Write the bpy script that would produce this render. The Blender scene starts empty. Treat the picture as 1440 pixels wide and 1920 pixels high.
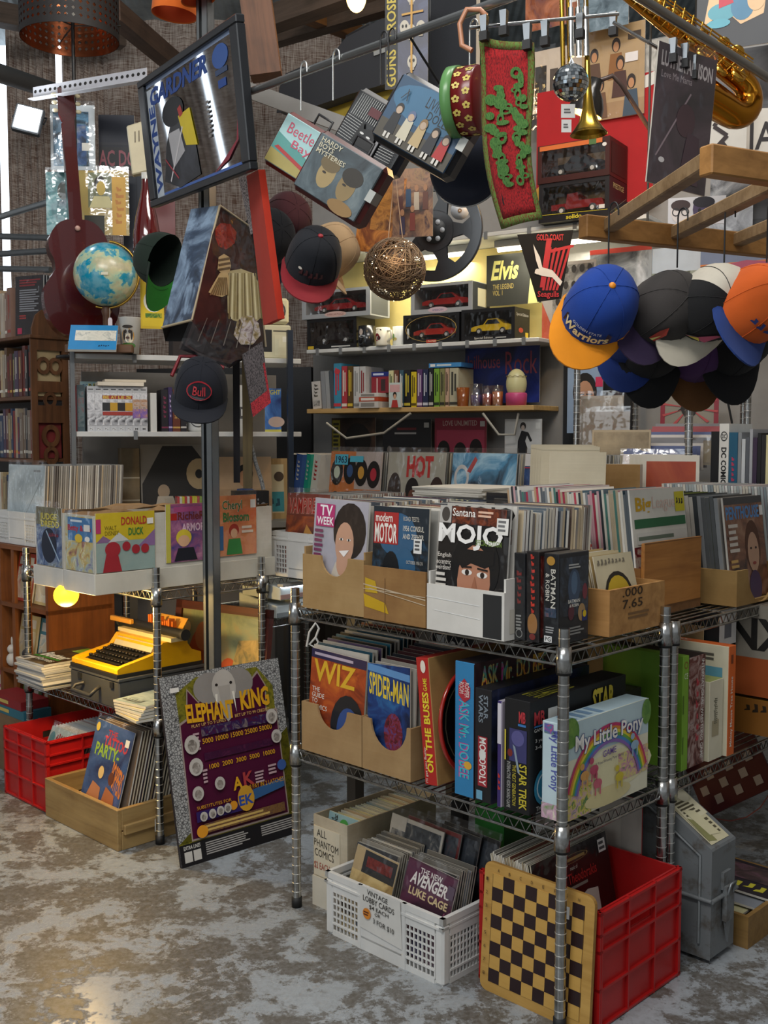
import bpy,bmesh,math,random
from mathutils import Vector,Matrix,Euler
random.seed(7)
S = bpy.context.scene; COL = S.collection
PI = math.pi; R = math.radians
# ---------------------------------------------------------------- camera, world, light
F = 2000.0; CX,CY,HZ,CAMZ = 720.0,960.0,820.0,1.32
PITCH = math.atan((CY - HZ) / F)
cam = bpy.data.cameras.new('camera'); camo = bpy.data.objects.new('camera',cam); COL.objects.link(camo)
cam.sensor_fit = 'HORIZONTAL'; cam.sensor_width = 36.0; cam.lens = F / 1440 * 36.0
cam.clip_start = 0.05; cam.clip_end = 60
camo.location = (0,0,CAMZ); camo.rotation_euler = (PI / 2 - PITCH,0,0)
S.camera = camo
S.view_settings.view_transform = 'Standard'; S.view_settings.look = 'None'
S.view_settings.gamma = 1.0; S.view_settings.use_curve_mapping = False
S.view_settings.exposure = 0.12
w = bpy.data.worlds.new('shop_daylight'); S.world = w; w.use_nodes = True
bg = w.node_tree.nodes['Background']; bg.inputs[0].default_value = (0.93,0.97,1.0,1); bg.inputs[1].default_value = 0.30

def area(name,loc,aim,sx,sy,power,col):
    l = bpy.data.lights.new(name,'AREA'); l.shape = 'RECTANGLE'; l.size = sx; l.size_y = sy; l.energy = power; l.color = col
    o = bpy.data.objects.new(name,l); COL.objects.link(o); o.location = loc
    o.rotation_euler = (Vector(aim) - Vector(loc)).to_track_quat('-Z','Y').to_euler(); return o
def point(name,loc,power,col,r=0.03):
    l = bpy.data.lights.new(name,'POINT'); l.energy = power; l.color = col; l.shadow_soft_size = r
    o = bpy.data.objects.new(name,l); COL.objects.link(o); o.location = loc; return o
def spot(name,loc,aim,power,col,ang,r=0.05,blend=.6):
    l = bpy.data.lights.new(name,'SPOT'); l.energy = power; l.color = col; l.spot_size = R(ang); l.spot_blend = blend; l.shadow_soft_size = r
    o = bpy.data.objects.new(name,l); COL.objects.link(o); o.location = loc
    o.rotation_euler = (Vector(aim) - Vector(loc)).to_track_quat('-Z','Y').to_euler(); return o
area('ceiling_fluorescent_light',(-0.7,0.6,3.5),(-0.1,3.2,0.6),2.2,0.5,62,(1.0,0.98,0.95))
area('ceiling_fluorescent_light_far',(0.6,2.6,4.0),(0.2,4.2,0.9),1.6,0.4,40,(1.0,0.96,0.9))
area('shop_front_daylight',(-2.8,-0.6,2.4),(0.0,3.4,0.7),2.2,2.2,26,(0.88,0.95,1.0))
spot('added_warm_floor_spot',(-1.9,2.1,2.5),(-0.93,2.62,0.0),45,(1.0,0.55,0.2),20,0.06,1.0)  # added warm spot for the floor glow; no lamp stands in this aisle

# ---------------------------------------------------------------- pixels to places (1440x1920 frame)
def ray(u,v):
    x = (u - CX) / F; y = (CY - v) / F
    return Vector((x,math.cos(PITCH) + y * math.sin(PITCH),-math.sin(PITCH) + y * math.cos(PITCH)))
CAM = Vector((0,0,CAMZ))
def at(u,v,d):
    r = ray(u,v); return CAM + r * (d / r.y)
def atz(u,v,z):
    r = ray(u,v); return CAM + r * ((z - CAMZ) / r.z)
class Fr:                                  # a turned ground frame
    def __init__(s,x,y,yaw):
        s.o = Vector((x,y)); s.yaw = R(yaw); s.ex = Vector((math.cos(s.yaw),math.sin(s.yaw))); s.ey = Vector((-math.sin(s.yaw),math.cos(s.yaw)))
    def W(s,x,y,z=0): p = s.o + s.ex * x + s.ey * y; return Vector((p.x,p.y,z))
    def L(s,P): d = Vector((P.x,P.y)) - s.o; return (d.dot(s.ex),d.dot(s.ey),P.z)
    def _h(s,u,v,e,k):
        r = ray(u,v); r2 = Vector((r.x,r.y)); t = (k + s.o.dot(e)) / r2.dot(e); return CAM + r * t
    def hx(s,u,v,x0): P = s._h(u,v,s.ex,x0); l = s.L(P); return l[1],l[2]
    def hy(s,u,v,y0): P = s._h(u,v,s.ey,y0); l = s.L(P); return l[0],l[2]
    def hz(s,u,v,z): return s.L(atz(u,v,z))[:2]
YAW = -44.5
A = Fr(-0.246,2.925,YAW)                 # front wire rack: left post is the origin
B = Fr(-0.729,3.39,YAW)                  # left wire rack: near post is the origin

# ---------------------------------------------------------------- materials
_mats = {}
def lin(h):
    h = h.lstrip('#'); c = [int(h[i:i + 2],16) / 255 for i in (0,2,4)]
    return tuple((x / 12.92 if x <= .04045 else ((x + .055) / 1.055) ** 2.4) for x in c) + (1,)
class NT:
    def __init__(s,name):
        s.m = bpy.data.materials.new(name); s.m.use_nodes = True; s.t = s.m.node_tree; s.n = s.t.nodes; s.k = s.t.links
        s.b = s.n['Principled BSDF']; s.tc = s.N('ShaderNodeTexCoord')
    def N(s,t,**kw):
        n = s.n.new(t)
        for k,v in kw.items(): setattr(n,k,v)
        return n
    def L(s,a,b): s.k.new(a,b)
    def noise(s,sc,det=3,rough=.55,vec=None,dist=0):
        n = s.N('ShaderNodeTexNoise'); n.inputs['Scale'].default_value = sc; n.inputs['Detail'].default_value = det; n.inputs['Roughness'].default_value = rough; n.inputs['Distortion'].default_value = dist
        s.L(vec or s.tc.outputs['Object'],n.inputs['Vector']); return n
    def mapping(s,scale,rot=(0,0,0)):
        m = s.N('ShaderNodeMapping'); m.inputs['Scale'].default_value = scale; m.inputs['Rotation'].default_value = rot; s.L(s.tc.outputs['Object'],m.inputs['Vector']); return m.outputs[0]
    def ramp(s,fac,stops,interp='LINEAR'):
        r = s.N('ShaderNodeValToRGB'); r.color_ramp.interpolation = interp; e = r.color_ramp.elements
        while len(e) < len(stops): e.new(.5)
        for el,(p,c) in zip(e,stops): el.position = p; el.color = c if not isinstance(c,str) else lin(c)
        s.L(fac,r.inputs[0]); return r.outputs[0]
    def mix(s,fac,a,b,mode='MIX'):
        n = s.N('ShaderNodeMix',data_type='RGBA',blend_type=mode)
        for sock,x in ((n.inputs[0],fac),(n.inputs[6],a),(n.inputs[7],b)):
            if isinstance(x,(int,float)): sock.default_value = x
            elif isinstance(x,tuple): sock.default_value = x
            else: s.L(x,sock)
        return n.outputs[2]
    def bump(s,h,st,dist=.002):
        b = s.N('ShaderNodeBump'); b.inputs['Strength'].default_value = st; b.inputs['Distance'].default_value = dist
        s.L(h,b.inputs['Height']); s.L(b.outputs[0],s.b.inputs['Normal'])
    def col(s,c):
        if isinstance(c,tuple): s.b.inputs['Base Color'].default_value = c
        else: s.L(c,s.b.inputs['Base Color'])
    def rough(s,r): s.b.inputs['Roughness'].default_value = r
def mat(spec):
    if spec in _mats: return _mats[spec]
    p = spec.split('|'); h = p[0]
    if h in SPECIAL: m = SPECIAL[h](p)
    elif h == 'pic':                       # busy printed picture out of three or more inks
        cols = [x for x in p[1:] if x[0] == '#']; sc = next((float(x[1:]) for x in p if x[0] == 's'),25.)
        t = NT('print_' + '_'.join(c[1:] for c in cols)); n = t.noise(sc,5,.6,dist=1.2)
        k = len(cols); st = [(0.30 + 0.42 * i / max(1,k - 1),c) for i,c in enumerate(cols)]
        t.col(t.ramp(n.outputs[0],st)); t.rough(.38); m = t.m
    elif h == 'wood':
        base,dark = p[1],p[2]; ax = p[3] if len(p) > 3 else 'x'
        t = NT('wood_' + base[1:] + ax); sc = {'x': (2.5,40,40),'y': (40,2.5,40),'z': (40,40,2.5)}[ax]
        n = t.noise(1,4,.6,t.mapping(sc),.6); n2 = t.noise(7,3)
        c = t.ramp(n.outputs[0],[(.3,dark),(.62,base)])
        t.col(t.mix(.35,c,t.ramp(n2.outputs[0],[(.35,dark),(.6,base)]))); t.rough(.55); t.bump(n.outputs[0],.25); m = t.m
    elif h == 'rust':
        t = NT('worn_' + p[1][1:]); n = t.noise(14,6,.65); t.col(t.ramp(n.outputs[0],[(.36,p[2]),(.48,p[1])])); t.rough(.5); m = t.m
    else:
        t = NT('plain_' + spec.replace('#','').replace('|','_')); c = lin(h)
        oi = t.N('ShaderNodeObjectInfo'); n = t.noise(9,4,.6)
        f = t.ramp(n.outputs[0],[(.3,(.86,.86,.86,1)),(.65,(1,1,1,1))])
        t.col(t.mix(1.0,c,f,'MULTIPLY')); t.rough(.5)
        for o in p[1:]:
            if o[0] == 'r': t.rough(float(o[1:]))
            elif o[0] == 'm': t.b.inputs['Metallic'].default_value = float(o[1:])
            elif o[0] == 'e': t.b.inputs['Emission Color'].default_value = c; t.b.inputs['Emission Strength'].default_value = float(o[1:])
            elif o[0] == 'c': t.b.inputs['Coat Weight'].default_value = float(o[1:])
            elif o[0] == 'f': t.rough(.95); t.b.inputs['Sheen Weight'].default_value = .04; n3 = t.noise(900,2); t.bump(n3.outputs[0],.4,.001)
        m = t.m
    _mats[spec] = m; return m
def _chrome(p):
    t = NT('chrome'); n = t.noise(30,4); t.col(t.ramp(n.outputs[0],[(.3,'#8d8c88'),(.7,'#cfd0cf')])); t.b.inputs['Metallic'].default_value = 1; t.rough(.24); return t.m
def _card(p):
    b,d = (p[1],p[2]) if len(p) > 2 else ('#a37c55','#8a6644')
    t = NT('cardboard_' + b[1:]); n = t.noise(6,5,.6); n2 = t.noise(1,3,.5,t.mapping((3,3,160)))
    c = t.ramp(n.outputs[0],[(.32,d),(.6,b)]); t.col(t.mix(.12,c,n2.outputs[0],'MULTIPLY')); t.rough(.8); t.bump(n2.outputs[0],.2,.001); return t.m
def _concrete(p):
    t = NT('painted_concrete'); n = t.noise(5.5,14,.80,dist=.15); n2 = t.noise(60,6,.75); n3 = t.noise(1.3,5)
    mask = t.ramp(n.outputs[0],[(.485,(0,0,0,1)),(.525,(1,1,1,1))])
    m2 = t.ramp(n2.outputs[0],[(.44,(0,0,0,1)),(.6,(1,1,1,1))])
    bare = t.mix(n2.outputs[0],lin('#3d3a36'),lin('#6f6a62')); paint = t.mix(n2.outputs[0],lin('#80868b'),lin('#b0b6bb'))
    c = t.mix(mask,bare,paint); c = t.mix(t.mix(.5,m2,(0,0,0,1)),c,t.mix(n3.outputs[0],lin('#55534f'),lin('#94989b')))
    t.col(c); t.L(t.ramp(n.outputs[0],[(.45,(.42,.42,.42,1)),(.55,(.26,.26,.26,1))]),t.b.inputs['Roughness']); t.bump(mask,.25,.001); return t.m
def _sleeve(p):                            # clear plastic bag: mostly see-through with a crinkled gloss
    m = bpy.data.materials.new('clear_plastic'); m.use_nodes = True; n = m.node_tree.nodes; k = m.node_tree.links
    out = n['Material Output']; n.remove(n['Principled BSDF'])
    tr = n.new('ShaderNodeBsdfTransparent'); gl = n.new('ShaderNodeBsdfGlossy'); gl.inputs['Roughness'].default_value = .12
    no = n.new('ShaderNodeTexNoise'); no.inputs['Scale'].default_value = 14; tc = n.new('ShaderNodeTexCoord'); k.new(tc.outputs['Object'],no.inputs['Vector'])
    bu = n.new('ShaderNodeBump'); bu.inputs['Strength'].default_value = .5; bu.inputs['Distance'].default_value = .02; k.new(no.outputs[0],bu.inputs['Height']); k.new(bu.outputs[0],gl.inputs['Normal'])
    mx = n.new('ShaderNodeMixShader'); mx.inputs[0].default_value = float(p[1]) if len(p) > 1 else .10
    k.new(tr.outputs[0],mx.inputs[1]); k.new(gl.outputs[0],mx.inputs[2]); k.new(mx.outputs[0],out.inputs['Surface']); return m
def _hessian(p):
    t = NT('hessian'); a = t.noise(1,3,.6,t.mapping((160,160,9))); b = t.noise(1,3,.6,t.mapping((9,9,160))); n = t.noise(1.5,4)
    c = t.mix(.5,a.outputs[0],b.outputs[0]); t.col(t.mix(n.outputs[0],t.ramp(c,[(.38,'#5c4c45'),(.62,'#cfc6bd')]),t.ramp(c,[(.4,'#74503c'),(.6,'#bcaea2')]))); t.rough(.95); return t.m
def _knit(p):
    t = NT('knit_' + p[1][1:]); n = t.noise(1,3,.6,t.mapping((500,500,160))); t.col(t.ramp(n.outputs[0],[(.38,p[2]),(.56,p[1])])); t.rough(.95); t.bump(n.outputs[0],.6,.002); return t.m
def _denim(p): return _knit(p)
def _globe(p):
    t = NT('globe_map'); n = t.noise(9.5,6,.55,dist=.3); n2 = t.noise(30,4)
    c = t.ramp(n.outputs[0],[(.50,'#0f8fae'),(.515,'#a9c7a2'),(.58,'#c9bd8c'),(.66,'#d8c9a0')]); t.col(t.mix(.2,c,t.ramp(n2.outputs[0],[(.4,'#0d7f9d'),(.6,'#cfe0cf')]))); t.rough(.25); return t.m
def _skylight(p):
    t = NT('corrugated'); wv = t.N('ShaderNodeTexWave'); wv.inputs['Scale'].default_value = 6; t.L(t.tc.outputs['Object'],wv.inputs['Vector']); n = t.noise(3,5)
    t.col(t.ramp(n.outputs[0],[(.35,p[1]),(.65,p[2])])); t.rough(.6); t.bump(wv.outputs[1],.4,.02); return t.m
def _crackle(p):                            # elephant-hide like texture
    t = NT('crackle_print'); v = t.N('ShaderNodeTexVoronoi'); v.feature = 'DISTANCE_TO_EDGE'; v.inputs['Scale'].default_value = float(p[3]) if len(p) > 3 else 60; t.L(t.tc.outputs['Object'],v.inputs['Vector'])
    t.col(t.ramp(v.outputs[0],[(.02,p[1]),(.16,p[2])])); t.rough(.35); return t.m
def _perf(p):                               # punched shade metal
    t = NT('punched_shade'); t.col(lin(p[1])); t.rough(.5); return t.m
def _mirror(p):
    t = NT('mirror_glass'); n = t.noise(3,3); t.col(t.ramp(n.outputs[0],[(.3,'#b4b8bc'),(.7,'#c6cacd')])); t.b.inputs['Metallic'].default_value = 1; t.rough(.03); return t.m
SPECIAL = {'mirror': _mirror,'chrome': _chrome,'card': _card,'concrete': _concrete,'sleeve': _sleeve,'hessian': _hessian,'knit': _knit,'globe': _globe,'corr': _skylight,'crackle': _crackle,'perf': _perf}
MDF = 'card|#a98a5c|#967648'
PINE = 'wood|#b98a52|#8f6334|x'
PINEY = 'wood|#b98a52|#8f6334|y'
PINEZ = 'wood|#b98a52|#8f6334|z'
SL = 'sleeve'

# ---------------------------------------------------------------- mesh building
_tc = {}
def text_shape(s,bold):
    if s in DIM: return dim_shape(s)
    k = (s,bold)
    if k not in _tc:
        cu = bpy.data.curves.new('t','FONT'); cu.body = s; cu.resolution_u = 2; cu.offset = bold; cu.space_line = .85
        o = bpy.data.objects.new('t',cu); me = bpy.data.meshes.new_from_object(o)
        vs = [(v.co.x,v.co.y) for v in me.vertices]; fs = [tuple(p.vertices) for p in me.polygons]
        if not vs: vs = [(0,0),(1,0),(0,1)]; fs = []
        x0 = min(v[0] for v in vs); x1 = max(v[0] for v in vs); y0 = min(v[1] for v in vs); y1 = max(v[1] for v in vs)
        _tc[k] = ([((x - x0) / max(1e-6,x1 - x0),(y - y0) / max(1e-6,y1 - y0)) for x,y in vs],fs)
        bpy.data.objects.remove(o); bpy.data.curves.remove(cu); bpy.data.meshes.remove(me)
    return _tc[k]
def ring(n,a0=0.0): return [(math.cos(a0 + 2 * PI * i / n),math.sin(a0 + 2 * PI * i / n)) for i in range(n)]
DIM = {'STORY','MAGIC','ROCK','MARKET','CLUB','NIGHT','SCOOP','CAMPFIRE','RECORDS','ATLAS','ESTATE','BINGO','KRAKEN','BORN TO ROAM','NOW\nON SALE','MIAMI','NEW','RELEASED','BADGER','Cilla','EVIL DEAD','Playing cards','CRISIS','RAG','VIA','BAPUKA','NAVAJO'}
def dim_shape(s):                            # lettering too blurred to read: a row of broken strokes instead of letters
    rr = random.Random(len(s) * 7 + ord(s[0])); vs = []; fs = []; n = max(3,len(s)); x = 0.0
    for i in range(n):
        w_ = .75 / n; x = i / n; y0 = rr.uniform(0,.25); y1 = rr.uniform(.7,1); b = len(vs); k = rr.uniform(.35,.6)
        vs += [(x,y0),(x + w_,y0 + .1),(x + w_ * .9,y1),(x + w_ * .3,y1),(x + w_ * .45,k),(x + w_ * .1,k * .8)]; fs.append(tuple(range(b,b + 6)))
    return vs,fs
class MB:
    def __init__(s): s.v = []; s.f = []; s.mi = []; s.sm = []; s.mats = []
    def m(s,spec):
        if spec not in s.mats: s.mats.append(spec)
        return s.mats.index(spec)
    def add(s,vs,fs,spec,smooth=False,M=None):
        b = len(s.v); k = s.m(spec)
        s.v += [tuple(M @ Vector(v)) if M is not None else tuple(v) for v in vs]
        for f in fs: s.f.append(tuple(b + i for i in f)); s.mi.append(k); s.sm.append(smooth)
        return s
    def box(s,x0,y0,z0,x1,y1,z1,spec,M=None,fm=None):
        vs = [(x,y,z) for z in (z0,z1) for y in (y0,y1) for x in (x0,x1)]
        fs = {'b': (0,2,3,1),'t': (4,5,7,6),'f': (0,1,5,4),'k': (2,6,7,3),'l': (0,4,6,2),'r': (1,3,7,5)}
        if not fm: return s.add(vs,list(fs.values()),spec,False,M)
        b = len(s.v); s.v += [tuple(M @ Vector(v)) if M is not None else v for v in vs]
        for k,f in fs.items(): s.f.append(tuple(b + i for i in f)); s.mi.append(s.m(fm.get(k,spec))); s.sm.append(False)
        return s
    def hexa(s,pts,spec):                 # 8 points: bottom 4 (ccw from above) then top 4
        return s.add(pts,[(3,2,1,0),(4,5,6,7),(0,1,5,4),(1,2,6,5),(2,3,7,6),(3,0,4,7)],spec)
    def cyl(s,p0,p1,r0,spec,n=10,r1=None,caps=True,smooth=True):
        p0 = Vector(p0); p1 = Vector(p1); r1 = r0 if r1 is None else r1
        q = (p1 - p0).to_track_quat('Z','Y').to_matrix()
        vs = [p0 + q @ Vector((c * r0,d * r0,0)) for c,d in ring(n)] + [p1 + q @ Vector((c * r1,d * r1,0)) for c,d in ring(n)]
        s.add(vs,[(i,(i + 1) % n,n + (i + 1) % n,n + i) for i in range(n)],spec,smooth)
        if caps: s.add(vs[:n],[tuple(range(n - 1,-1,-1))],spec); s.add(vs[n:],[tuple(range(n))],spec)
        return s
    def tube(s,pts,r,spec,n=6,closed=False,caps=True):
        pts = [Vector(p) for p in pts]; N = len(pts); rs = r if isinstance(r,(list,tuple)) else [r] * N
        vs = []; up = None
        for i,p in enumerate(pts):
            a = pts[(i - 1) % N] if (i or closed) else p; b = pts[(i + 1) % N] if (i < N - 1 or closed) else p
            t = (b - a).normalized() if (b - a).length > 1e-9 else Vector((0,0,1))
            if up is None: up = t.orthogonal().normalized()
            up = (up - t * up.dot(t)); up = up.normalized() if up.length > 1e-6 else t.orthogonal().normalized()
            w = t.cross(up); vs += [p + (up * c + w * d) * rs[i] for c,d in ring(n)]
        M = N if closed else N - 1
        fs = [(i * n + j,i * n + (j + 1) % n,((i + 1) % N) * n + (j + 1) % n,((i + 1) % N) * n + j) for i in range(M) for j in range(n)]
        s.add(vs,fs,spec,True)
        if caps and not closed: s.add(vs[:n],[tuple(range(n - 1,-1,-1))],spec); s.add(vs[-n:],[tuple(range(n))],spec)
        return s
    def lathe(s,prof,spec,n=20,M=None,smooth=True,a0=0.0,arc=2 * PI):
        full = abs(arc - 2 * PI) < 1e-6; k = n if full else n + 1
        vs = [(r * math.cos(a0 + arc * i / n),r * math.sin(a0 + arc * i / n),z) for r,z in prof for i in range(k)]
        fs = [(j * k + i,j * k + (i + 1) % k,(j + 1) * k + (i + 1) % k,(j + 1) * k + i) for j in range(len(prof) - 1) for i in range(n)]
        return s.add(vs,fs,spec,smooth,M)
    def ball(s,c,r,spec,nu=16,nv=10,sc=(1,1,1),M=None):
        prof = [(max(1e-5,math.sin(PI * i / nv)) * 1.0,-math.cos(PI * i / nv)) for i in range(nv + 1)]
        T = Matrix.Translation(c) @ Matrix.Diagonal((r * sc[0],r * sc[1],r * sc[2],1))
        return s.lathe(prof,spec,nu,(M @ T) if M is not None else T)
    def poly(s,pts,spec,M=None): return s.add(pts,[tuple(range(len(pts)))],spec,False,M)
    def prism(s,out,y0,y1,spec,M=None,side=None,smooth=False):   # outline in x,z, extruded along y
        n = len(out); a = [(x,y0,z) for x,z in out]; b = [(x,y1,z) for x,z in out]
        s.add(a,[tuple(range(n))],spec,False,M); s.add(b,[tuple(range(n - 1,-1,-1))],spec,False,M)
        s.add(a + b,[(i,n + i,n + (i + 1) % n,(i + 1) % n) for i in range(n)],side or spec,smooth,M); return s
    def draw(s,O,U,V,items,eps=0.0005):   # flat print on a face; coordinates are fractions of U and V
        O = Vector(O); U = Vector(U); V = Vector(V); N = U.cross(V).normalized(); e = eps
        for it in items:
            k = it[0]; e += 0.00022
            P = lambda x,y: O + U * x + V * y + N * e
            if k == 'r': _,x0,y0,x1,y1,c = it; s.poly([P(x0,y0),P(x1,y0),P(x1,y1),P(x0,y1)],c)
            elif k == 'e': _,x,y,rx,ry,c = it[:6]; s.poly([P(x + rx * a,y + ry * b) for a,b in ring(18)],c)
            elif k == 'o':                   # ring
                _,x,y,rx,ry,th,c = it; q = ring(20); vs = [P(x + rx * a,y + ry * b) for a,b in q] + [P(x + rx * (1 - th) * a,y + ry * (1 - th) * b) for a,b in q]
                s.add(vs,[(i,(i + 1) % 20,20 + (i + 1) % 20,20 + i) for i in range(20)],c)
            elif k == 'p': s.poly([P(x,y) for x,y in it[1]],it[2])
            elif k == 'l':                   # thick line
                _,x0,y0,x1,y1,wd,c = it; a = U * (x1 - x0) + V * (y1 - y0); n = N.cross(a).normalized() * wd / 2
                s.poly([P(x0,y0) - n,P(x1,y1) - n,P(x1,y1) + n,P(x0,y0) + n],c)
            elif k == 't':                   # text stretched into a box: t, string, x0,y0,x1,y1, colour, [bold, shear, rise]
                _,t,x0,y0,x1,y1,c = it[:7]; bold = it[7] if len(it) > 7 else .015; sh = it[8] if len(it) > 8 else 0; rise = it[9] if len(it) > 9 else 0
                vs,fs = text_shape(t,bold)
                s.add([P(x0 + (x1 - x0) * a + sh * b,y0 + (y1 - y0) * b + rise * a) for a,b in vs],fs,c)
            elif k == 'v':                   # text running downwards (spine)
                _,t,x0,y0,x1,y1,c = it[:7]; bold = it[7] if len(it) > 7 else .015
                vs,fs = text_shape(t,bold); s.add([P(x0 + (x1 - x0) * b,y1 - (y1 - y0) * a) for a,b in vs],fs,c)
            elif k == 'V':                   # text running upwards
                _,t,x0,y0,x1,y1,c = it[:7]; bold = it[7] if len(it) > 7 else .015
                vs,fs = text_shape(t,bold); s.add([P(x1 - (x1 - x0) * b,y0 + (y1 - y0) * a) for a,b in vs],fs,c)
            elif k == 'g':                   # small paragraph of rules standing for unreadable lines
                _,x0,y0,x1,y1,n,c = it; rr = random.Random(int(x0 * 999) + n)
                for i in range(n):
                    yy = y1 - (y1 - y0) * (i + .5) / n; h = (y1 - y0) / n * .28; xe = x0 + (x1 - x0) * rr.uniform(.7,1)
                    s.poly([P(x0,yy - h),P(xe,yy - h),P(xe,yy + h),P(x0,yy + h)],c)
        return s
    def build(s,name,parent=None,loc=None,yaw=None,rot=None,label=None,cat=None,group=None,kind=None,bevel=0,M=None):
        me = bpy.data.meshes.new(name); me.from_pydata(s.v,[],s.f)
        for sp in s.mats: me.materials.append(mat(sp))
        me.polygons.foreach_set('material_index',s.mi); me.polygons.foreach_set('use_smooth',s.sm); me.update()
        o = bpy.data.objects.new(name,me); COL.objects.link(o); o.parent = parent
        place(o,loc,yaw,rot,M); tag(o,label,cat,group,kind)
        if bevel: b = o.modifiers.new('bevel','BEVEL'); b.width = bevel; b.segments = 1; b.limit_method = 'ANGLE'
        return o
def place(o,loc=None,yaw=None,rot=None,M=None):
    if M is not None: o.matrix_basis = M; return
    if loc is not None: o.location = loc
    if rot is not None: o.rotation_euler = rot
    elif yaw is not None: o.rotation_euler = (0,0,yaw)
def tag(o,label=None,cat=None,group=None,kind=None):
    for k,v in (('label',label),('category',cat),('group',group),('kind',kind)):
        if v: o[k] = v
def thing(name,label,cat,loc=(0,0,0),yaw=None,group=None,rot=None,M=None,kind=None):
    o = bpy.data.objects.new(name,None); COL.objects.link(o); o.empty_display_size = .05
    place(o,loc,yaw,rot,M); tag(o,label,cat,group,kind); return o
def copy_tree(o,parent=None,**kw):
    c = o.copy(); COL.objects.link(c); c.parent = parent
    for ch in list(o.children): copy_tree(ch,c)
    return c
def pose(P,ex,ez):                         # matrix from a point, a width direction and an (approximate) up direction
    ex = Vector(ex).normalized(); ez = Vector(ez); ez = (ez - ex * ez.dot(ex)).normalized(); ey = ez.cross(ex)
    return Matrix(((ex.x,ey.x,ez.x,P[0]),(ex.y,ey.y,ez.y,P[1]),(ex.z,ey.z,ez.z,P[2]),(0,0,0,1)))
def quad(px,size,by='w'):
    """four photo corners TL,TR,BR,BL of a flat rectangle + its real width (or height): returns matrix (origin bottom-left, x right, z up, -y to viewer), w, h"""
    d = [ray(*p) for p in px]
    Mx = Matrix(((d[1].x,-d[2].x,d[3].x),(d[1].y,-d[2].y,d[3].y),(d[1].z,-d[2].z,d[3].z)))
    k = Mx.inverted() @ d[0]                 # d0*1 = k1 d1 - k2 d2 + k3 d3
    P = [d[0],d[1] * k[0],d[2] * k[1],d[3] * k[2]]
    ww = ((P[1] - P[0]).length + (P[2] - P[3]).length) / 2; hh = ((P[0] - P[3]).length + (P[1] - P[2]).length) / 2
    f = size / (ww if by == 'w' else hh)
    P = [CAM + p * f for p in P]
    return pose(P[3],P[2] - P[3],P[0] - P[3]),ww * f,hh * f
def lean_m(fr,x,y,z,lean=0.0,dyaw=0.0,roll=0.0):   # upright sheet in a frame; lean>0 tips the top away from the viewer
    return Matrix.Translation(fr.W(x,y,z)) @ Matrix.Rotation(fr.yaw + dyaw,4,'Z') @ Matrix.Rotation(roll,4,'Y') @ Matrix.Rotation(-lean,4,'X')
_sheet = {}
def sheet(name,w,h,t,M,front,edge='#d8d3c6',items=None,label=None,cat=None,group=None,sleeve=False,back=None,right=None):
    """a thin upright thing (magazine, record sleeve, book): x 0..w, z 0..h, front face at y=0"""
    key = (name,round(w,4),round(h,4),round(t,4),front,edge,back,right)
    if items is None and not sleeve and key in _sheet:
        o = bpy.data.objects.new(name,_sheet[key]); COL.objects.link(o); o.matrix_basis = M; tag(o,label,cat,group); return o
    b = MB(); b.box(0,0,0,w,t,h,edge,fm={'f': front,'k': back or front,'r': right or edge})
    o = b.build(name,M=M,label=label,cat=cat,group=group)
    if items is None and not sleeve: _sheet[key] = o.data
    if items: MB().draw((0,0,0),(w,0,0),(0,0,h),items).build('cover_print',o)
    if sleeve:
        p = MB(); g = .0012; p.poly([(-g,-g,-g),(w + g,-g,-g),(w + g,-g,h + .02),(-g,-g,h + .02)],SL); p.poly([(w + g,t + g,-g),(-g,t + g,-g),(-g,t + g,h + .02),(w + g,t + g,h + .02)],SL)
        p.poly([(-g,-g,h + .02),(w + g,-g,h + .02),(w + g,t + g,h + .02),(-g,t + g,h + .02)],SL); p.poly([(w + g,-g,-g),(w + g,t + g,-g),(w + g,t + g,h + .02),(w + g,-g,h + .02)],SL)
        p.build('plastic_sleeve',o,label='clear plastic sleeve')
    return o
def block(name,w,d,h,M,mats,prints=None,label=None,cat=None,group=None,bevel=0,print_name='printed_panel'):
    """a closed box: x 0..w, y 0..d, z 0..h; mats: default + f,r,t ; prints: face -> items"""
    b = MB(); b.box(0,0,0,w,d,h,mats.get('*','#888888'),fm=mats)
    o = b.build(name,M=M,label=label,cat=cat,group=group,bevel=bevel)
    for f,it in (prints or {}).items():
        q = MB()
        if f == 'f': q.draw((0,0,0),(w,0,0),(0,0,h),it)
        elif f == 'r': q.draw((w,0,0),(0,d,0),(0,0,h),it)
        elif f == 't': q.draw((0,0,h),(w,0,0),(0,d,0),it)
        elif f == 'l': q.draw((0,d,0),(0,-d,0),(0,0,h),it)
        q.build(print_name,o)
    return o
# ================================================================ the place
def struct(name,b,**kw): return b.build(name,kind='structure',**kw)
struct('floor',MB().poly([(-7,-4,0),(7,-4,0),(7,10,0),(-7,10,0)],'concrete'))
WY = R(-33.0)
WB = Fr(*at(575,767,5.3).xy,-33.0)              # front edge of the wall shelves, left end; wall is .27 behind it
b = MB(); b.box(-.16,.27,0,4.4,.33,3.0,'#8f8d8a'); struct('wall_back',b,loc=(*WB.o,0),yaw=WY)
struct('wall_right',MB().box(0,0,0,.06,5,4.4,'#7d756c'),loc=(2.55,1.6,0),yaw=R(8))
b = MB(); b.box(-6,7.9,0,6,8.0,5.6,'corr|#3a3532|#6b645d'); struct('wall_far',b)
struct('wall_left',MB().box(-4.6,1.5,0,-4.5,8,5.6,'corr|#3a3532|#6b645d'))
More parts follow.
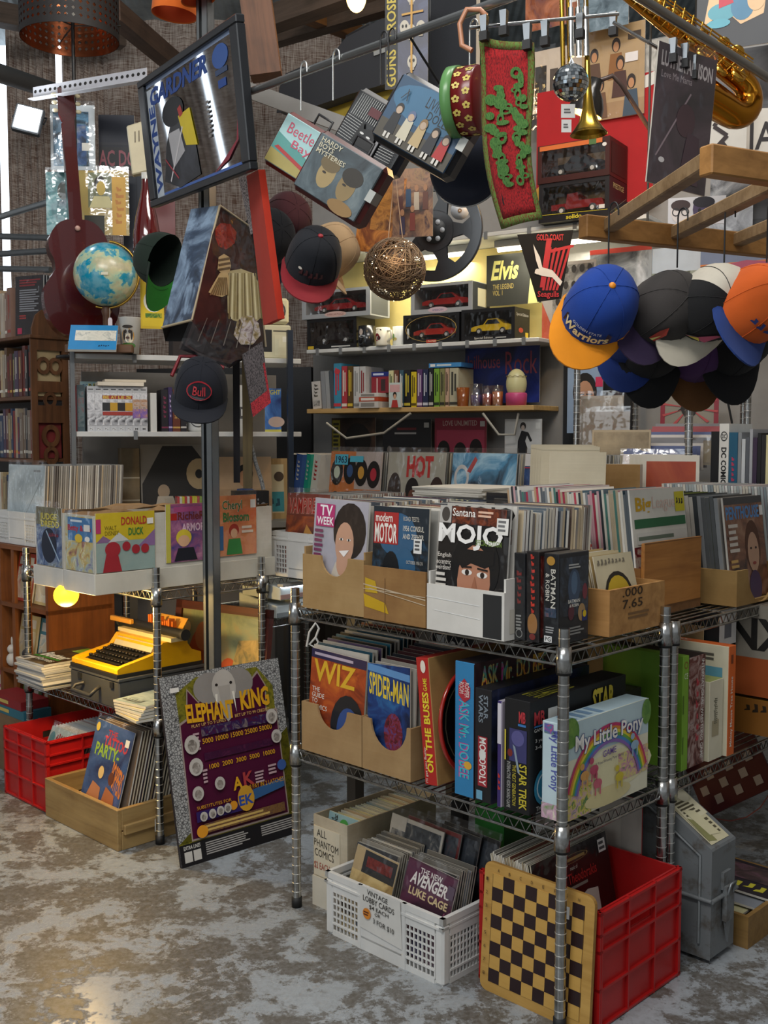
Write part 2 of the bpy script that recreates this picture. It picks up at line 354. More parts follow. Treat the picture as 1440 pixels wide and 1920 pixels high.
# sloping roof over the far half of the shed
b = MB(); b.hexa([(-6,4.6,4.25),(6,4.6,4.25),(6,8,3.95),(-6,8,3.95),(-6,4.6,4.3),(6,4.6,4.3),(6,8,4.0),(-6,8,4.0)],'corr|#6f7a7e|#a9b4b8'); struct('ceiling',b)
def beam(p0,p1,w,h,spec,n):
    p0 = Vector(p0); p1 = Vector(p1); M = pose(p0,p1 - p0,(0,0,1)); b = MB(); b.box(0,-w / 2,-h / 2,(p1 - p0).length,w / 2,h / 2,spec); return struct('trim_%d' % n,b,M=M)
DW = 'wood|#5a4a3e|#33291f|x'
beam(at(440,62,5.6),at(760,-52,4.7),.10,.10,DW,1)
beam(at(505,72,6.2),at(730,5,5.6),.08,.10,DW,2)
beam(at(560,20,5.6),at(700,75,6.6),.08,.08,'wood|#8a5c2c|#5f3d1c|x',3)
beam(at(-40,20,6.4),at(230,72,6.9),.10,.12,DW,4)
beam(at(210,20,5.6),at(340,130,6.6),.09,.10,'wood|#6a5344|#41322a|x',5)
beam(at(475,-40,4.3),at(500,145,4.3),.10,.12,'wood|#6b452c|#432a1a|x',6)
# daylight slits and hessian hung between them at the far left
for k,(u0,u1,v1) in enumerate(((-12,32,900),(96,132,560),(201,216,400),(-70,-58,900),(330,350,560))):
    P0 = at(u0,v1,7.5); P1 = at(u1,-80,7.5); struct('window_%d' % (k + 1),MB().box(0,0,0,P1.x - P0.x,.02,P1.z - P0.z,'#e9f4ff|e2.6'),loc=P0)
def drape(u0,u1,v0,v1,d,k):
    P0 = at(u0,v1,d); P1 = at(u1,v0,d); n = 24; wd = P1.x - P0.x; h = P1.z - P0.z; b = MB()
    xs = [wd * i / n for i in range(n + 1)]; ys = [.025 * math.sin(i * 1.9 + k) for i in range(n + 1)]
    vs = [(x,y,0) for x,y in zip(xs,ys)] + [(x,y,h) for x,y in zip(xs,ys)]; m = n + 1
    b.add(vs,[(i,i + 1,m + i + 1,m + i) for i in range(n)],'hessian',True)
    b.build('hessian_curtain',loc=P0,label=['brown hessian drape behind the hanging lamp shade, left of the narrow window slits','hessian drape between the two pale window slits by the guitar','reddish hessian drape behind the framed racing poster','leftmost strip of hessian at the bright window'][k],cat='curtain',group='hessian drapes over the windows')
drape(30,98,-60,900,7.1,0); drape(130,203,-60,900,7.2,1); drape(214,640,-60,900,7.15,2); drape(-60,-6,-60,900,7.0,3)
# left side of the shed: hessian with bright slits, seen in the mirror poster
def side_drape(y0,y1,z0,z1,n):
    m = 20; ys = [y0 + (y1 - y0) * i / m for i in range(m + 1)]; vs = [(.03 * math.sin(i * 1.7),y,z0) for i,y in enumerate(ys)] + [(.03 * math.sin(i * 1.7),y,z1) for i,y in enumerate(ys)]
    MB().add(vs,[(i,i + 1,m + 2 + i,m + 1 + i) for i in range(m)],'hessian',True).build('hessian_curtain',loc=(-4.30,0,0),label='hessian drape on the left wall of the shed, %s from the front' % n,cat='curtain',group='hessian drapes over the windows')
edges = [3.2,4.62,4.75,5.62,5.70,6.02,6.10,7.4]
for k,n in ((0,'first'),(2,'second'),(4,'third'),(6,'fourth')): side_drape(edges[k],edges[k + 1],.2,4.6,n)
for k in (1,3,5): struct('window_%d' % (10 + k),MB().box(-4.42,edges[k] - .05,.3,-4.40,edges[k + 1] + .05,4.4,'#e9f4ff|e2.6'))
def pipe(p0,p1,r,spec,label,cat='pipe',name='steel_pipe',group=None):
    p0 = Vector(p0); return MB().cyl((0,0,0),Vector(p1) - p0,r,spec,12).build(name,loc=p0,label=label,cat=cat,group=group)
pipe(at(-30,128,5.6),at(105,172,6.6),.05,'#55585a|r.5','dull grey steel pipe crossing the window slits at upper left')
pipe(at(-30,416,5.8),at(100,376,5.4),.016,'#8d9294|r.4|m.6','thin grey rail rising to the right below the floodlight')
for k,(v0,v1) in enumerate(((442,446),(478,470),(503,506))):
    pipe(at(-30,v0,6.4),at(95,v1,6.2),.018,'#6c7072|r.5|m.4',['upper','middle','lowest'][k] + ' of the grey rails left of the dark red guitar',group='rails by the far window')

# ---------------------------------------------------------------- wire racks
def post_mesh(h):
    q = MB().cyl((0,0,0),(0,0,h),.0125,'chrome',14)
    k = 1
    while k * .0254 < h: q.lathe([(.0124,k * .0254 - .0012),(.0132,k * .0254 - .0006),(.0132,k * .0254 + .0006),(.0124,k * .0254 + .0012)],'#d8d8d4|r.3|m.8',14,Matrix.Identity(4),False); k += 1
    return q
def rack(fr,x0,x1,y0,y1,decks,ph,label,group=None,posts=None):
    t = thing('wire_rack',label,'shelf',fr.W(x0,y0),fr.yaw,group); W = x1 - x0; D = y1 - y0
    pm = None
    for (px,py) in ((0,0),(W,0),(0,D),(W,D)):
        if pm is None: o = post_mesh(ph - .02).build('post',t,loc=(px,py,.02)); pm = o.data
        else: o = bpy.data.objects.new('post',pm); COL.objects.link(o); o.parent = t; o.location = (px,py,.02)
        MB().lathe([(.0001,-.02),(.015,-.02),(.015,.008),(.0001,.008)],'#151515|r.6',12).build('foot',o)
        for z in decks:
            q = MB(); q.lathe([(.013,-.026),(.0185,-.026),(.0165,.03),(.013,.03)],'chrome',14); q.lathe([(.013,-.032),(.0165,-.032),(.0165,-.026)],'#101010',14)
            q.build('collar',t,loc=(px,py,z - .015))
    for z in decks:
        q = MB(); r = .0035; dz = .027
        for (a,c) in (((0,0),(W,0)),((0,D),(W,D)),((0,0),(0,D)),((W,0),(W,D))):
            p = Vector((a[0],a[1],z)); e = Vector((c[0],c[1],z)); d = (e - p).normalized(); p += d * .016; e -= d * .016
            q.cyl(p,e,r,'chrome',6); q.cyl(p - Vector((0,0,dz)),e - Vector((0,0,dz)),r,'chrome',6)
            L = (e - p).length; n = max(2,int(L / .032)) * 2; z1 = Vector((0,0,-dz)); pts = [p + d * (L * i / n) + (z1 if i % 2 else Vector()) for i in range(n + 1)]
            q.tube(pts,.0019,'chrome',4)
        sh = q.build('shelf',t)
        q = MB(); n = int(W / .024)
        for i in range(1,n): q.cyl((W * i / n,0,z + .003),(W * i / n,D,z + .003),.0022,'chrome',4,caps=False)
        for k in (.33,.67): q.cyl((0,D * k,z - .002),(W,D * k,z - .002),.0032,'chrome',5)
        q.build('wire_deck',sh,kind='stuff')
    return t
ZA,ZM = .850,.452                                   # deck heights of the front rack
LA,DA = .895,.43
rack(A,0,LA,0,DA,[ZA,ZM],.905,'chrome wire rack in front carrying magazine bins and board games')
ZB,ZBM = .825,.400
LB = .87
rack(B,-LB,0,0,DA,[ZB,ZBM],.905,'chrome wire rack at left carrying the typewriter and white comic boxes')
# rack C joins the far side of A, long side running away to the right
CY0 = .47
rack(A,LA - .43,LA,CY0,CY0 + .885,[ZA,ZM],.863,'low chrome wire rack at right edge with wooden magazine bin on top')
rack(A,.42,1.305,1.40,1.83,[.45,.93],1.75,'tall chrome wire rack at right, behind the hanging caps')
rack(A,-.18,.30,1.613,2.043,[.45,.93],1.75,'tall chrome wire rack before the back wall, left of the other tall one')
# ================================================================ front rack, top deck
def bin_(fr,x0,x1,y0,y1,z0,h,spec,label,cut=None,side_h=None,th=.006,name='magazine_bin',front=None,cat='bin',group=None,prints=None,sprints=None,front_h=None,right_cut=None,bevel=0):
    """open-topped bin; cut=(centre fraction, radius) scoops the front; right_cut scoops the right end"""
    t = thing(name,label,cat,fr.W(x0,y0,z0),fr.yaw,group); W = x1 - x0; D = y1 - y0; sh = side_h or h; fh = front_h or h
    def scoop(L,hh,c):
        o = [(0,0),(L,0),(L,hh)]
        if c: cx = c[0] * L; r = c[1]; o += [(cx + r * math.cos(a),hh - r * math.sin(a) * (c[2] if len(c) > 2 else 1)) for a in [PI * i / 14 for i in range(15)]]
        return o + [(0,hh)]
    f = MB().prism(scoop(W,fh,cut),0,th,front or spec).build('front_panel',t,bevel=bevel)
    if prints: MB().draw((0,0,0),(W,0,0),(0,0,fh),prints).build('printed_marks',f)
    MB().box(0,D - th,0,W,D,h,spec).build('back_panel',t)
    MB().box(0,th,0,th,D - th,sh,spec).build('side_panel',t)
    M = Matrix.Translation((W,0,0)) @ Matrix.Rotation(PI / 2,4,'Z')
    sd = MB().prism([(a * 1,c) for a,c in scoop(D - 2 * th,sh,right_cut)],0,th,spec,M @ Matrix.Translation((th,0,0))).build('side_panel',t,bevel=bevel)
    if sprints: MB().draw((W,0,0),(0,D,0),(0,0,sh),sprints).build('printed_marks',sd)
    MB().box(th,th,0,W - th,D - th,th,spec).build('base_panel',t)
    return t
Z0 = ZA + .008
EDGES = ['#e6e2d6','#d9d2c2','#efece4','#c9b99d','#b9b6b0','#8f8a86','#d7cdb9','#f2f0ea']
COVERS = ['#b7b2a8','#6b5a52','#c7b79a','#39404a','#7d2f2a','#a5a49e','#d3cfc6','#55616b']
def run_y(fr,n,x,y0,y1,z,w,h,label,cat,group,name,t=None,lean=.10,jz=.012,cols=COVERS,edges=EDGES,jx=.003,dyaw=.0):
    """n sheets one behind the other, facing the viewer, from y0 to y1"""
    t = t or abs(y1 - y0) / n * .72
    for i in range(n):
        y = y0 + (y1 - y0) * i / max(1,n - 1)
        hh = h * random.choice((1,.985,.97,1.0)); ww = w * random.choice((1,.985,1))
        sheet(name,ww,hh,t,lean_m(fr,x + random.uniform(-jx,jx),y,z,lean,dyaw),random.choice(cols),random.choice(edges),None,label,cat,group)
FACE = '#c9997c'; HAIR = '#2b211d'
def face(x,y,s,k=1.35,hair=HAIR,skin=FACE,asp=1.0):
    """a small generic printed portrait"""
    rx = s * asp; ry = s * k
    return [('e',x,y + s * .35,rx * 1.5,ry * 1.35,hair),('e',x,y,rx,ry,skin),('e',x,y - ry * 1.1,rx * .45,ry * .5,skin),
            ('e',x - rx * .42,y + ry * .12,rx * .2,ry * .09,'#f3efe8'),('e',x + rx * .42,y + ry * .12,rx * .2,ry * .09,'#f3efe8'),('e',x - rx * .42,y + ry * .12,rx * .1,ry * .09,'#241c18'),('e',x + rx * .42,y + ry * .12,rx * .1,ry * .09,'#241c18'),
            ('p',[(x - rx * .12,y - ry * .2),(x + rx * .12,y - ry * .2),(x,y + ry * .1)],'#a87458'),('e',x,y - ry * .5,rx * .35,ry * .08,'#a43c3c')]
yF = -.012
x1a,z1a = A.hy(568,1123,yF); x1b,_ = A.hy(682,1149,yF)
hb = A.hy(568,1038,yF)[1] - Z0
bin_(A,x1a,x1b,yF,.36,Z0,hb,MDF,'brown fibreboard bin with scooped front, at the left end of the front rack top',cut=(.53,.052),side_h=hb + .02)
x2a,x2b = x1b + .004,A.hy(800,1176,yF)[0]
t = bin_(A,x2a,x2b,yF - .004,.36,Z0,A.hy(690,1060,yF)[1] - Z0,'card|#9a7444|#80592f','kraft cardboard carton patched with yellow tape, on the front rack top',side_h=.11)
MB().draw((0,0,0),(x2b - x2a,0,0),(0,0,.11),[('p',[(.02,.28),(.42,.18),(.36,.42),(.0,.58)],'#c9a227|r.3'),('p',[(.03,.62),(.24,.62),(.2,.9),(.03,.96)],'#c4a02c|r.3'),('l',0,.8,1,.62,.003,'#c8b59a|r.2'),('l',.1,.72,1,.5,.002,'#c8b59a|r.2'),('l',.0,.7,1,.68,.002,'#c8b59a|r.2'),('l',.36,0,.36,1,.002,'#7b5a38')]).build('packing_tape',t,label='yellow and clear packing tape')
x3a,x3b = x2b + .006,A.hy(948,1203,yF)[0]
h3 = A.hy(803,1093,yF)[1] - Z0
bin_(A,x3a,x3b,yF - .006,.37,Z0,h3,'#dcd9d2|r.35','white glossy cut-down carton with a black stripe on the front rack',side_h=h3 + .03,prints=[('r',.74,.02,.97,.93,'#26282a'),('l',0,.72,.7,.66,.002,'#efefed|r.1'),('l',.1,.45,.7,.38,.0015,'#f3f3f1|r.1')],
     sprints=[('r',.05,.1,.5,.5,'#c9c3b6'),('t','W',.1,.72,.28,.9,'#2a2a2a'),('p',[(.1,.5),(.2,.56),(.1,.62)],'#2a2a2a')])
wm = .212; hm = .288
# bin 1: television weekly with a smiling portrait
sheet('magazine',x1b - x1a - .03,hm,.006,lean_m(A,x1a + .012,.002,Z0 + .012,.06,roll=R(1.5)),'#cfcbd0','#e8e6e0',
      [('r',0,0,1,1,'#b9b6c0'),('p',[(.2,0),(.95,0),(1,.3),(.75,.5),(.45,.42)],'#d9cfc0'),('e',.68,.72,.30,.26,HAIR),('e',.60,.60,.17,.20,'#c79a80'),('e',.58,.42,.11,.12,'#c79a80'),('e',.54,.64,.035,.012,'#f1ece6'),('e',.68,.64,.035,.012,'#f1ece6'),('e',.54,.64,.016,.012,'#2a1c18'),('e',.68,.64,.016,.012,'#2a1c18'),('p',[(.51,.53),(.70,.55),(.61,.48)],'#f3ebe6'),('e',.10,.24,.09,.10,'#8a5a44'),('e',.12,.15,.1,.1,'#bfa082'),
       ('r',.05,.74,.40,.95,'#b3306e'),('t','TV',.12,.84,.36,.94,'#f4f2f2',.02),('t','WEEK',.07,.755,.39,.83,'#f4f2f2',.02),
       ('g',.04,.45,.24,.72,6,'#7a3a5c'),('r',.12,.02,.62,.07,'#c0307a'),('t','INSIDE!',.15,.025,.4,.065,'#f4f2f2'),('g',.84,.3,.98,.48,3,'#7a3a5c')],
      'television weekly magazine with a smiling dark-haired woman and pink logo','magazine',sleeve=True)
run_y(A,26,x1a + .011,.030,.315,Z0 + .008,x1b - x1a - .024,hm - .004,'magazine in a clear bag filed behind the television weekly','magazine','bagged magazines in the fibreboard bin','magazine',lean=.08)
# bin 2: old car magazine
sheet('magazine',x2b - x2a - .024,hm - .01,.005,lean_m(A,x2a + .011,-.002,Z0 + .01,.05),'#2b4a63','#d8d3c6',
      [('r',0,0,1,.72,'pic|#0d1216|#1f2c36|#2f5674|s30'),('r',0,.72,1,1,'#1c2a36'),('e',.45,.75,.35,.2,'#35658c'),('e',.6,.42,.2,.22,'#2e5c80'),('e',.35,.4,.16,.2,'#0c1014'),('r',.02,.66,.47,.95,'#a82a2a'),('t','modern',.05,.86,.36,.94,'#efe9e0'),('t','MOTOR',.04,.67,.45,.85,'#efe9e0',.02),
       ('t','ROAD TESTS:',.56,.88,.84,.92,'#c9c4b8',0),('t','1956 CONSUL',.56,.79,.93,.84,'#d9d4c8',.01),('t','AND ZEPHYR',.56,.72,.93,.765,'#d9d4c8',.01),('r',.76,.6,.9,.73,'#e9e9e6'),('g',.78,.62,.88,.72,3,'#555555'),('t','OCTOBER 1956 2/6',.64,.5,.93,.53,'#c9c4b8',0),('p',[(.15,.1),(.5,.12),(.56,.2),(.2,.2)],'#6a6a62'),('l',.3,.2,.3,.45,.002,'#9a9a90'),('e',.6,.1,.3,.06,'#35424a')],
      'old motoring magazine with red title block, night scene in blue','magazine',sleeve=True)
run_y(A,24,x2a + .012,.030,.315,Z0 + .008,x2b - x2a - .026,hm - .01,'magazine filed behind the old motoring magazine','magazine','magazines in the kraft carton','magazine',lean=.07)
# bin 3: music monthly
mojo = [('r',0,0,1,1,'#161313'),('r',.18,.86,.95,1,'pic|#1d1512|#6a3220|#a8552c|s40'),('r',0,.86,.17,1,'#c9c5bf'),('e',.09,.93,.06,.06,'#4a4440'),('t','Santana',.19,.92,.52,.985,'#f2efe8',.01),('g',.56,.92,.8,.98,2,'#e2b9a0'),
        ('e',.56,.52,.34,.30,'#0d0b0b'),('e',.55,.40,.235,.30,'#b67e62'),('r',.3,.55,.82,.66,'#0f0c0c'),('p',[(.3,.56),(.82,.56),(.7,.52),(.5,.55),(.38,.5)],'#0f0c0c'),('e',.45,.475,.075,.024,'#e9e2da'),('e',.67,.465,.075,.024,'#e9e2da'),('e',.455,.475,.03,.024,'#2a1c14'),('e',.675,.465,.03,.024,'#2a1c14'),('l',.37,.515,.52,.52,.004,'#1a120e'),('l',.60,.515,.75,.505,.004,'#1a120e'),('p',[(.51,.30),(.63,.30),(.57,.45)],'#a0684c'),('e',.56,.235,.09,.026,'#8f3434'),
        ('t','MOJO',.01,.655,.93,.86,'#f6f4f0',.03),('t','SPECIAL EDITION',.56,.70,.92,.745,'#6f8a3c',.01),('r',.84,.80,1.0,.93,'#eceae4'),('g',.86,.82,.98,.92,3,'#777777'),('t','English',.02,.57,.22,.615,'#e7e0d6',0),('t','eccentric',.01,.52,.22,.56,'#e7e0d6',0),('t','weirdism!',.0,.475,.22,.515,'#e7e0d6',0),('g',.01,.28,.18,.46,4,'#d8d2c8'),('t','XTC',.02,.16,.17,.225,'#e7e0d6',0),('t','52',.8,.12,.92,.17,'#e7e0d6',0)]
sheet('magazine',x3b - x3a - .024,hm + .004,.006,lean_m(A,x3a + .010,-.004,Z0 + .008,.07,roll=R(.8)),'#161313','#e0ddd6',mojo,'black music magazine with huge white title and close-up face','magazine',sleeve=True)
sheet('magazine',x3b - x3a - .024,hm + .008,.006,lean_m(A,x3a + .012,.022,Z0 + .008,.07),'#d9d5cc','#e0ddd6',[('t','MOJO',.12,.84,.98,.985,'#171412',.03),('r',.1,.7,.95,.82,'pic|#171412|#5a2418|#8a4a30|s40')],
      'pale music magazine with black title, just behind the black one','magazine')
run_y(A,22,x3a + .012,.045,.325,Z0 + .008,x3b - x3a - .024,hm - .002,'music magazine filed behind the two with big titles','magazine','music magazines in the white carton','magazine',lean=.07)
# clamshell video boxes standing on the deck: spine faces left, cover faces right
def video(x,y,w,d,h,M,spine,cover,sp,cp,label):
    t = thing('video_case',label,'video',M=M,group='video cases on the front rack')
    MB().box(0,0,0,w,d,h,'#141416|r.3',fm={'f': spine,'r': cover}).build('case',t,bevel=.0015)
    MB().draw((0,0,0),(w,0,0),(0,0,h),sp).build('spine_print',t); MB().draw((w,0,0),(0,d,0),(0,0,h),cp).build('cover_print',t)
    g = .0015; p = MB(); p.poly([(-g,-g,0),(w + g,-g,0),(w + g,-g,h),(-g,-g,h)],'sleeve|.06'); p.poly([(w + g,-g,0),(w + g,d,0),(w + g,d,h),(w + g,-g,h)],'sleeve|.06'); p.build('plastic_cover',t); return t
xv = A.hy(1018,1215,.03)[0]
video(0,0,.040,.120,.204,lean_m(A,xv,.030,Z0),'#101216','#1c2026',[('v','BATMAN',.5,.40,.82,.83,'#d8d4c8',.01),('v','& ROBIN',.15,.48,.42,.78,'#d8d4c8',.01),('e',.5,.92,.28,.05,'#b98a34'),('r',.12,.3,.9,.4,'pic|#101216|#3a4a60|#8a5a50|s60'),('r',.1,.02,.62,.09,'#e8e8e6'),('t','PG',.16,.03,.56,.08,'#111111'),('g',.2,.12,.8,.2,3,'#999999')],
      [('r',.04,.3,.96,.95,'pic|#14181d|#2a333d|#48586a|s25'),('e',.5,.62,.2,.2,'#3c5068'),('e',.5,.66,.1,.13,'#55708c'),('e',.85,.55,.08,.09,'#7a3040'),('e',.75,.32,.12,.1,'#a8875c'),('e',.4,.34,.1,.09,'#5a3038'),('t','BATMAN',.3,.44,.68,.48,'#e9e5da',.01),('t','& ROBIN',.34,.395,.64,.43,'#e9e5da',.01),('g',.3,.82,.7,.88,2,'#b5b5b0'),('r',.75,.22,.92,.34,'#20306a'),('e',.83,.3,.06,.04,'#d8b820'),('g',.1,.08,.9,.18,3,'#8a8a86')],
      'dark superhero video in a clear case, nearest the corner post')
video(0,0,.034,.122,.206,lean_m(A,xv - .040,.022,Z0,roll=-.01),'#1a1413','#26201f',[('v','EVIL DEAD',.3,.3,.7,.97,'pic|#b02a20|#d04030|#7a1812|s40'),('e',.5,.2,.4,.12,'#a0703c'),('r',.2,.02,.8,.10,'#0e0e0e'),('e',.5,.06,.25,.035,'#7a2a24')],[('r',.05,.05,.95,.95,'pic|#2a1412|#7a2a24|#b8a294|s30')],'horror video with red blood-drip lettering down the spine')
video(0,0,.030,.122,.200,lean_m(A,xv - .074,.020,Z0,roll=-.01),'#131417','#202226',[('v','NIGHT',.25,.4,.75,.8,'#7c2622'),('g',.2,.12,.8,.3,5,'#8e8e8a'),('o',.5,.08,.32,.05,.2,'#8e8e8a')],[('r',.05,.05,.95,.95,'pic|#15161a|#303038|#565058|s30')],'black video with faint red lettering beside the white carton')
# wooden crate of singles with stencilled figures on the end
yk0 = A.hx(1142,1203,LA - .01)[0]; yk1 = A.hx(1245,1180,LA - .01)[0]; xk0 = A.hy(1098,1190,yk0)[0]; xk1 = LA - .01
hk = A.hx(1142,1108,xk1)[1] - Z0
bin_(A,max(xk0 - .11,x3b + .012),xk1,yk0,yk1,Z0,hk,PINE,'small wooden crate of singles with black stencilled figures',name='wooden_crate',cat='crate',th=.009,
     sprints=[('t','.000',.22,.80,.58,.99,'#3a2a1c',.01),('t','7.65',.22,.54,.58,.74,'#3a2a1c',.01),('g',.32,.28,.8,.46,2,'#7a5a38')])
for i in range(15):
    f = random.choice(['#cdbf9a','#d9d1b6','#b99f6c','#e3dfd2','#a8945e','#c9b98c'])
    s_ = lean_m(A,xk1 - .115 + i * .0062,yk0 + .012 + random.uniform(0,.006),Z0 + .012,0) @ Matrix.Rotation(PI / 2,4,'Z') @ Matrix.Rotation(R(-13),4,'X')
    sheet('single_record',.165 if i < 21 else .16,.172 + random.uniform(-.006,.006),.003,s_ @ Matrix.Translation((0,0,0)),f,'#e2d8bf',None,'seven-inch single in paper sleeve packed in the stencilled crate','record','singles in the stencilled crate')
s_ = lean_m(A,xk1 - .016,yk0 + .012,Z0 + .015,0) @ Matrix.Rotation(PI / 2,4,'Z') @ Matrix.Rotation(R(-13),4,'X')
sheet('single_record',.165,.172,.003,s_,'#cfc3a2','#e2d8bf',[('e',.5,.42,.36,.34,'#2a2620'),('e',.5,.42,.3,.28,'#c9a92c'),('t','Cilla',.3,.38,.7,.5,'#1d1a16'),('t','RELEASED',.05,.86,.8,.95,'#7a7262',0)],'front single with yellow label showing through its sleeve','record')
s_ = lean_m(A,xk1 - .124,yk0 + .016,Z0 + .02,0) @ Matrix.Rotation(PI / 2,4,'Z') @ Matrix.Rotation(R(-13),4,'X') @ Matrix.Rotation(R(-4),4,'Y')
sheet('single_record',.165,.172,.003,s_,'#dcd6c4','#b03a30',[('r',.86,0,.96,1,'#b8402f'),('t','A',.55,.4,.8,.7,'#2a2620'),('r',0,.93,1,.97,'#b8402f')],'single in a red-bordered sleeve poking above the stencilled crate','record')
# ---- rack C top: long wooden bin of football magazines, end board towards the viewer
xe = .82; ya0,_ = A.hx(1206,1160,xe); ya1,zt = A.hx(1316,1005,xe); zb = Z0 + .024
hL = zt - zb - .0
b = MB(); 
t = thing('wooden_bin','long varnished pine bin full of football magazines','bin',A.W(xe - .46,ya0,zb),A.yaw)
MB().box(0,0,-.02,.46,ya1 - ya0,0,'wood|#7d5530|#5a3a1e|x').build('base_panel',t); MB().box(.45,0,0,.46,ya1 - ya0,hL,'wood|#b47a3c|#8a5524|y').build('end_panel',t,bevel=.002)
MB().box(0,0,0,.01,ya1 - ya0,hL,'wood|#b47a3c|#8a5524|y').build('end_panel',t)
for yy in (0,ya1 - ya0 - .008): MB().box(.01,yy,0,.45,yy + .008,hL * .62,'wood|#8d6236|#6b4522|x').build('side_panel',t)
MB().draw((.46,0,0),(0,ya1 - ya0,0),(0,0,hL),[('r',.0,.985,1,1,'#7d5530'),('r',0,0,1,.02,'#6b4522')]).build('edge_band',t)
cols = ['#e4e0da','#c8c4bc','#b8455a','#7c8a94','#efece6','#d9c79a','#a03a5a','#3b4248','#d6d2cc','#c79aa0','#557080','#e9e6e0']
SP1 = ['#e0dcd2','#cfc8ba','#b89a78','#c8c4ba','#a8324a','#8a8f92','#e8e4da','#5a6268','#c9a0a4','#b3a488','#4a7a70','#d8d2c4','#2f3438','#c24a5a']
for i in range(54):
    x = xe - .405 + i * .0072; s_ = lean_m(A,x,ya0 + .012,zb + .008) @ Matrix.Rotation(PI / 2,4,'Z') @ Matrix.Rotation(R(-7),4,'X')
    sheet('magazine',ya1 - ya0 - .03,.292 + random.choice((0,-.006,.004,-.01)),.0068,s_,random.choice(cols),random.choice(SP1),None,'football magazine packed tightly in the varnished pine bin','magazine','football magazines in the pine bin',back=random.choice(cols))
s_ = lean_m(A,xe - .016,ya0 + .008,zb + .01) @ Matrix.Rotation(PI / 2,4,'Z') @ Matrix.Rotation(R(-7),4,'X')
sheet('magazine',ya1 - ya0 - .02,.296,.005,s_,'#e3e1d6','#e9e6de',[('r',0,.0,1,.5,'pic|#20242a|#8a2a30|#c9b9a9|#46505c|s35'),('r',.04,.66,.98,.74,'#2c6a44'),('t','Big',.08,.77,.36,.93,'#d2a522',.03),('t','League',.38,.79,.8,.93,'#e2c8bc',0),('r',.8,.78,.98,.96,'#d3c72e'),('t','RAG',.82,.83,.96,.92,'#1d1d1d'),('r',.06,.52,.98,.62,'#d9d8d0'),('g',.08,.54,.9,.6,1,'#6a7a6a')],
      'football magazine with yellow and white title at the end of the pine bin','magazine')
# ---- fibreboard bin with the blue-titled magazine, right edge
xp = LA - .005; yp0 = A.hx(1380,1168,xp)[0]; xpl = A.hy(1322,1150,yp0)[0]; yp1 = yp0 + .30; hp = A.hx(1380,1072,xp)[1] - Z0
bin_(A,xp - .40,xp,yp0,yp1,Z0,hp,'card|#a8864f|#8c6a38','fibreboard bin with round scoop at right edge, holding the blue-titled magazine',side_h=hp,th=.008,right_cut=(.52,.09,1.1))
s_ = lean_m(A,xp - .02,yp0 + .015,Z0 + .012) @ Matrix.Rotation(PI / 2,4,'Z') @ Matrix.Rotation(R(-7),4,'X')
sheet('magazine',.23,.285,.006,s_,'#6d4a3c','#d6d2c8',[('r',0,0,1,1,'pic|#3a2a2c|#8a5c46|#b08a70|s14'),('r',0,.93,1,1,'#3a3f46'),('t','PENTHOUSE',.03,.78,.90,.91,'#4f94d4',.03),('e',.66,.5,.2,.26,'#5a3a2c'),('e',.66,.44,.15,.2,'#c19a80'),('e',.6,.48,.025,.012,'#2a2020'),('e',.73,.48,.025,.012,'#2a2020'),('e',.66,.33,.05,.016,'#9a4a44'),('e',.64,.1,.16,.16,'#4a3858'),('g',.05,.45,.3,.75,5,'#d8cfc4'),('g',.05,.2,.25,.4,4,'#d8b06a'),('r',.9,.8,.99,.9,'#e8e8e4')],
      'adult magazine with blue title and a portrait, in the scooped bin','magazine',sleeve=True)
for i in range(26):
    s_ = lean_m(A,xp - .035 - i * .0125,yp0 + .012,Z0 + .012) @ Matrix.Rotation(PI / 2,4,'Z') @ Matrix.Rotation(R(-7),4,'X')
    sheet('magazine',.235,.285 + random.choice((0,.004,-.006)),.0115,s_,random.choice(['#1f2326','#3a4248','#6f7a34','#8f9396','#c9c6be','#2b3c4c']),random.choice(['#1f2326','#3a4248','#6f7a34','#8f9396','#c9c6be','#2b3c4c','#d8d4ca','#5a5e60']),None,'magazine filed behind the blue-titled one in the scooped bin','magazine','magazines in the scooped bin at right')
# pale-topped paper run behind the scooped bin (comics in bags)
for i in range(40):
    s_ = lean_m(A,.505 + i * .0094,yp1 + .03,Z0 + .055) @ Matrix.Rotation(PI / 2,4,'Z') @ Matrix.Rotation(R(-7),4,'X')
    sheet('comic_book',.20,.262,.0075,s_,random.choice(['#cfcac0','#aab2b8','#e4e2dc','#9aa09c','#c8a9b0']),random.choice(['#eceae4','#c8ccc8','#a8b0b0','#d8d0c0','#8a9498']),None,'bagged comic standing in the row behind the blue-titled magazine','comic','bagged comics at the right edge')
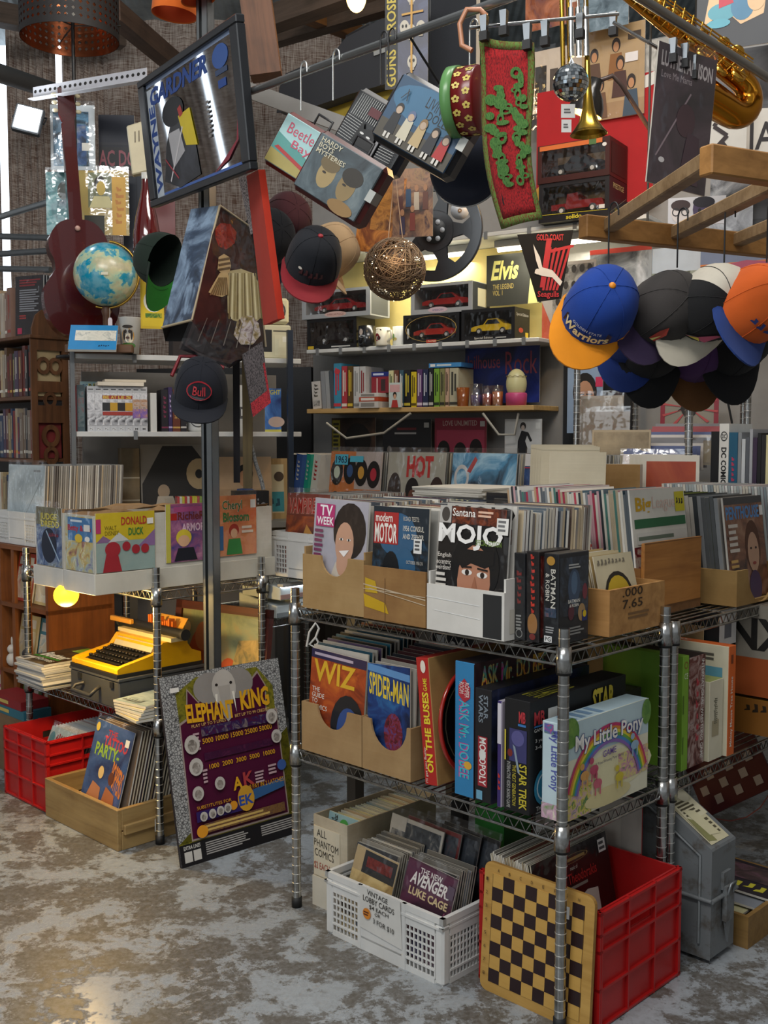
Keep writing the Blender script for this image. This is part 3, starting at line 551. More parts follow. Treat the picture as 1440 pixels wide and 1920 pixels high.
# ================================================================ front rack, middle deck
Z1 = ZM + .008
y3 = -.006
xa = A.hy(566,1404,y3)[0]; xb = A.hy(678,1440,y3)[0]; xc = A.hy(800,1486,y3)[0]; hq = A.hy(566,1314,y3)[1] - Z1
xc = min(xc,xb + .175)
bin_(A,xa,xb,y3,.27,Z1,hq,'card|#a5865c|#92724a','fibreboard file with scooped front, left of its twin on the middle deck',cut=(.52,.058),side_h=hq)
bin_(A,xb + .003,xc,y3,.27,Z1,hq,'card|#a8895e|#94744b','fibreboard file with scooped front holding the blue superhero comic',cut=(.55,.064,1.1),side_h=hq)
sheet('magazine',xb - xa - .022,.272,.006,lean_m(A,xa + .010,.004,Z1 + .012,.05,roll=R(2)),'#8a3c22','#c9c2b4',[('r',0,0,1,1,'pic|#5a2016|#a8481f|#c96a24|s14'),('r',0,.91,1,1,'#2c2446'),('g',.06,.93,.95,.98,1,'#b9a9b9'),('t','WIZ',.06,.68,.82,.90,'#e0b02a',.02),('t','THE\nGUIDE\nTO\nCOMICS',.05,.4,.34,.62,'#e6ded2',.005),('e',.72,.3,.3,.32,'#16181f'),('e',.74,.28,.2,.22,'#2c4a88'),('e',.7,.08,.2,.1,'#d8801c')],
      'orange guide to comics with yellow letters, in the left scooped file','magazine')
sheet('comic_book',xc - xb - .024,.262,.004,lean_m(A,xb + .012,.004,Z1 + .012,.06,roll=R(-3)),'#1f4a86','#c9c2b4',[('r',0,0,1,1,'pic|#0c1430|#1c3a74|#2f6aa0|s16'),('t','SPIDER-MAN',.04,.70,.97,.92,'#e0c238',.02,0,-.08),('p',[(0,.93),(1,.86),(1,.93),(0,1)],'#5a8cc0'),('e',.62,.34,.22,.2,'pic|#200c16|#7a2430|#3a4a8a|s60')],'blue comic with yellow arched title in the right scooped file','comic')
for i in range(13):
    c = random.choice(['#1b1d20','#7c2a26','#2a6a7c','#c9c29a','#5a4a6a','#30343c','#b8b2a8','#244a5a'])
    sheet('magazine',xb - xa - .024,.28 + i * .0035,.005,lean_m(A,xa + .011,.02 + i * .0165,Z1 + .010,.04),c,'#d8d2c4',None,'comic guide filed behind the orange one in the left scooped file','magazine','comic guides in the left scooped file')
sheet('magazine',xc - xb - .03,.34,.005,lean_m(A,xb + .022,.24,Z1 + .010,.02),'#17171a','#d8d2c4',[('t','Tat',.1,.74,.8,.96,'#dcd8d0',0),('o',.16,.9,.2,.08,.12,'#dcd8d0'),('r',.1,.84,.3,.92,'#c9c9c6')],'black magazine with white script title standing tall behind the blue comic','magazine')
for i in range(9):
    c = random.choice(['#22242a','#4a1f22','#394a5c','#9a948a'])
    sheet('magazine',xc - xb - .028,.268 + i * .004,.005,lean_m(A,xb + .013,.02 + i * .021,Z1 + .010,.045),c,'#d8d2c4',None,'magazine filed behind the blue superhero comic','magazine','magazines in the right scooped file')
def game(x0u,vb,w,d,h,mats,prints,label,roll=0.0,y=.0,lean=0):
    x = A.hy(x0u,vb,y)[0]; return block('board_game',w,d,h,lean_m(A,x,y,Z1 + .004 + (abs(math.sin(roll)) * w if roll > 0 else 0),lean,0,roll),mats,prints,label,'board game','board games on the middle deck',bevel=.0015),x
game(797,1508,.042,.30,.315,{'*': '#8f1f1a','f': '#b3241e','r': 'card|#b08a52|#957040','t': '#9a1f1a'},{'f': [('V','ON THE BUSES',.3,.10,.8,.73,'#ead436',.03),('V','GAME',.45,.74,.75,.84,'#ead436',.01),("V","I'll get you Butler",.12,.02,.34,.30,'#f1e6d8',0),('e',.55,.93,.2,.05,'#eadfd0')]},'red board game with yellow title on its spine, leaning beside the scooped files',roll=R(-6))
# round tray with red rim
xt_ = A.hy(835,1500,.02)[0]
M = lean_m(A,xt_ - .002,.135,Z1 + .150,roll=R(-6)) @ Matrix.Rotation(PI / 2,4,'Y')
t = thing('round_tray','round black tray with glossy red rim between two board games','tray',M=M)
MB().lathe([(.0001,0),(.128,0),(.134,.010),(.143,.012),(.145,.006),(.138,-.002),(.0001,-.002)],'#a02018|r.2|c.6',40).build('rim',t)
q = MB(); q.draw((-.128,-.128,.0006),(.256,0,0),(0,.256,0),[('e',.5,.5,.5,.5,'#131214|r.25'),('p',[(.5,.62),(.72,.3),(.28,.3)],'#c9b98c'),('p',[(.5,.54),(.64,.33),(.36,.33)],'#a3261e'),('e',.3,.75,.06,.05,'#a05a6a'),('e',.72,.72,.05,.05,'#b8962c'),('e',.2,.45,.04,.06,'#3a8a7a'),('e',.82,.45,.05,.04,'#7a3a8a'),('o',.5,.5,.46,.46,.03,'#5a5040')]); q.build('printed_design',t)
game(852,1522,.060,.47,.325,{'*': '#1f1a1e','f': '#2f80b4','r': '#1d1418','t': '#241c22'},{'f': [('v','ASK Mr. DOBEE',.22,.14,.72,.72,'#c8458c',.02),('v','ASK Mr. DOBEE',.27,.135,.77,.715,'#3fb6c8',.01),('p',[(.2,.82),(.5,.88),(.8,.82),(.8,.74),(.5,.7),(.2,.75)],'#b02c3a'),('v','ROMPER\nROOM',.25,.74,.75,.85,'#eadfd8',.0),('e',.7,.24,.2,.03,'#d8a53a')],'r': [('r',0,0,1,1,'pic|#160e12|#301a22|#4a2028|s14'),('t','ASK Mr. DO BEE',.05,.80,.60,.97,'pic|#a01f4a|#d8a12c|#2c9a8a|#c02c8a|s22',.03),('e',.66,.9,.025,.04,'#d8d4cc')]},
     'blue children\'s board game with lettered spine and dark colourful side')
game(889,1550,.050,.40,.270,{'*': '#15151a','f': '#16161b','t': '#1a1a20'},{'f': [('v','STAR\nWARS',.24,.70,.80,.95,'#7f8a94',.02),('r',.22,.14,.78,.58,'#a02a34'),('v','MONOPOLY',.30,.15,.70,.57,'#eeeae4',.02),('r',.14,.02,.5,.10,'#6fa6c2'),('e',.5,.42,.2,.05,'#dcdcd8')],'r': [('r',0,0,1,1,'pic|#101016|#1c2440|#38406a|s10')]},'black space-themed property game with red title box on its spine')
game(931,1556,.013,.34,.250,{'*': '#b9b3bd','f': '#3a2a6a','r': '#b9b0c0'},{'f': [('v','VIA',.2,.15,.8,.32,'#c0342c'),('r',.1,.6,.9,.98,'#d7d2da')]},'thin pale violet game wedged between two black ones')
game(944,1566,.072,.40,.262,{'*': '#111214','f': '#121316','r': '#111215','t': '#15161a'},{'f': [('t','MB',.58,.80,.84,.9,'#b8343c',.03),('r',.55,.77,.86,.79,'#3a78b8'),('r',.22,.45,.9,.74,'#3a3a6a'),('e',.55,.66,.25,.07,'#5a5890'),('e',.25,.52,.1,.035,'#7a2a22'),('p',[(.36,.6),(.46,.58),(.66,.34),(.56,.36)],'#8a9aa6'),('v','STAR TREK',.62,.04,.92,.44,'#c8b838',.02),('v','INTERACTIVE VIDEO BOARD GAME',.14,.03,.28,.44,'#b8b8b4',0),('v','THE NEXT GENERATION',.36,.06,.5,.42,'#c8b838',0),('r',.04,.45,.1,.72,'#c8b838')],
      'r': [('t','MB',.04,.78,.14,.9,'#b8343c',.03),('r',.04,.76,.14,.775,'#3a78b8'),('t','GAMES',.04,.72,.14,.75,'#d8d8d4',0),('r',.17,.8,.26,.9,'#e4e4e0'),('t','3 years & up',.05,.62,.26,.66,'#d8d8d4',0),('t','3-6 players',.05,.56,.26,.6,'#d8d8d4',0),('e',.15,.22,.11,.17,'#2f86a8'),('o',.15,.22,.085,.13,.12,'#cfe2ea'),('l',.15,.1,.15,.34,.002,'#cfe2ea'),('t','THIS GAME',.06,.02,.24,.06,'#d8d8d4',0),('t','STAR',.62,.72,.86,.95,'#cdb838',.04)],'t': [('t','STAR',.2,.1,.9,.5,'#8a8428',.01)]},'tall black space video board game with yellow title and blue round seal')
xm1 = .888; wmlp = .062
pony = [('r',0,0,1,1,'#e6e2c8'),('r',0,.62,1,1,'#bcd2d8'),('e',.55,.34,.5,.22,'#e3dcb2'),('r',0,0,.3,.34,'pic|#5c8a3a|#c9a0b8|#d8c85a|#3a7a4a|#b070a8|s45'),('r',.62,.2,1,.5,'pic|#5c8a3a|#c98aa8|#d8d07a|#9a78a8|s45'),('e',.5,.1,.28,.1,'#dccf9a'),('e',.05,.9,.1,.16,'pic|#4a7a3a|#7aa04a|s40'),('e',.97,.86,.06,.14,'pic|#4a7a3a|#7aa04a|s40')]
for i,c in enumerate(['#c23a6a','#d88a3a','#e3cf3e','#6aa84a','#4a86c0','#8a6ab0']):
    n = 16; r0 = .84 - i * .034; r1 = r0 - .036; pony.append(('p',[(.5 + r0 * .605 * math.cos(R(18 + 144 * k / n)),.03 + r0 * 1.0 * math.sin(R(18 + 144 * k / n))) for k in range(n + 1)] + [(.5 + r1 * .605 * math.cos(R(162 - 144 * k / n)),.03 + r1 * 1.0 * math.sin(R(162 - 144 * k / n))) for k in range(n + 1)],c))
pony += [('t','My Little Pony',.10,.64,.92,.86,'#3c4a8a',.05,0,.0),('t','My Little Pony',.10,.645,.92,.855,'#f4f1ea',.018,0,.0),('t','GAME',.42,.53,.58,.60,'#6a4a9a',.01,0,.01),('t','A Prize-Winning Pony Game',.33,.46,.67,.50,'#4a4a6a',0,0,.01)]
for (x,y,c) in ((.36,.28,'#cf6a7a'),(.62,.26,'#d2bf3e'),(.2,.42,'#d8a05a'),(.8,.55,'#9ab8d0'),(.3,.45,'#c0506a')):   # plain pastel animal shapes
    pony += [('e',x,y,.05,.05,c),('e',x - .03,y + .1,.025,.035,c),('r',x - .035,y - .12,x - .02,y,c),('r',x + .02,y - .12,x + .035,y,c)]
block('board_game',wmlp,.35,.222,lean_m(A,xm1 - wmlp - .004,.024,Z1 + .002),{'*': '#cfe0e4','f': '#c8dce2','r': '#e6e2c8','t': '#bcd4de'},{'r': pony,'f': [('v','My Little Pony',.3,.3,.75,.92,'#5a62a8',.02),('r',0,0,1,.16,'pic|#6a9a4a|#c9a0b8|#e6e2c8|s45'),('r',.1,.88,.5,.98,'pic|#6a9a4a|#5a62a8|#c0506a|s60')],'t': [('g',.1,.1,.9,.5,4,'#7a9ab8')]},'pale blue pony board game with a rainbow on its lid, by the near corner post','board game','board games on the middle deck',bevel=.0015)
# flat boxes at the back of the middle deck
block('storage_box',.22,.10,.21,lean_m(A,.56,.415,Z1),{'*': '#2a2522','t': '#332c28'},None,'dark flat box standing at the back of the middle deck','box')
# ================================================================ floor under the front rack
yP = .045
xp0 = .022; xp1 = A.hy(651,1549,yP)[0]; hP = A.hy(651,1549,yP)[1]
t = thing('cardboard_box','grubby cardboard box of comics with a handwritten paper sign','box',A.W(xp0,yP),A.yaw)
CB = 'card|#b9ab92|#94856a'; Wp = xp1 - xp0; Dp = .36
MB().box(0,0,0,Wp,.004,hP,'card|#c4b9a2|#a59780').build('front_panel',t); MB().box(0,Dp,0,Wp,Dp + .004,hP,CB).build('back_panel',t)
for xx in (0,Wp - .004): MB().box(xx,.004,0,xx + .004,Dp,hP,CB).build('side_panel',t)
MB().box(.004,.004,0,Wp - .004,Dp,.004,CB).build('base_panel',t)
MB().box(-.003,-.003,.0,Wp + .003,0,.085,'#c9c4b6').build('bottom_lid',t,label='pale slip-on base lid')
sg = MB().box(.004,-.0025,.09,Wp * .80,-.0005,hP - .03,'#cdc4ae').build('paper_sign',t)
MB().draw((.004,-.0025,.09),(Wp * .80 - .004,0,0),(0,0,hP - .12),[('t','ALL',.12,.80,.5,.95,'#2e2a26',0),('t','PHANTOM',.02,.60,.95,.75,'#2e2a26',0,0,-.03),('t','COMICS',.04,.40,.78,.55,'#2e2a26',0,0,-.02),('t','$2 EACH',.02,.12,.62,.28,'#9a3a34',0)],.0003).build('handwriting',sg)
for i in range(26):
    sheet('comic_book',Wp - .012,hP - .012 + random.uniform(-.004,.002),.005,lean_m(A,xp0 + .006,yP + .012 + i * .0115,.006,.22),random.choice(['#d8cf9a','#b8b4a0','#cfcab8','#9aa6a0','#d9d2b0','#c0a884']),'#e9e4cc',None,'old comic packed tightly in the box with the handwritten sign','comic','comics in the signed cardboard box')
sheet('comic_book',Wp - .012,hP - .004,.004,lean_m(A,xp0 + .006,yP + .005,.006,.20),'#8fb0b4','#e9e4cc',[('t','THE',.1,.88,.3,.94,'#26221f'),('t','PHANTOM',.06,.72,.95,.84,'#b02a24',.03),('e',.52,.9,.14,.06,'#4a9a4a'),('t','34',.2,.94,.3,.985,'#26221f'),('t','BAPUKA',.7,.84,.96,.9,'#26221f')],'pale blue comic with red title at the front of the signed box','comic')

# white perforated crate
def white_crate(fr,x,y,W,D,H,label,group='white perforated crates',z=0.0):
    c = '#d9d9d6|r.35'; t = thing('plastic_crate',label,'crate',fr.W(x,y,z),fr.yaw,group)
    q = MB()
    for (a,b_,cc,d) in ((0,0,W,.012),(0,D - .012,W,D),(0,0,.012,D),(W - .012,0,W,D)):
        q.box(a,b_,H - .016,cc,d,H,c); q.box(a - .002 * (a == 0),b_ - .002 * (b_ == 0),H - .030,cc,d,H - .024,c)
    q.build('rim',t)
    MB().box(.004,.004,0,W - .004,D - .004,.008,c).build('base',t)
    for (px,py) in ((0,0),(W - .028,0),(0,D - .028),(W - .028,D - .028)): MB().box(px,py,0,px + .028,py + .028,H - .016,c).build('corner_post',t,bevel=.006)
    def side(L,M,solid):
        s = MB(); a0,a1 = .028,L - .028; pa,pb = (a0 + (a1 - a0) * .30,a0 + (a1 - a0) * .70) if solid else (a1,a1)
        s.box(a0,.001,0,a1,.006,.014,c,M); s.box(a0,.001,H - .05,a1,.006,H - .016,c,M); s.box(a0,0,H * .18,a1,.007,H * .21,c,M)
        if solid: s.box(pa,.0,.0,pb,.005,H - .016,c,M); s.box(pa - .012,-.001,0,pa,.008,H,c,M); s.box(pb,-.001,0,pb + .012,.008,H,c,M)
        segs = [(a0,pa - .012),(pb + .012,a1)] if solid else [(a0,a1)]
        for s0,s1 in segs:
            n = max(3,int((s1 - s0) / .0125))
            for i in range(n + 1): xx = s0 + (s1 - s0) * i / n; s.box(xx - .002,.0015,.012,xx + .002,.0055,H - .045,c,M)
            m = 6
            for j in range(1,m): zz = .014 + (H - .06) * j / m; s.box(s0,.002,zz - .002,s1,.005,zz + .002,c,M)
        s.build('side_panel',t)
    side(W,Matrix.Identity(4),True); side(W,Matrix.Translation((W,D,0)) @ Matrix.Rotation(PI,4,'Z'),True)
    side(D,Matrix.Translation((W,0,0)) @ Matrix.Rotation(PI / 2,4,'Z'),False); side(D,Matrix.Translation((0,D,0)) @ Matrix.Rotation(-PI / 2,4,'Z'),False)
    return t
xw0,yw0,Ww,Dw,Hw = .172,-.048,.418,.28,.168
Dw = .30
wc = white_crate(A,xw0,yw0,Ww,Dw,Hw,'white perforated crate of lobby cards on the floor with a handwritten sign')
sg = MB().poly([(.135,-.0022,.06),(.285,-.0022,.048),(.28,-.004,.172),(.138,-.004,.172)],'#d8d7d2')
sg = sg.build('paper_sign',wc); MB().draw((.138,-.0036,.06),(.142,0,0),(0,0,.11),[('t','VINTAGE',.18,.86,.70,.98,'#1f1d1b',.005,0,-.04),('t','LOBBY CARDS',.08,.69,.86,.82,'#1f1d1b',.005,0,-.05),('t','$4 EACH',.24,.53,.72,.64,'#1f1d1b',.005,0,-.04),('t','OR',.38,.42,.52,.50,'#1f1d1b',.005),('t','3 FOR $10',.34,.22,.86,.36,'#1f1d1b',.005,0,-.06),('e',.18,.40,.10,.13,'#d8862c'),('g',.1,.34,.25,.46,2,'#5a2a18')],.001).build('handwriting',sg)
rc = (A,xw0,yw0)
sheet('lobby_card',.155,.225,.003,lean_m(A,xw0 + .022,yw0 + .024,.012,.28,roll=R(4)),'#b9a27a','#e4e0d6',[('r',0,0,1,.72,'pic|#8a6a3c|#c9b07a|#dfcf9c|s12'),('r',.22,.72,.98,.98,'#2a2c30'),('r',.3,.8,.9,.92,'pic|#3a2020|#7a2c28|#555a60|s40'),('p',[(.36,.12),(.66,.12),(.62,.42),(.42,.42)],'#3c4a58'),('e',.53,.5,.07,.06,'#a87c5c'),('e',.1,.25,.2,.06,'#3a2c20'),('e',.75,.06,.12,.06,'#4a2c20')],'lobby card with a man in blue on a sandy ground','lobby card',sleeve=True)
for i in range(12):
    sheet('lobby_card',.152,.225 + random.uniform(-.006,.006),.004,lean_m(A,xw0 + .024 + i * .0004,yw0 + .036 + i * .0085,.012,.28),random.choice(['#8a8478','#5a564e','#b8b2a4','#3a3c40']),'#d8d2c4',None,'bagged lobby card behind the man in blue','lobby card','lobby cards in the white crate')
sheet('lobby_card',.165,.225,.003,lean_m(A,xw0 + .215,yw0 + .022,.034,.26,roll=R(5)),'#4a2438','#e4e0d6',[('r',.02,.02,.98,.98,'pic|#2a1626|#5a2a44|#3c3048|s10'),('t','THE NEW',.28,.88,.72,.945,'#e9e4e0',.01),('t','AVENGERS',.12,.74,.92,.88,'#e9e4e0',.03,.03),('t','LUKE CAGE',.14,.62,.92,.71,'#c8b48a',.03),('p',[(.4,.02),(.7,.02),(.64,.4),(.5,.4)],'#4a4560'),('e',.58,.44,.08,.08,'#3c3444'),('l',.2,.05,.5,.4,.003,'#b8b0b8'),('l',.7,.2,.9,.6,.003,'#8a4a6a'),('r',.86,.76,.99,.9,'#5a4a5a')],'purple superhero comic with white and tan title in the white crate','comic',sleeve=True)
for i in range(10):
    sheet('lobby_card',.160,.228 + random.uniform(-.006,.006),.004,lean_m(A,xw0 + .212,yw0 + .036 + i * .0095,.012,.26),random.choice(['#2a2c30','#4a4c54','#6a665e','#8a8f96']),'#d8d2c4',None,'bagged card behind the purple comic in the white crate','lobby card','cards on the right of the white crate')
for i,(xx,c,l) in enumerate(((.035,'#c9c4ba','dotted'),(.08,'#7a2c2c','red-cornered'),(.13,'#20242a','dark blue glossy'),(.18,'#16181c','black-framed'))):
    sheet('lobby_card',.19,.27,.004,lean_m(A,xw0 + xx,yw0 + .150 + i * .018,.020,.24,roll=R(2)),c,'#c9c6be',[('r',.04,.04,.96,.96,'pic|#20242a|#4a5058|%s|s18' % c),('r',.8,.1,.95,.24,'#d0d0cc'),('r',0,.86,.3,1,c)],l + ' bagged print standing at the back of the white crate','print',sleeve=True)
# red ribbed record crate
def red_crate(fr,x,y,W,D,H,label,group='red ribbed record crates',handle=True):
    c = '#b11a1a|r.38'; t = thing('plastic_crate',label,'crate',fr.W(x,y),fr.yaw,group); th = .005
    def wall(L,M,hnd):
        s = MB(); q = ring(8)
        if hnd:
            a,b_ = L * .36,L * .64; z0,z1 = H * .70,H * .80
            s.box(0,.008,0,L,.008 + th,z0,c,M); s.box(0,.008,z1,L,.008 + th,H,c,M); s.box(0,.008,z0,a,.008 + th,z1,c,M); s.box(b_,.008,z0,L,.008 + th,z1,c,M)
        else: s.box(0,.008,0,L,.008 + th,H,c,M)
        for z in (.006,H * .34,H * .66,H * .80,H - .006): s.box(0,0,z - .003,L,.008,z + .003,c,M)
        for k in (0.004,L * .34,L * .66,L - .004): s.box(k - .003,.0005,0,k + .003,.008,H,c,M)
        s.build('ribbed_wall',t)
    wall(W,Matrix.Identity(4),False); wall(W,Matrix.Translation((W,D,0)) @ Matrix.Rotation(PI,4,'Z'),False)
    wall(D,Matrix.Translation((W,0,0)) @ Matrix.Rotation(PI / 2,4,'Z'),handle); wall(D,Matrix.Translation((0,D,0)) @ Matrix.Rotation(-PI / 2,4,'Z'),handle)
    MB().box(.013,.013,0,W - .013,D - .013,.006,c).build('base',t)
    return t
xr0,yr0,Wr,Dr,Hr = .620,.050,.345,.36,.273
red_crate(A,xr0,yr0,Wr,Dr,Hr,'red ribbed crate of records in front at right, behind the checkerboard')
for i in range(24):
    M = lean_m(A,xr0 + .090 + i * .0048,yr0 + .015,.010) @ Matrix.Rotation(PI / 2,4,'Z') @ Matrix.Rotation(R(-12),4,'X')
    sheet('record_sleeve',.315,.315 + random.uniform(-.004,.004),.0035,M,random.choice(['#3a3632','#8a857c','#5a564e','#b9b4a8','#6a3a2c']),random.choice(['#d8d0b8','#e4e0d4','#b9a98c','#e9e5d8','#c9bfa8']),None,'record in a clear sleeve packed in the front red crate','record','records in the front red crate')
M = lean_m(A,xr0 + .090 + 24 * .0048 + .003,yr0 + .015,.010) @ Matrix.Rotation(PI / 2,4,'Z') @ Matrix.Rotation(R(-12),4,'X')
sheet('record_sleeve',.315,.315,.0035,M,'#14100f','#d8d0b8',[('r',.3,.88,.72,.945,'#2a241c'),('o',.51,.912,.21,.033,.06,'#b09a5c'),('g',.33,.89,.68,.93,1,'#b09a5c'),('t','music of',.46,.83,.56,.86,'#d8d0c4',0),('t','Mikis Theodorakis',.24,.73,.80,.81,'#c4322c',.01),('g',.28,.68,.76,.72,1,'#9a948a'),('p',[(.3,.28),(.78,.38),(.78,.62),(.64,.64),(.52,.60),(.32,.58)],'#e4ddd0'),('p',[(.42,.28),(.64,.34),(.64,.5),(.48,.46)],'#14100f'),('r',.86,.86,.96,.96,'#eceae4'),('g',.87,.87,.95,.95,2,'#555555'),('r',.02,.5,.1,.64,'#2a2420')],
      'black record cover with red composer name at the right of the crate','record',sleeve=True)
# checkerboard leaning on the crate front
nb = .0325; bw = 8 * nb + .05
M = lean_m(A,xr0 + .028,-.040,.0,.14)
M = Matrix.Translation(A.W(xr0 + .030,.0175,0)) @ Matrix.Rotation(A.yaw,4,'Z') @ Matrix.Rotation(R(-3.6),4,'X')
t = thing('checkerboard','wooden checkerboard with rounded corners leaning on the red crate','game board',M=M)
out = []
for (cx,cz,a0) in ((bw - .02,.02,-90),(bw - .02,bw - .02,0),(.02,bw - .02,90),(.02,.02,180)):
    out += [(cx + .02 * math.cos(R(a0 + 90 * i / 5)),cz + .02 * math.sin(R(a0 + 90 * i / 5))) for i in range(6)]
fr_ = MB().prism(out,0,.010,'wood|#c39a52|#a37a36|x',None,'wood|#a9803f|#8a642c|x').build('board',t,bevel=.001)
MB().draw((0,0,0),(bw,0,0),(0,0,bw),[('o',.02,.02,0,0,0,'#6a4a24')] + [('l',.085,.085,.915,.085,.001,'#4a341c'),('l',.085,.915,.915,.915,.001,'#4a341c'),('l',.085,.085,.085,.915,.001,'#4a341c'),('l',.915,.085,.915,.915,.001,'#4a341c')] + [('t',chr(65 + i),.085 + (i + .42) * nb / bw,.94,.085 + (i + .58) * nb / bw,.965,'#4a341c',0) for i in range(8)] + [('t',str(8 - i),.03,.085 + (i + .35) * nb / bw,.05,.085 + (i + .6) * nb / bw,'#4a341c',0) for i in range(8)]).build('border_marks',fr_)
sqm = {}
for i in range(8):
    for j in range(8):
        dark = (i + j) % 2 == 0; sp = '#2b1a1c|r.35' if dark else 'wood|#cda457|#b0853c|x'
        if sp not in sqm: o = MB().box(.0002,-.0012,.0002,nb - .0002,0,nb - .0002,sp).build('square',fr_); sqm[sp] = o.data
        else: o = bpy.data.objects.new('square',sqm[sp]); COL.objects.link(o); o.parent = fr_
        o.location = (.025 + i * nb,0,.025 + j * nb)
MB().draw((.025 + 6 * nb + .002,-.0014,.025 + 7 * nb - .01),(.024,0,0),(0,0,.028),[('r',0,0,1,1,'#d8dce0'),('e',.3,.7,.2,.2,'#7a5aa0'),('g',.2,.1,.8,.4,2,'#555555')]).build('price_sticker',t)
# green-grey carton seen through the rack behind the games
block('carton',.10,.12,.34,lean_m(A,.40,.30,0),{'*': '#2c7a34'},None,'green cardboard carton on the floor behind the white crate','box')
sheet('record_sleeve',.30,.30,.004,lean_m(A,.535,.437,.0,0) @ Matrix.Translation((0,0,.10)),'#b9b2a8','#b02a24',[('r',.05,.05,.8,.95,'#c3bcb0'),('g',.1,.1,.6,.9,14,'#2a2624'),('V','INSTRU',.84,.1,.94,.5,'#1d1b1a')],'text-covered back of a red-edged record cover behind the front red crate','record')
# ================================================================ rack C middle deck and floor (right edge)
def cbox(yl,w,d,h,mats,prints,label,z=Z1,x1=LA - .012,lean=0,roll=0):
    return block('board_game',d,w,h,lean_m(A,x1 - d,yl,z),mats,prints,label,'board game','games on the right-hand rack',bevel=.001)
ry = lambda u,v: A.hx(u,v,LA - .012)[0]
ya = max(ry(1277,1460),CY0 + .017)
wg = .030
cbox(ya,wg,.24,.300,{'*': '#6f9a2e','r': '#7aa832','t': '#7aa83a'},{'r': [('o',.5,.92,.3,.03,.2,'#8a3a2c'),('t','CE',.2,.80,.8,.85,'#e9efda',0),('r',0,.5,.2,.66,'#54781e'),('r',0,.15,.2,.3,'#54781e')]},'narrow lime green game box beside the chrome post at right')
cbox(ya + wg + .003,.085,.26,.292,{'*': '#2a2020','r': 'pic|#1c1416|#6a3a34|#a8928c|#3a2a2e|s26','t': '#241c1c'},{'r': [('v','BADGER',.42,.2,.62,.8,'pic|#8a2430|#b8404a|#6a1c28|s60'),('v','INTERNATIONAL WRESTLING GAME',.74,.05,.9,.96,'#e4e0da',.01)]},'busy dark game box with red lettering and white spine text at right')
y5 = ya + wg + .085 + .010
cbox(y5,.075,.20,.215,{'*': '#cfc8ae','r': '#d6d0b8','t': '#9aa05a','f': '#c9c2a6'},{'r': [('r',.2,.3,.7,.5,'#a89e80'),('v','Playing cards',.3,.45,.6,.78,'#6a6a58',0)],'f': [('r',.3,.35,.7,.55,'#b0a688')]},'plain cream carton in front of the blue tree house game',x1=LA - .002)
cbox(y5 + .080,.040,.30,.300,{'*': '#d9d2b8','f': '#d4cdb4','r': '#d8682c','t': '#d8682c'},{'f': [('r',.12,.04,.94,.80,'#5f9ab0'),('r',.12,.04,.94,.16,'#7aa85a'),('e',.8,.26,.14,.07,'#d8952c'),('e',.6,.32,.1,.08,'#e4e0d4'),('t','GAME',.14,.86,.42,.93,'#2a2622',.02),('g',.5,.85,.9,.93,2,'#5a564c')],'r': [('V','Mickey Mouse Tree House',.3,.08,.7,.72,'#efe4d6',.01),('r',.3,.84,.6,.92,'#7a3a1c')],'t': [('t','Mickey',.1,.2,.6,.8,'#efe4d6',.02)]},'orange-edged tree house game with blue picture at the right edge',x1=LA + .01)
sheet('cardboard_sheet',.40,.335,.004,lean_m(A,.40,y5 + .135,Z1),'card|#a08a62|#8a734c','#b8a27a',None,'bare cardboard sheet standing behind the tree house game','cardboard')
block('video_game_box',.38,.10,.10,lean_m(A,.46,y5 + .15,Z1 + .28),{'*': '#20241f','f': '#14181a','t': 'pic|#161c16|#2c4a2c|#4a6a3a|s16','r': '#d3d0cc'},{'r': [('r',.3,.2,.7,.6,'#6a6a70')],'t': [('r',.84,0,1,1,'#cfcdca')]},'dark game box with grey end lying on top behind the cardboard sheet','box')
block('telescope_box',.60,.14,.26,lean_m(A,.44,y5 + .27,Z1 + .13),{'*': '#7a6f62','f': '#8a8478','r': '#8a5a24'},{'f': [('r',0,0,1,.42,'#9a4a1e'),('t','SPHINX',.22,.50,.92,.86,'#171513',.03),('t','CONCERTO',.02,.18,.50,.36,'#c0a48a',.01),('t','CXG',.86,.10,1.0,.26,'#1d1714',.01)]},'long grey and orange box with bold black lettering at the right edge','box')
block('yellow_box',.20,.14,.10,lean_m(A,.80,y5 + .27,Z1 + .02),{'*': '#8a5a1c','t': '#a8742a','f': '#84541a'},{'f': [('t','SCOOP',.3,.6,.9,.9,'#2a1c0c',.01)]},'amber box with dark lettering under the long grey box','box')
# grey steel ammunition-style case with a sloped, label-covered lid
P0 = atz(1352,1757,0.0)
GX,GY,_ = A.L(P0)
gy0 = max(CY0 + .03,.50); gx1 = LA + .10
yq0 = A.hx(1333,1700,gx1)[0]
yq0 = max(yq0,.47)
t = thing('steel_case','grey steel case with sloping lid covered in torn paper labels','case',A.W(gx1,yq0),A.yaw)
SG = 'rust|#6e7274|#55504a'; D_ = .125; Lc = .30
prof = [(0,.012),(0,.295),(-.17,.40),(-Lc,.40),(-Lc,.012)]     # x (front at 0, going back), z
Mx = Matrix.Identity(4)
MB().prism([(x,z) for x,z in prof][::-1],0,D_,SG,Mx).build('body',t,bevel=.004)
q = MB()
q.tube([(.004,-.004,.165),(.004,D_ + .004,.165)],.006,SG,6); q.tube([(.004,-.004,.165),(-Lc,-.004,.165)],.006,SG,6)
q.tube([(-.03,-.004,.05),(-.03,-.004,.275),(-.175,-.004,.365),(-.26,-.004,.365)],.004,SG,5); q.build('seam_ribs',t)
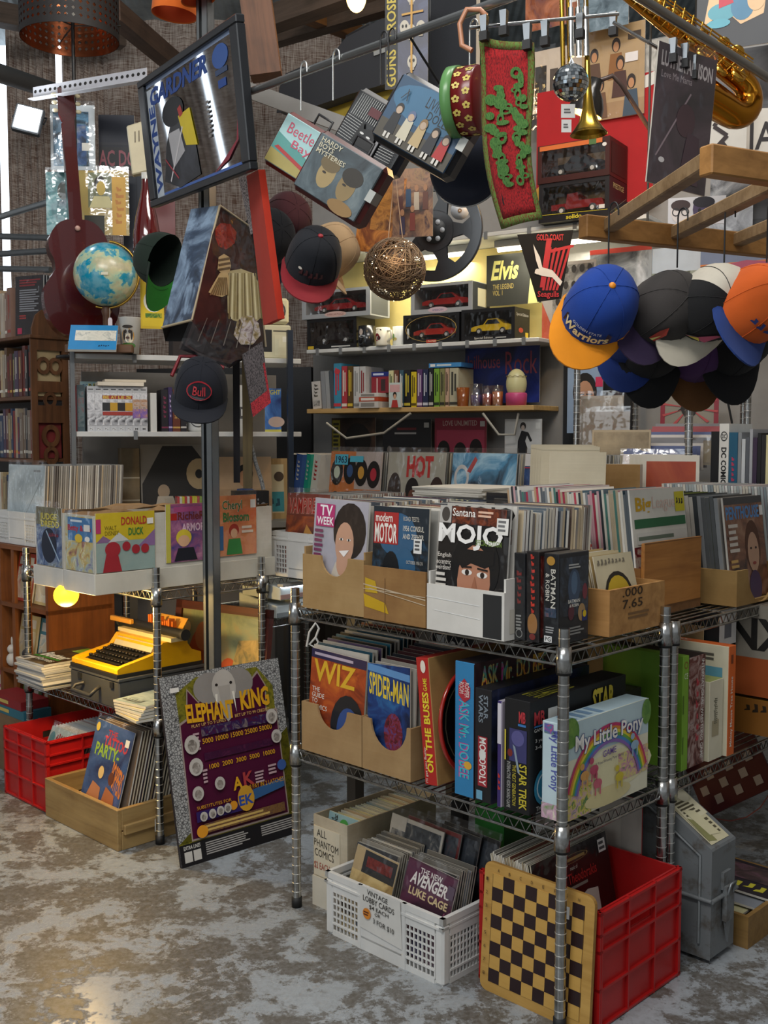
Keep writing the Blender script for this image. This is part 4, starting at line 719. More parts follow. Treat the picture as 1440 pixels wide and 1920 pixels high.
q = MB(); q.box(0,D_ * .40,.18,.008,D_ * .72,.225,SG); q.box(.004,D_ * .42,.10,.016,D_ * .70,.19,SG); q.prism([(D_ * .42,.0),(D_ * .70,.0),(D_ * .58,-.07)],-.012,-.006,SG,Matrix.Translation((0,0,.11)) @ Matrix.Rotation(PI / 2,4,'Z')); q.tube([(.016,D_ * .45,.17),(.024,D_ * .45,.20),(.024,D_ * .67,.20),(.016,D_ * .67,.17)],.003,'#8a8f92|m.6|r.4',6); q.build('latch',t)
q = MB(); Lr = math.hypot(.17,.105); U = Vector((0,D_,0)); V = Vector((-.17,0,.105))
q.draw((0,0,.295),U,V,[('r',.12,.06,.86,.78,'#cfc8a6'),('r',.2,.45,.95,.98,'#d8d2b4'),('l',.16,.1,.16,.74,.001,'#55503c'),('g',.25,.5,.85,.75,5,'#55503c'),('g',.55,.15,.82,.42,4,'#55503c'),('p',[(.15,.12),(.4,.08),(.42,.4),(.2,.5)],'#8a8a5a'),('p',[(.35,.18),(.7,.14),(.62,.55),(.3,.62)],'#d2cca8'),('e',.7,.8,.18,.1,'#e0dac0')],.0012); q.build('paper_labels',t)
# wooden tray of comics and leaning dark red board on the floor at the far right
yt = A.hx(1400,1780,LA + .03)[0]
cx0,cy0,_ = A.L(atz(1405,1778,0))
bin_(A,cx0 - .40,cx0,cy0 - .01,cy0 + .34,0,.085,'wood|#94733f|#74552c|x','shallow wooden tray of papers on the floor at right edge',name='wooden_tray',cat='tray',th=.012)
for i,(c,it,l) in enumerate((('#c9c49a',[('t','NOW\nON SALE',.55,.6,.85,.85,'#3a5a3a')],'pale yellow printed sheet lying in the floor tray'),('#8a8f98',None,'grey bagged magazine lying in the floor tray'),('#2a242c',[('t','NAVAJO',.1,.1,.9,.35,'#c9c23a',.02),('r',.1,.4,.9,.9,'pic|#2a242c|#4a3a3a|#6a4a5a|s18')],'dark magazine with yellow title lying on top in the floor tray'))):
    M = Matrix.Translation(A.W(cx0 - .36 + .03 * i,cy0 + .03 + .05 * i,.05 + .022 * i)) @ Matrix.Rotation(A.yaw + .05 * i,4,'Z') @ Matrix.Rotation(-PI / 2,4,'X') @ Matrix.Rotation(PI,4,'X')
    M = Matrix.Translation(A.W(cx0 - .30 + .02 * i,cy0 + .02 + .05 * i,.060 + .012 * i)) @ Matrix.Rotation(A.yaw,4,'Z')
    block('magazine',.26,.20,.006,M,{'*': '#d6d2c8','t': c},{'t': it} if it else None,l,'magazine')
M = Matrix.Translation(A.W(LA - .28,1.20,.10)) @ Matrix.Rotation(A.yaw,4,'Z') @ Matrix.Rotation(R(-35),4,'Y') @ Matrix.Rotation(R(-12),4,'X')
o = sheet('game_board',.28,.28,.008,M,'#5a1418','#3a1014',[('o',.5,.5,.68,.68,.02,'#8a4a44')] + [('e',.2,.72,.14,.14,'crackle|#c9b8a8|#5a1418|55')] + [('r',.08 + .14 * i,.08 + .14 * j,.18 + .14 * i,.18 + .14 * j,'#c0aea0') for i in range(6) for j in range(3) if (i + j) % 2],'dark red game board with pale squares, tilted under the right-hand rack','game board')
# ================================================================ left wire rack
ZT = ZB + .008
bx1 = -.03; by0 = -.198; LW = .186; LL = .70; hB = .245
comicbox = {}
for k in range(2):
    x1 = bx1 - k * (LW + .004); x0 = x1 - LW
    t = thing('comic_box',['long white comic box at left whose side shows three taped comics','long white comic box behind it, with a dark comic on its short end'][k],'box',B.W(x0,by0,ZT),B.yaw,'long comic boxes')
    wh = 'card|#d6d2c6|#bdb7a6'
    MB().box(0,0,.004,LW,.004,hB,wh).build('end_panel',t); MB().box(0,LL - .004,.004,LW,LL,hB,wh).build('end_panel',t)
    MB().box(0,.004,.004,.004,LL - .004,hB - .01,wh,None,{'r': 'card|#a8845a|#8d6a44'}).build('side_panel',t); MB().box(LW - .004,.004,.004,LW,LL - .004,hB,wh).build('side_panel',t)
    MB().box(.004,.004,.004,LW - .004,LL - .004,.008,wh).build('base_panel',t)
    q = MB(); rr = random.Random(3 + k)
    for s_ in (0,1):                       # torn inner flaps
        n = 14; pts = [((.006 if s_ == 0 else LW - .006),.01 + (LL - .02) * i / n,hB + rr.uniform(-.006,.012)) for i in range(n + 1)]
        low = [((.045 if s_ == 0 else LW - .045),.01 + (LL - .02) * i / n,hB - .035) for i in range(n + 1)]
        q.add(pts + low,[(i,i + 1,n + 2 + i,n + 1 + i) for i in range(n)],'card|#a8845a|#8d6a44')
    q.build('torn_flaps',t)
    # tray lid slipped under the box
    q = MB(); g = .004; th = .065
    q.box(-g * (k == 1),-g - .004,0,LW + g * (k == 0),-g,th,'#c8c6c0'); q.box(-g * (k == 1),LL + g,0,LW + g * (k == 0),LL + g + .004,th,'#c8c6c0')
    if k == 0: q.box(LW + g,-g - .004,0,LW + g + .004,LL + g + .004,th,'#cfcabb')
    else: q.box(-g - .004,-g - .004,0,-g,LL + g + .004,th,'#c8c6c0')
    q.box(0,0,0,LW,LL,.003,'#c8c6c0'); q.build('lid_tray',t,bevel=.001)
def comic_r(u0,u1,v0,v1,front,items,label,name='comic_book'):   # taped on the long side (faces right)
    xx = bx1 + .0015; a0,z0 = B.hx(u0,v1,xx); a1,_ = B.hx(u1,v1,xx); z0 = max(z0,ZT + .068); z1 = B.hx(u0,v0,xx)[1]
    sheet(name,a1 - a0,z1 - z0,.002,Matrix.Translation(B.W(xx + .0025,a0,z0)) @ Matrix.Rotation(B.yaw + PI / 2,4,'Z'),front,'#e6e2d8',items,label,'comic','comics taped to the white boxes',sleeve=True)
comic_r(180,290,963,1076,'#d9c23a',[('r',0,0,1,.62,'#9db4ae'),('r',0,.52,1,1,'#d9c02c'),('p',[(0,.5),(.12,.62),(.3,.5)],'#8a6a98'),('p',[(.2,.5),(.38,.66),(.55,.52)],'#c9ccc8'),('p',[(.7,.4),(1,.68),(1,.4)],'#8a6a98'),('r',0,.66,.08,.9,'#b83a6a'),('t','WALT\nDISNEY',.14,.62,.38,.78,'#6a5a1c',0),('t','DONALD',.42,.78,.86,.92,'#b8342c',.02),('t','DUCK',.54,.60,.80,.73,'#2a7a3a',.02),('p',[(.1,.0),(.42,.0),(.36,.28),(.16,.3)],'#a32a34'),('e',.27,.38,.13,.13,'#a32a34'),('e',.50,.42,.07,.08,'#a32a34'),('e',.66,.36,.07,.08,'#a32a34'),('e',.82,.36,.07,.08,'#a32a34'),('r',.86,.78,.97,.88,'#ece9e0')],'yellow children\'s comic with red and green title, nearest on the long white box')
comic_r(311,383,946,1056,'#b05a8a',[('r',0,0,.12,1,'#d8cf5a'),('r',.12,0,1,.96,'pic|#4a4a8a|#a0608a|#c98aa8|s24'),('r',.2,.86,1,.95,'#c25a92'),('r',.12,.72,.28,.84,'#b02a24'),('t','RichieR',.3,.72,1.0,.86,'#7a2a20',.02),('t','ARMOR',.4,.52,1.0,.66,'#e4c0d0',.03),('e',.45,.42,.2,.14,'#e0c83c'),('e',.45,.36,.15,.10,'#e0b08a'),('p',[(.2,.02),(.8,.02),(.7,.24),(.3,.24)],'#20222c')],'pink and violet comic with bold title, half hidden by the steel post')
comic_r(409,480,930,1044,'#d8774a',[('r',0,.0,1,1,'pic|#d87048|#e0905a|#c9583c|s9'),('t','Cheryl',.10,.72,.62,.92,'#e9e4d4',.03),('t','Blossom',.12,.56,.80,.72,'#3a7a3c',.04),('t','Cheryl',.105,.725,.62,.915,'#2c6a34',.01),('r',.84,.78,.98,.92,'#e9e6de'),('e',.4,.42,.13,.11,'#a83424'),('e',.4,.37,.09,.08,'#e0b08a'),('p',[(.2,.02),(.62,.02),(.56,.28),(.26,.28)],'#3a8a44'),('r',.0,.1,.12,.5,'#3a6a9a'),('g',.6,.35,.95,.5,2,'#e9d8c4')],'orange comic with green script title at the far end of the white box')
def comic_f(x0,w,z1,front,items,label):
    sheet('comic_book',w,z1 - (ZT + .068),.002,lean_m(B,x0,by0 - .0035,ZT + .068),front,'#e6e2d8',items,label,'comic','comics taped to the white boxes',sleeve=True)
comic_f(bx1 - LW + .012,LW - .02,ZT + hB - .005,'#a8b8c0',[('r',0,0,1,1,'pic|#8a4a5a|#c8b46a|#a8b8b4|#7a6a9a|s22'),('r',.1,.55,1,.98,'#3a7ab0'),('g',.2,.88,.8,.95,1,'#d8e2e8'),('t','Betty & Me',.1,.70,.95,.84,'#b02c3a',.03),('e',.5,.6,.14,.08,'#d8b83c'),('e',.82,.6,.09,.05,'#e9e6de'),('r',.7,.74,.92,.86,'#dcdad4')],'blue-topped teen comic on the near white box end')
comic_f(bx1 - 2 * LW - .004 + .012,LW - .02,ZT + hB + .015,'#4a5a78',[('r',0,0,1,.7,'pic|#1c2c4a|#3a5a8a|#8a98a8|#6a6a4a|s18'),('r',0,.7,1,1,'pic|#5a4a3a|#6a6a4a|#48405a|s24'),('t','JUDGE\nDREDD',.16,.66,.92,.9,'#c9bb3e',.03),('e',.5,.35,.3,.3,'#1c2436'),('l',.4,.6,.9,.1,.006,'#9ab0c4'),('t','KRAKEN',.5,.5,.9,.58,'#8a2c3a')],'dark blue comic with yellow stacked title on the far white box end')
# lamp glowing under the comic boxes
P = at(124,1110,3.42)
t = thing('clamp_lamp','glowing yellow globe lamp hanging beneath the white comic boxes','lamp',P)
MB().ball((0,0,-.01),.040,'#ffc828|e2.6',20,14,(1,1,.95)).build('globe',t); MB().cyl((0,0,.026),(0,0,.062),.012,'#2a2a2a',10).build('socket',t)
point('clamp_lamp_light',P + Vector((0,-.0,-.075)),11,(1.0,.64,.20),.04)
# typewriter case with typewriter
Z2 = ZBM + .008
cx0,cx1,cy0,cy1,ch = -.52,-.20,-.02,.33,.105
t = thing('typewriter_case','dark grey typewriter case with a handle under the yellow typewriter','case',B.W(cx0,cy0,Z2),B.yaw); Wc = cx1 - cx0; Dc = cy1 - cy0
MB().box(0,0,0,Wc,Dc,ch - .012,'#3b3d40|r.6').build('case_body',t,bevel=.004); MB().box(-.003,-.003,ch - .011,Wc + .003,Dc + .003,ch,'#45474a|r.55').build('case_lid',t,bevel=.002)
MB().tube([(.10,-.004,.06),(.085,-.03,.055),(.09,-.045,.04),(.21,-.045,.04),(.215,-.03,.055),(.20,-.004,.06)],.007,'#2a2b2e|r.5',8).build('handle',t)
for xx in (.06,.27): MB().box(xx,-.006,.07,xx + .02,-.001,.09,'#1c1d1f').build('clasp',t)
t = thing('typewriter','bright yellow portable typewriter with black keys','typewriter',B.W(cx0 + .012,cy0 + .0,Z2 + ch),B.yaw)
YE = '#e0a80c|r.35'; W = Wc - .02; D = Dc - .01
pr = [(0,.012),(0,.030),(.012,.036),(.15,.062),(.18,.098),(.27,.100),(.30,.06),(D,.045),(D,.012)]   # y,z side profile
Mside = Matrix(((0,1,0,0),(1,0,0,0),(0,0,1,0),(0,0,0,1)))
q = MB()
for x0,x1 in ((0,.022),(W - .022,W)): q.prism([(y,z) for y,z in pr],x0,x1,YE,Mside)
q.box(.022,0,.012,W - .022,.030,.032,YE); q.box(.022,.16,.012,W - .022,.30,.088,YE); q.box(.022,.30,.012,W - .022,D,.045,YE); q.box(.022,.175,.086,W - .022,.235,.098,YE)
q.build('body',t,bevel=.003)
MB().box(-.004,-.004,0,W + .004,D + .004,.013,'#1d1d1f').build('base',t)
MB().hexa([(.022,.03,.014),(W - .022,.03,.014),(W - .022,.16,.014),(.022,.16,.014),(.022,.03,.024),(W - .022,.03,.024),(W - .022,.16,.066),(.022,.16,.066)],'#17171a').build('key_well',t)
MB().box(.05,.036,.030,W - .05,.046,.036,'#111113').build('space_bar',t)
km = None
for rw in range(4):
    for i in range(11):
        xx = .034 + rw * .004 + i * (W - .085) / 10.5; yy = .056 + rw * .026; zz = .0345 + rw * .0082
        if km is None: o = MB().lathe([(.0001,0),(.007,0),(.0078,.006),(.006,.008),(.0001,.0076)],'#0e0e10|r.25',10).build('key',t); km = o.data
        else: o = bpy.data.objects.new('key',km); COL.objects.link(o); o.parent = t
        o.location = (xx,yy,zz)
MB().hexa([(.03,.150,.062),(W - .03,.150,.062),(W - .03,.158,.062),(.03,.158,.062),(.03,.166,.09),(W - .03,.166,.09),(W - .03,.172,.09),(.03,.172,.09)],'#b8b2a0|r.4').build('type_guard',t)
q = MB(); q.box(-.02,.20,.098,W + .02,.265,.112,'#d8c9a0|r.4'); q.cyl((-.045,.235,.125),(W + .045,.235,.125),.017,'#1a1a1c',14); q.cyl((-.058,.235,.125),(-.045,.235,.125),.02,'#2a2a2c',14); q.cyl((W + .045,.235,.125),(W + .058,.235,.125),.02,'#2a2a2c',14); q.build('carriage',t)
MB().box(-.085,.205,.128,.055,.222,.146,'#d89a3a|r.4').build('return_lever',t,bevel=.003)
MB().hexa([(.06,.262,.112),(W - .02,.262,.112),(W - .02,.268,.112),(.06,.268,.112),(.06,.30,.165),(W - .02,.30,.165),(W - .02,.304,.165),(.06,.304,.165)],'#d8a03c|r.5').build('paper_support',t)
q = MB(); rr = random.Random(5)
for i in range(14): q.box(.10 + i * .011,.245 + rr.uniform(0,.01),.135,.108 + i * .011,.26 + rr.uniform(0,.012),.15 + rr.uniform(0,.02),'#d8742c')
q.build('type_bars',t)
# magazine stack, left of the typewriter
sx0,sy0 = -.842,-.065
for i in range(10):
    rr = random.Random(i); top = i == 9
    M = Matrix.Translation(B.W(sx0 + rr.uniform(-.008,.008),sy0 + rr.uniform(-.006,.006),Z2 + i * .0095)) @ Matrix.Rotation(B.yaw + rr.uniform(-.05,.05),4,'Z')
    if top: M = Matrix.Translation(B.W(sx0 + .0,sy0 + .0,Z2 + i * .0095)) @ Matrix.Rotation(B.yaw + .03,4,'Z')
    block('magazine',.205,.28,.008,M,{'*': random.choice(['#b8b8b6','#d0cec8','#a4a6a8','#8c8e90']),'t': '#d2cfc4' if not top else '#1d2a1c'},{'t': [('r',0,0,1,1,'pic|#16180f|#4a3a24|#7a6a4a|s12'),('r',0,0,.28,.2,'#cfcac0'),('r',.05,.05,.2,.15,'#3a3a3a'),('t','Better',.1,.3,.9,.5,'#eceade',.03),('r',.05,.24,.9,.29,'#3f8a2c'),('t','Homes',.3,.12,.9,.24,'#d8d6c8',.01),('r',.3,.7,1,.95,'pic|#5a8a1c|#9ac02c|#d8d2a0|s18')]} if top else None,
          'home magazine with white title on top of the stack by the typewriter' if top else 'magazine in the flat stack beside the yellow typewriter','magazine',None if top else 'stack of magazines by the typewriter')
for i in range(5):
    M = Matrix.Translation(B.W(-.175,-.05 - i * .002,Z2 + i * .010)) @ Matrix.Rotation(B.yaw + .07 * (i - 2),4,'Z')
    block('magazine',.16,.24,.008,M,{'*': '#c8c4b8','t': ['#c9b98c','#b8b4a8','#8f9aa0','#c0b898','#7f929c'][i]},{'t': [('r',.04,.04,.96,.96,'pic|#5a6a72|#8fa0a8|#c0bba8|s10'),('t','ESTATE',.1,.05,.7,.2,'#2a2a2a',.02)]} if i in (0,4) else None,['lowest','second','third','fourth','topmost'][i] + ' of the fanned papers lying between the typewriter case and the near post','magazine','fanned papers on the left rack')
# ---- floor: red crate with bagged comics and wooden crate
rx1 = -.515; ry0 = -.122
red_crate(B,rx1 - .325,ry0,.325,.42,.255,'red ribbed crate on the floor at the left edge, full of bagged comics')
for i in range(20):
    sheet('comic_book',.175,.262,.0045,lean_m(B,rx1 - .205 - .0 * i,ry0 + .045 + i * .0125,.012,.42),random.choice(['#8a9298','#b0b4b6','#6a7278','#c4c2bc','#a08c88']),'#d6d6d2',None,'bagged comic leaning in the left red crate','comic','bagged comics in the left red crate')
sheet('comic_book',.175,.262,.003,lean_m(B,rx1 - .205,ry0 + .03,.012,.42),'#9fb2b8','#d6d6d2',[('r',0,0,1,.6,'pic|#5a7a8a|#b8c4c4|#a87a78|s14'),('e',.14,.84,.1,.09,'#4a8a9a'),('r',.3,.7,.95,.82,'#5a8aa0'),('t','CAMPFIRE',.3,.84,.95,.93,'#7a2c34')],'pale blue bagged comic at the front of the left red crate','comic',sleeve=True)
wx0,wx1,wy0,wy1,wh_ = -.505,-.035,-.135,.26,.135
t = thing('wooden_crate','rough wooden crate of comics on the floor in front of the left rack','crate',B.W(wx0,wy0),B.yaw); Wk = wx1 - wx0; Dk = wy1 - wy0; WD = 'wood|#a78a58|#7d6038|x'; WDY = 'wood|#a78a58|#7d6038|y'
MB().box(0,0,0,Wk,.016,wh_,WD).build('long_board',t,bevel=.002); MB().box(0,Dk - .016,0,Wk,Dk,wh_,WD).build('long_board',t,bevel=.002)
for xx in (0,Wk - .016):
    MB().box(xx,.016,0,xx + .016,Dk - .016,wh_ * .45,WDY).build('end_board',t,bevel=.002); MB().box(xx,.016,wh_ * .48,xx + .016,Dk - .016,wh_,WDY).build('end_board',t,bevel=.002)
MB().box(Wk,.02,wh_ * .38,Wk + .012,Dk - .02,wh_ * .62,WDY).build('cleat',t,bevel=.002); MB().box(.016,.016,0,Wk - .016,Dk - .016,.008,WD).build('base_board',t)
MB().poly([(Wk + .013,.13,.035),(Wk + .013,.155,.035),(Wk + .013,.155,.075),(Wk + .013,.148,.082),(Wk + .013,.137,.082),(Wk + .013,.13,.075)],'#d9d6ce').build('price_tag',t)
sheet('comic_book',.23,.300,.003,lean_m(B,wx1 - .285,wy0 + .022,.075,.26,roll=R(2)),'#3a4a78','#d6d6d2',[('r',0,0,1,1,'pic|#2a3058|#3f5a8a|#5a6aa0|s8'),('t','THE',.36,.86,.6,.93,'#b8343a',.02),('t','TATTOO',.3,.74,.92,.86,'#c8404a',.03),('t','PARTY-',.12,.62,.76,.76,'#8fb03a',.03),('t','POPPERS',.66,.36,.98,.64,'#d8823a',.02,0,-.1),('p',[(.06,.02),(.5,.02),(.46,.3),(.24,.34)],'#b87a52'),('e',.4,.46,.07,.07,'#d8b878'),('p',[(.5,.02),(.9,.02),(.84,.28),(.6,.34)],'#b06a40'),('e',.68,.44,.07,.07,'#6a3a24'),('e',.08,.92,.05,.05,'#c9b04a'),('r',.84,.82,.94,.9,'#d8d8d4')],'blue comic with pink and green cartoon lettering in the wooden crate','comic',sleeve=True)
for i in range(20):
    sheet('comic_book',.225,.296,.005,lean_m(B,wx1 - .255,wy0 + .045 + i * .0118,.075,.24),random.choice(['#3a3632','#6a5a4c','#24262c','#8a8478','#4a3c44']),random.choice(['#c9bfa8','#d8d4c8','#8a7a5c']),None,'bagged comic filed behind the blue one in the wooden crate','comic','comics in the wooden crate')
# ---- casino sign leaning back
BL = atz(341,1629,0); BR = atz(553,1563,0); wv = (BR - BL); wS = .458; hS = .585
ex = wv.normalized(); nrm = Vector((0,0,1)).cross(ex)     # pointing away from the viewer
M = pose(BL,ex,Vector((0,0,1)) * math.cos(R(12)) + nrm * math.sin(R(12)))
t = thing('casino_sign','purple elephant gaming sign leaning on the floor between the racks','sign',M=M)
bd = MB().box(0,0,0,wS,.012,hS,'#17121c',None,{'f': '#1a1420'}).build('board',t,bevel=.001)
PUR = '#4a1030|r.3'; YEL = '#d8a020|r.35'
it = [('r',0,.0,1,1,'crackle|#3a3a3c|#a4a4a2|120'),('p',[(.0,.10),(.13,.12),(.11,.9),(.28,.97),(.8,.97),(.92,.85),(.9,.13),(1,.1),(1,.6),(.99,.12),(.0,.12)],'pic|#4a4a18|#7a7420|#2c3010|s40'),
      ('p',[(.1,.12),(.92,.12),(.93,.72),(.84,.72),(.86,.86),(.8,.95),(.66,.86),(.6,.90),(.42,.90),(.28,.84),(.2,.92),(.17,.76),(.11,.74)],'#9a8a80'),('p',[(.11,.13),(.91,.13),(.92,.71),(.83,.71),(.85,.86),(.8,.935),(.66,.85),(.6,.89),(.42,.89),(.28,.83),(.205,.905),(.18,.75),(.12,.73)],PUR),
      ('r',0,0,1,.115,'#100e12'),('t','EXTRA LINES',.03,.085,.16,.105,'#d8d4cc',.01),('r',.03,.02,.09,.075,'#c9c5bd'),('r',.1,.02,.16,.075,'#c9c5bd'),('g',.2,.03,.58,.10,6,'#a09c98'),('g',.66,.04,.98,.10,5,'#a09c98'),
      ('e',.38,.90,.13,.085,'#8a8580'),('e',.62,.90,.13,.085,'#8a8580'),('e',.5,.89,.10,.10,'#b4aea6'),('p',[(.45,.9),(.55,.9),(.54,.72),(.5,.70),(.47,.74)],'#a49e96'),('p',[(.42,.86),(.44,.86),(.42,.74)],'#e4ded0'),('p',[(.56,.86),(.58,.86),(.58,.74)],'#e4ded0'),('e',.44,.91,.012,.008,'#1a1614'),('e',.56,.91,.012,.008,'#1a1614'),
      ('t','ELEPHANT',.17,.735,.56,.835,YEL,.04,0,-.02),('t','KING',.62,.745,.87,.855,YEL,.04),('t','PLAY UP TO 9 LINES',.20,.705,.48,.722,'#d8b060',0),('t','BET UP TO 99 CREDITS',.56,.715,.86,.732,'#d8b060',0),
      ('t','5000 10000 15000 25000 50000',.27,.61,.86,.638,YEL,.01),('t','1000  2000  3000  5000  10000',.30,.47,.86,.496,YEL,.01),('r',.27,.65,.85,.70,'pic|#4a1030|#2a1a4a|#8a7a70|s40'),('r',.27,.52,.85,.56,'pic|#4a1030|#351030|#5a2040|s40'),('g',.20,.58,.26,.68,5,'#b89aa0'),('g',.24,.40,.28,.48,4,'#b89aa0'),
      ('t','A',.47,.325,.55,.395,YEL,.03),('t','K',.56,.335,.65,.41,'#a83a3a',.03),('g',.66,.33,.74,.40,4,'#b89aa0'),('g',.78,.36,.86,.42,3,'#b89aa0'),('e',.90,.40,.04,.03,'#3a5a9a'),
      ('r',.15,.21,.55,.265,'#2c1a5a'),('p',[(.55,.24),(.9,.28),(.9,.33),(.56,.3)],'#2f5a8a'),('t','SUBSTITUTES FOR',.16,.275,.44,.292,YEL,0),('t','9 PAY IN 2 LATCHES',.6,.31,.9,.335,YEL,0),('r',.2,.145,.88,.195,'pic|#4a1030|#7a5a30|#2a1040|s60'),('g',.2,.15,.88,.19,2,'#c8a860'),
      ('e',.56,.27,.07,.07,'#c9962c'),('t','EK',.5,.235,.62,.29,'#2a4a9a',.03),('e',.18,.16,.045,.033,'#d89020'),('e',.45,.25,.032,.024,'#d89020'),('r',.06,.91,.13,.935,'#e4e0d8')]
for (x,y,r) in ((.18,.62,.06),(.19,.50,.055),(.18,.36,.045),(.36,.385,.042),(.86,.68,.05),(.88,.565,.045),(.2,.235,.03),(.27,.238,.03),(.335,.242,.03),(.395,.246,.03)):
    it += [('e',x,y,r,r * .85,'#b9b3ab'),('e',x,y - r * .1,r * .6,r * .55,'pic|#5a544e|#8a827a|#b9b3ab|s60')]
MB().draw((0,0,0),(wS,0,0),(0,0,hS),it,.0004).build('printed_face',bd)
# ---- slotted steel strut, floor to roof
P = at(399,1262,3.49); P.z = 0
t = thing('steel_strut','grey slotted steel post rising between the racks to the roof','post',P,R(-25))
q = MB(); s_ = .0205
q.box(-s_,-s_,0,-s_ + .003,s_,3.0,'#8c8f90|r.35|m.8'); q.box(s_ - .003,-s_,0,s_,s_,3.0,'#8c8f90|r.35|m.8'); q.box(-s_,s_ - .003,0,s_,s_,3.0,'#8c8f90|r.35|m.8'); q.box(-s_,-s_,0,-.011,-s_ + .003,3.0,'#8c8f90|r.35|m.8'); q.box(.0,-s_,0,s_,-s_ + .003,3.0,'#8c8f90|r.35|m.8'); q.build('channel',t)
MB().box(-.06,-.06,0,.06,.06,.006,'#7d8081|r.4|m.8').build('base_plate',t)
# ---- framed painting under the comic boxes
TL = at(338,1118,3.98); TR = at(513,1168,3.72)
ex = (TR - TL); ex.z = 0; wF = ex.length; hF = TL.z * 1.04
exn = ex.normalized(); M = pose(Vector((TL.x,TL.y,0.0)) + exn.cross(Vector((0,0,1))) * .10,exn,Vector((0,0,1)) - exn.cross(Vector((0,0,1))) * .13)
t = thing('framed_painting','dark red framed painting in orange and sage green, leaning behind the left rack','painting',M=M); FR = 'wood|#5a2418|#3a140e|x'; hF = .72
for (a,b_,c,d) in ((0,0,wF,.03),(0,hF - .03,wF,hF),(0,0,.03,hF),(wF - .03,0,wF,hF)): MB().box(a,-.012,b_,c,.012,d,FR).build('frame_rail',t)
cv = MB().box(.028,-.002,.028,wF - .028,.008,hF - .028,'#7f8a70').build('canvas',t)
MB().draw((.03,-.002,.03),(wF - .06,0,0),(0,0,hF - .06),[('r',0,0,1,1,'pic|#5f6f5c|#8a9272|#a88a5c|s5'),('e',.3,.72,.2,.2,'#b8562c'),('e',.28,.86,.1,.08,'#c07a4c'),('e',.34,.55,.24,.08,'#b04a22'),('e',.62,.66,.12,.1,'#b8502a'),('e',.2,.4,.2,.12,'#a89a70'),('p',[(.62,.6),(.98,.62),(.98,.88),(.72,.86)],'pic|#4a5a48|#b0945a|#c8a868|s18'),('r',.4,.1,1,.3,'#9a5a3c'),('e',.08,.9,.04,.03,'#d8c48a')]).build('painted_scene',cv)
# ---- rack with two electric keyboards seen between the racks
rack(A,-1.18,-.75,.50,1.08,[.66,.81],.86,'chrome wire rack with electric keyboards, seen between the two front racks')
def keyboard(x,y,z,L,label,dark=False):
    t = thing('electric_keyboard',label,'keyboard',A.W(x,y,z),A.yaw,'electric keyboards'); c = '#c9d2d4|r.35'
    MB().hexa([(-.22,0,0),(0,0,0),(0,L,0),(-.22,L,0),(-.22,0,.075),(-.0,0,.045),(-.0,L,.045),(-.22,L,.075)],c).build('housing',t,bevel=.003)
    q = MB(); n = 34
    for i in range(n): q.box(-.105,.10 + (L - .14) * i / n,.050,.008,.10 + (L - .14) * (i + .9) / n,.063,'#e9ecec|r.3')
    q.build('white_keys',t,kind='stuff'); q = MB()
    for i in range(n - 1):
        if i % 7 in (0,1,3,4,5): q.box(-.105,.10 + (L - .14) * (i + .7) / n,.062,-.04,.10 + (L - .14) * (i + 1.2) / n,.071,'#15171a')
    q.build('black_keys',t,kind='stuff')
    MB().box(.0005,.0,.004,.003,L,.02,'#b08a80' if not dark else '#7c8488').build('trim_strip',t)
    return t
t = thing('added_strip_lamp','added white strip lamp under the top deck of the keyboard rack, brightening the keys','light',A.W(-.70,.52,.775),A.yaw); MB().box(0,0,.012,.03,.5,.022,'#b8b8b4').build('housing',t); MB().box(.004,.01,.008,.026,.49,.012,'#f2f8ff|e5').build('diffuser',t)  # added fixture, put in to brighten the keyboards
area('added_keyboard_light',A.W(-.66,.77,.772),A.W(-.60,.77,.3),.03,.5,1.6,(.9,.97,1))  # added light that lifts the keyboards out of the deck's shade
keyboard(-.705,.52,.67,.53,'white electric keyboard on the lower shelf, its keys in a bright row',True)
keyboard(-.685,.52,.738,.53,'white electric keyboard with reddish trim on the upper shelf')
block('keyboard_stand_box',.35,.40,.05,lean_m(A,-1.15,.6,.825),{'*': 'card|#7a5a38|#5f4428'},None,'flat brown carton on top of the keyboard rack','box')
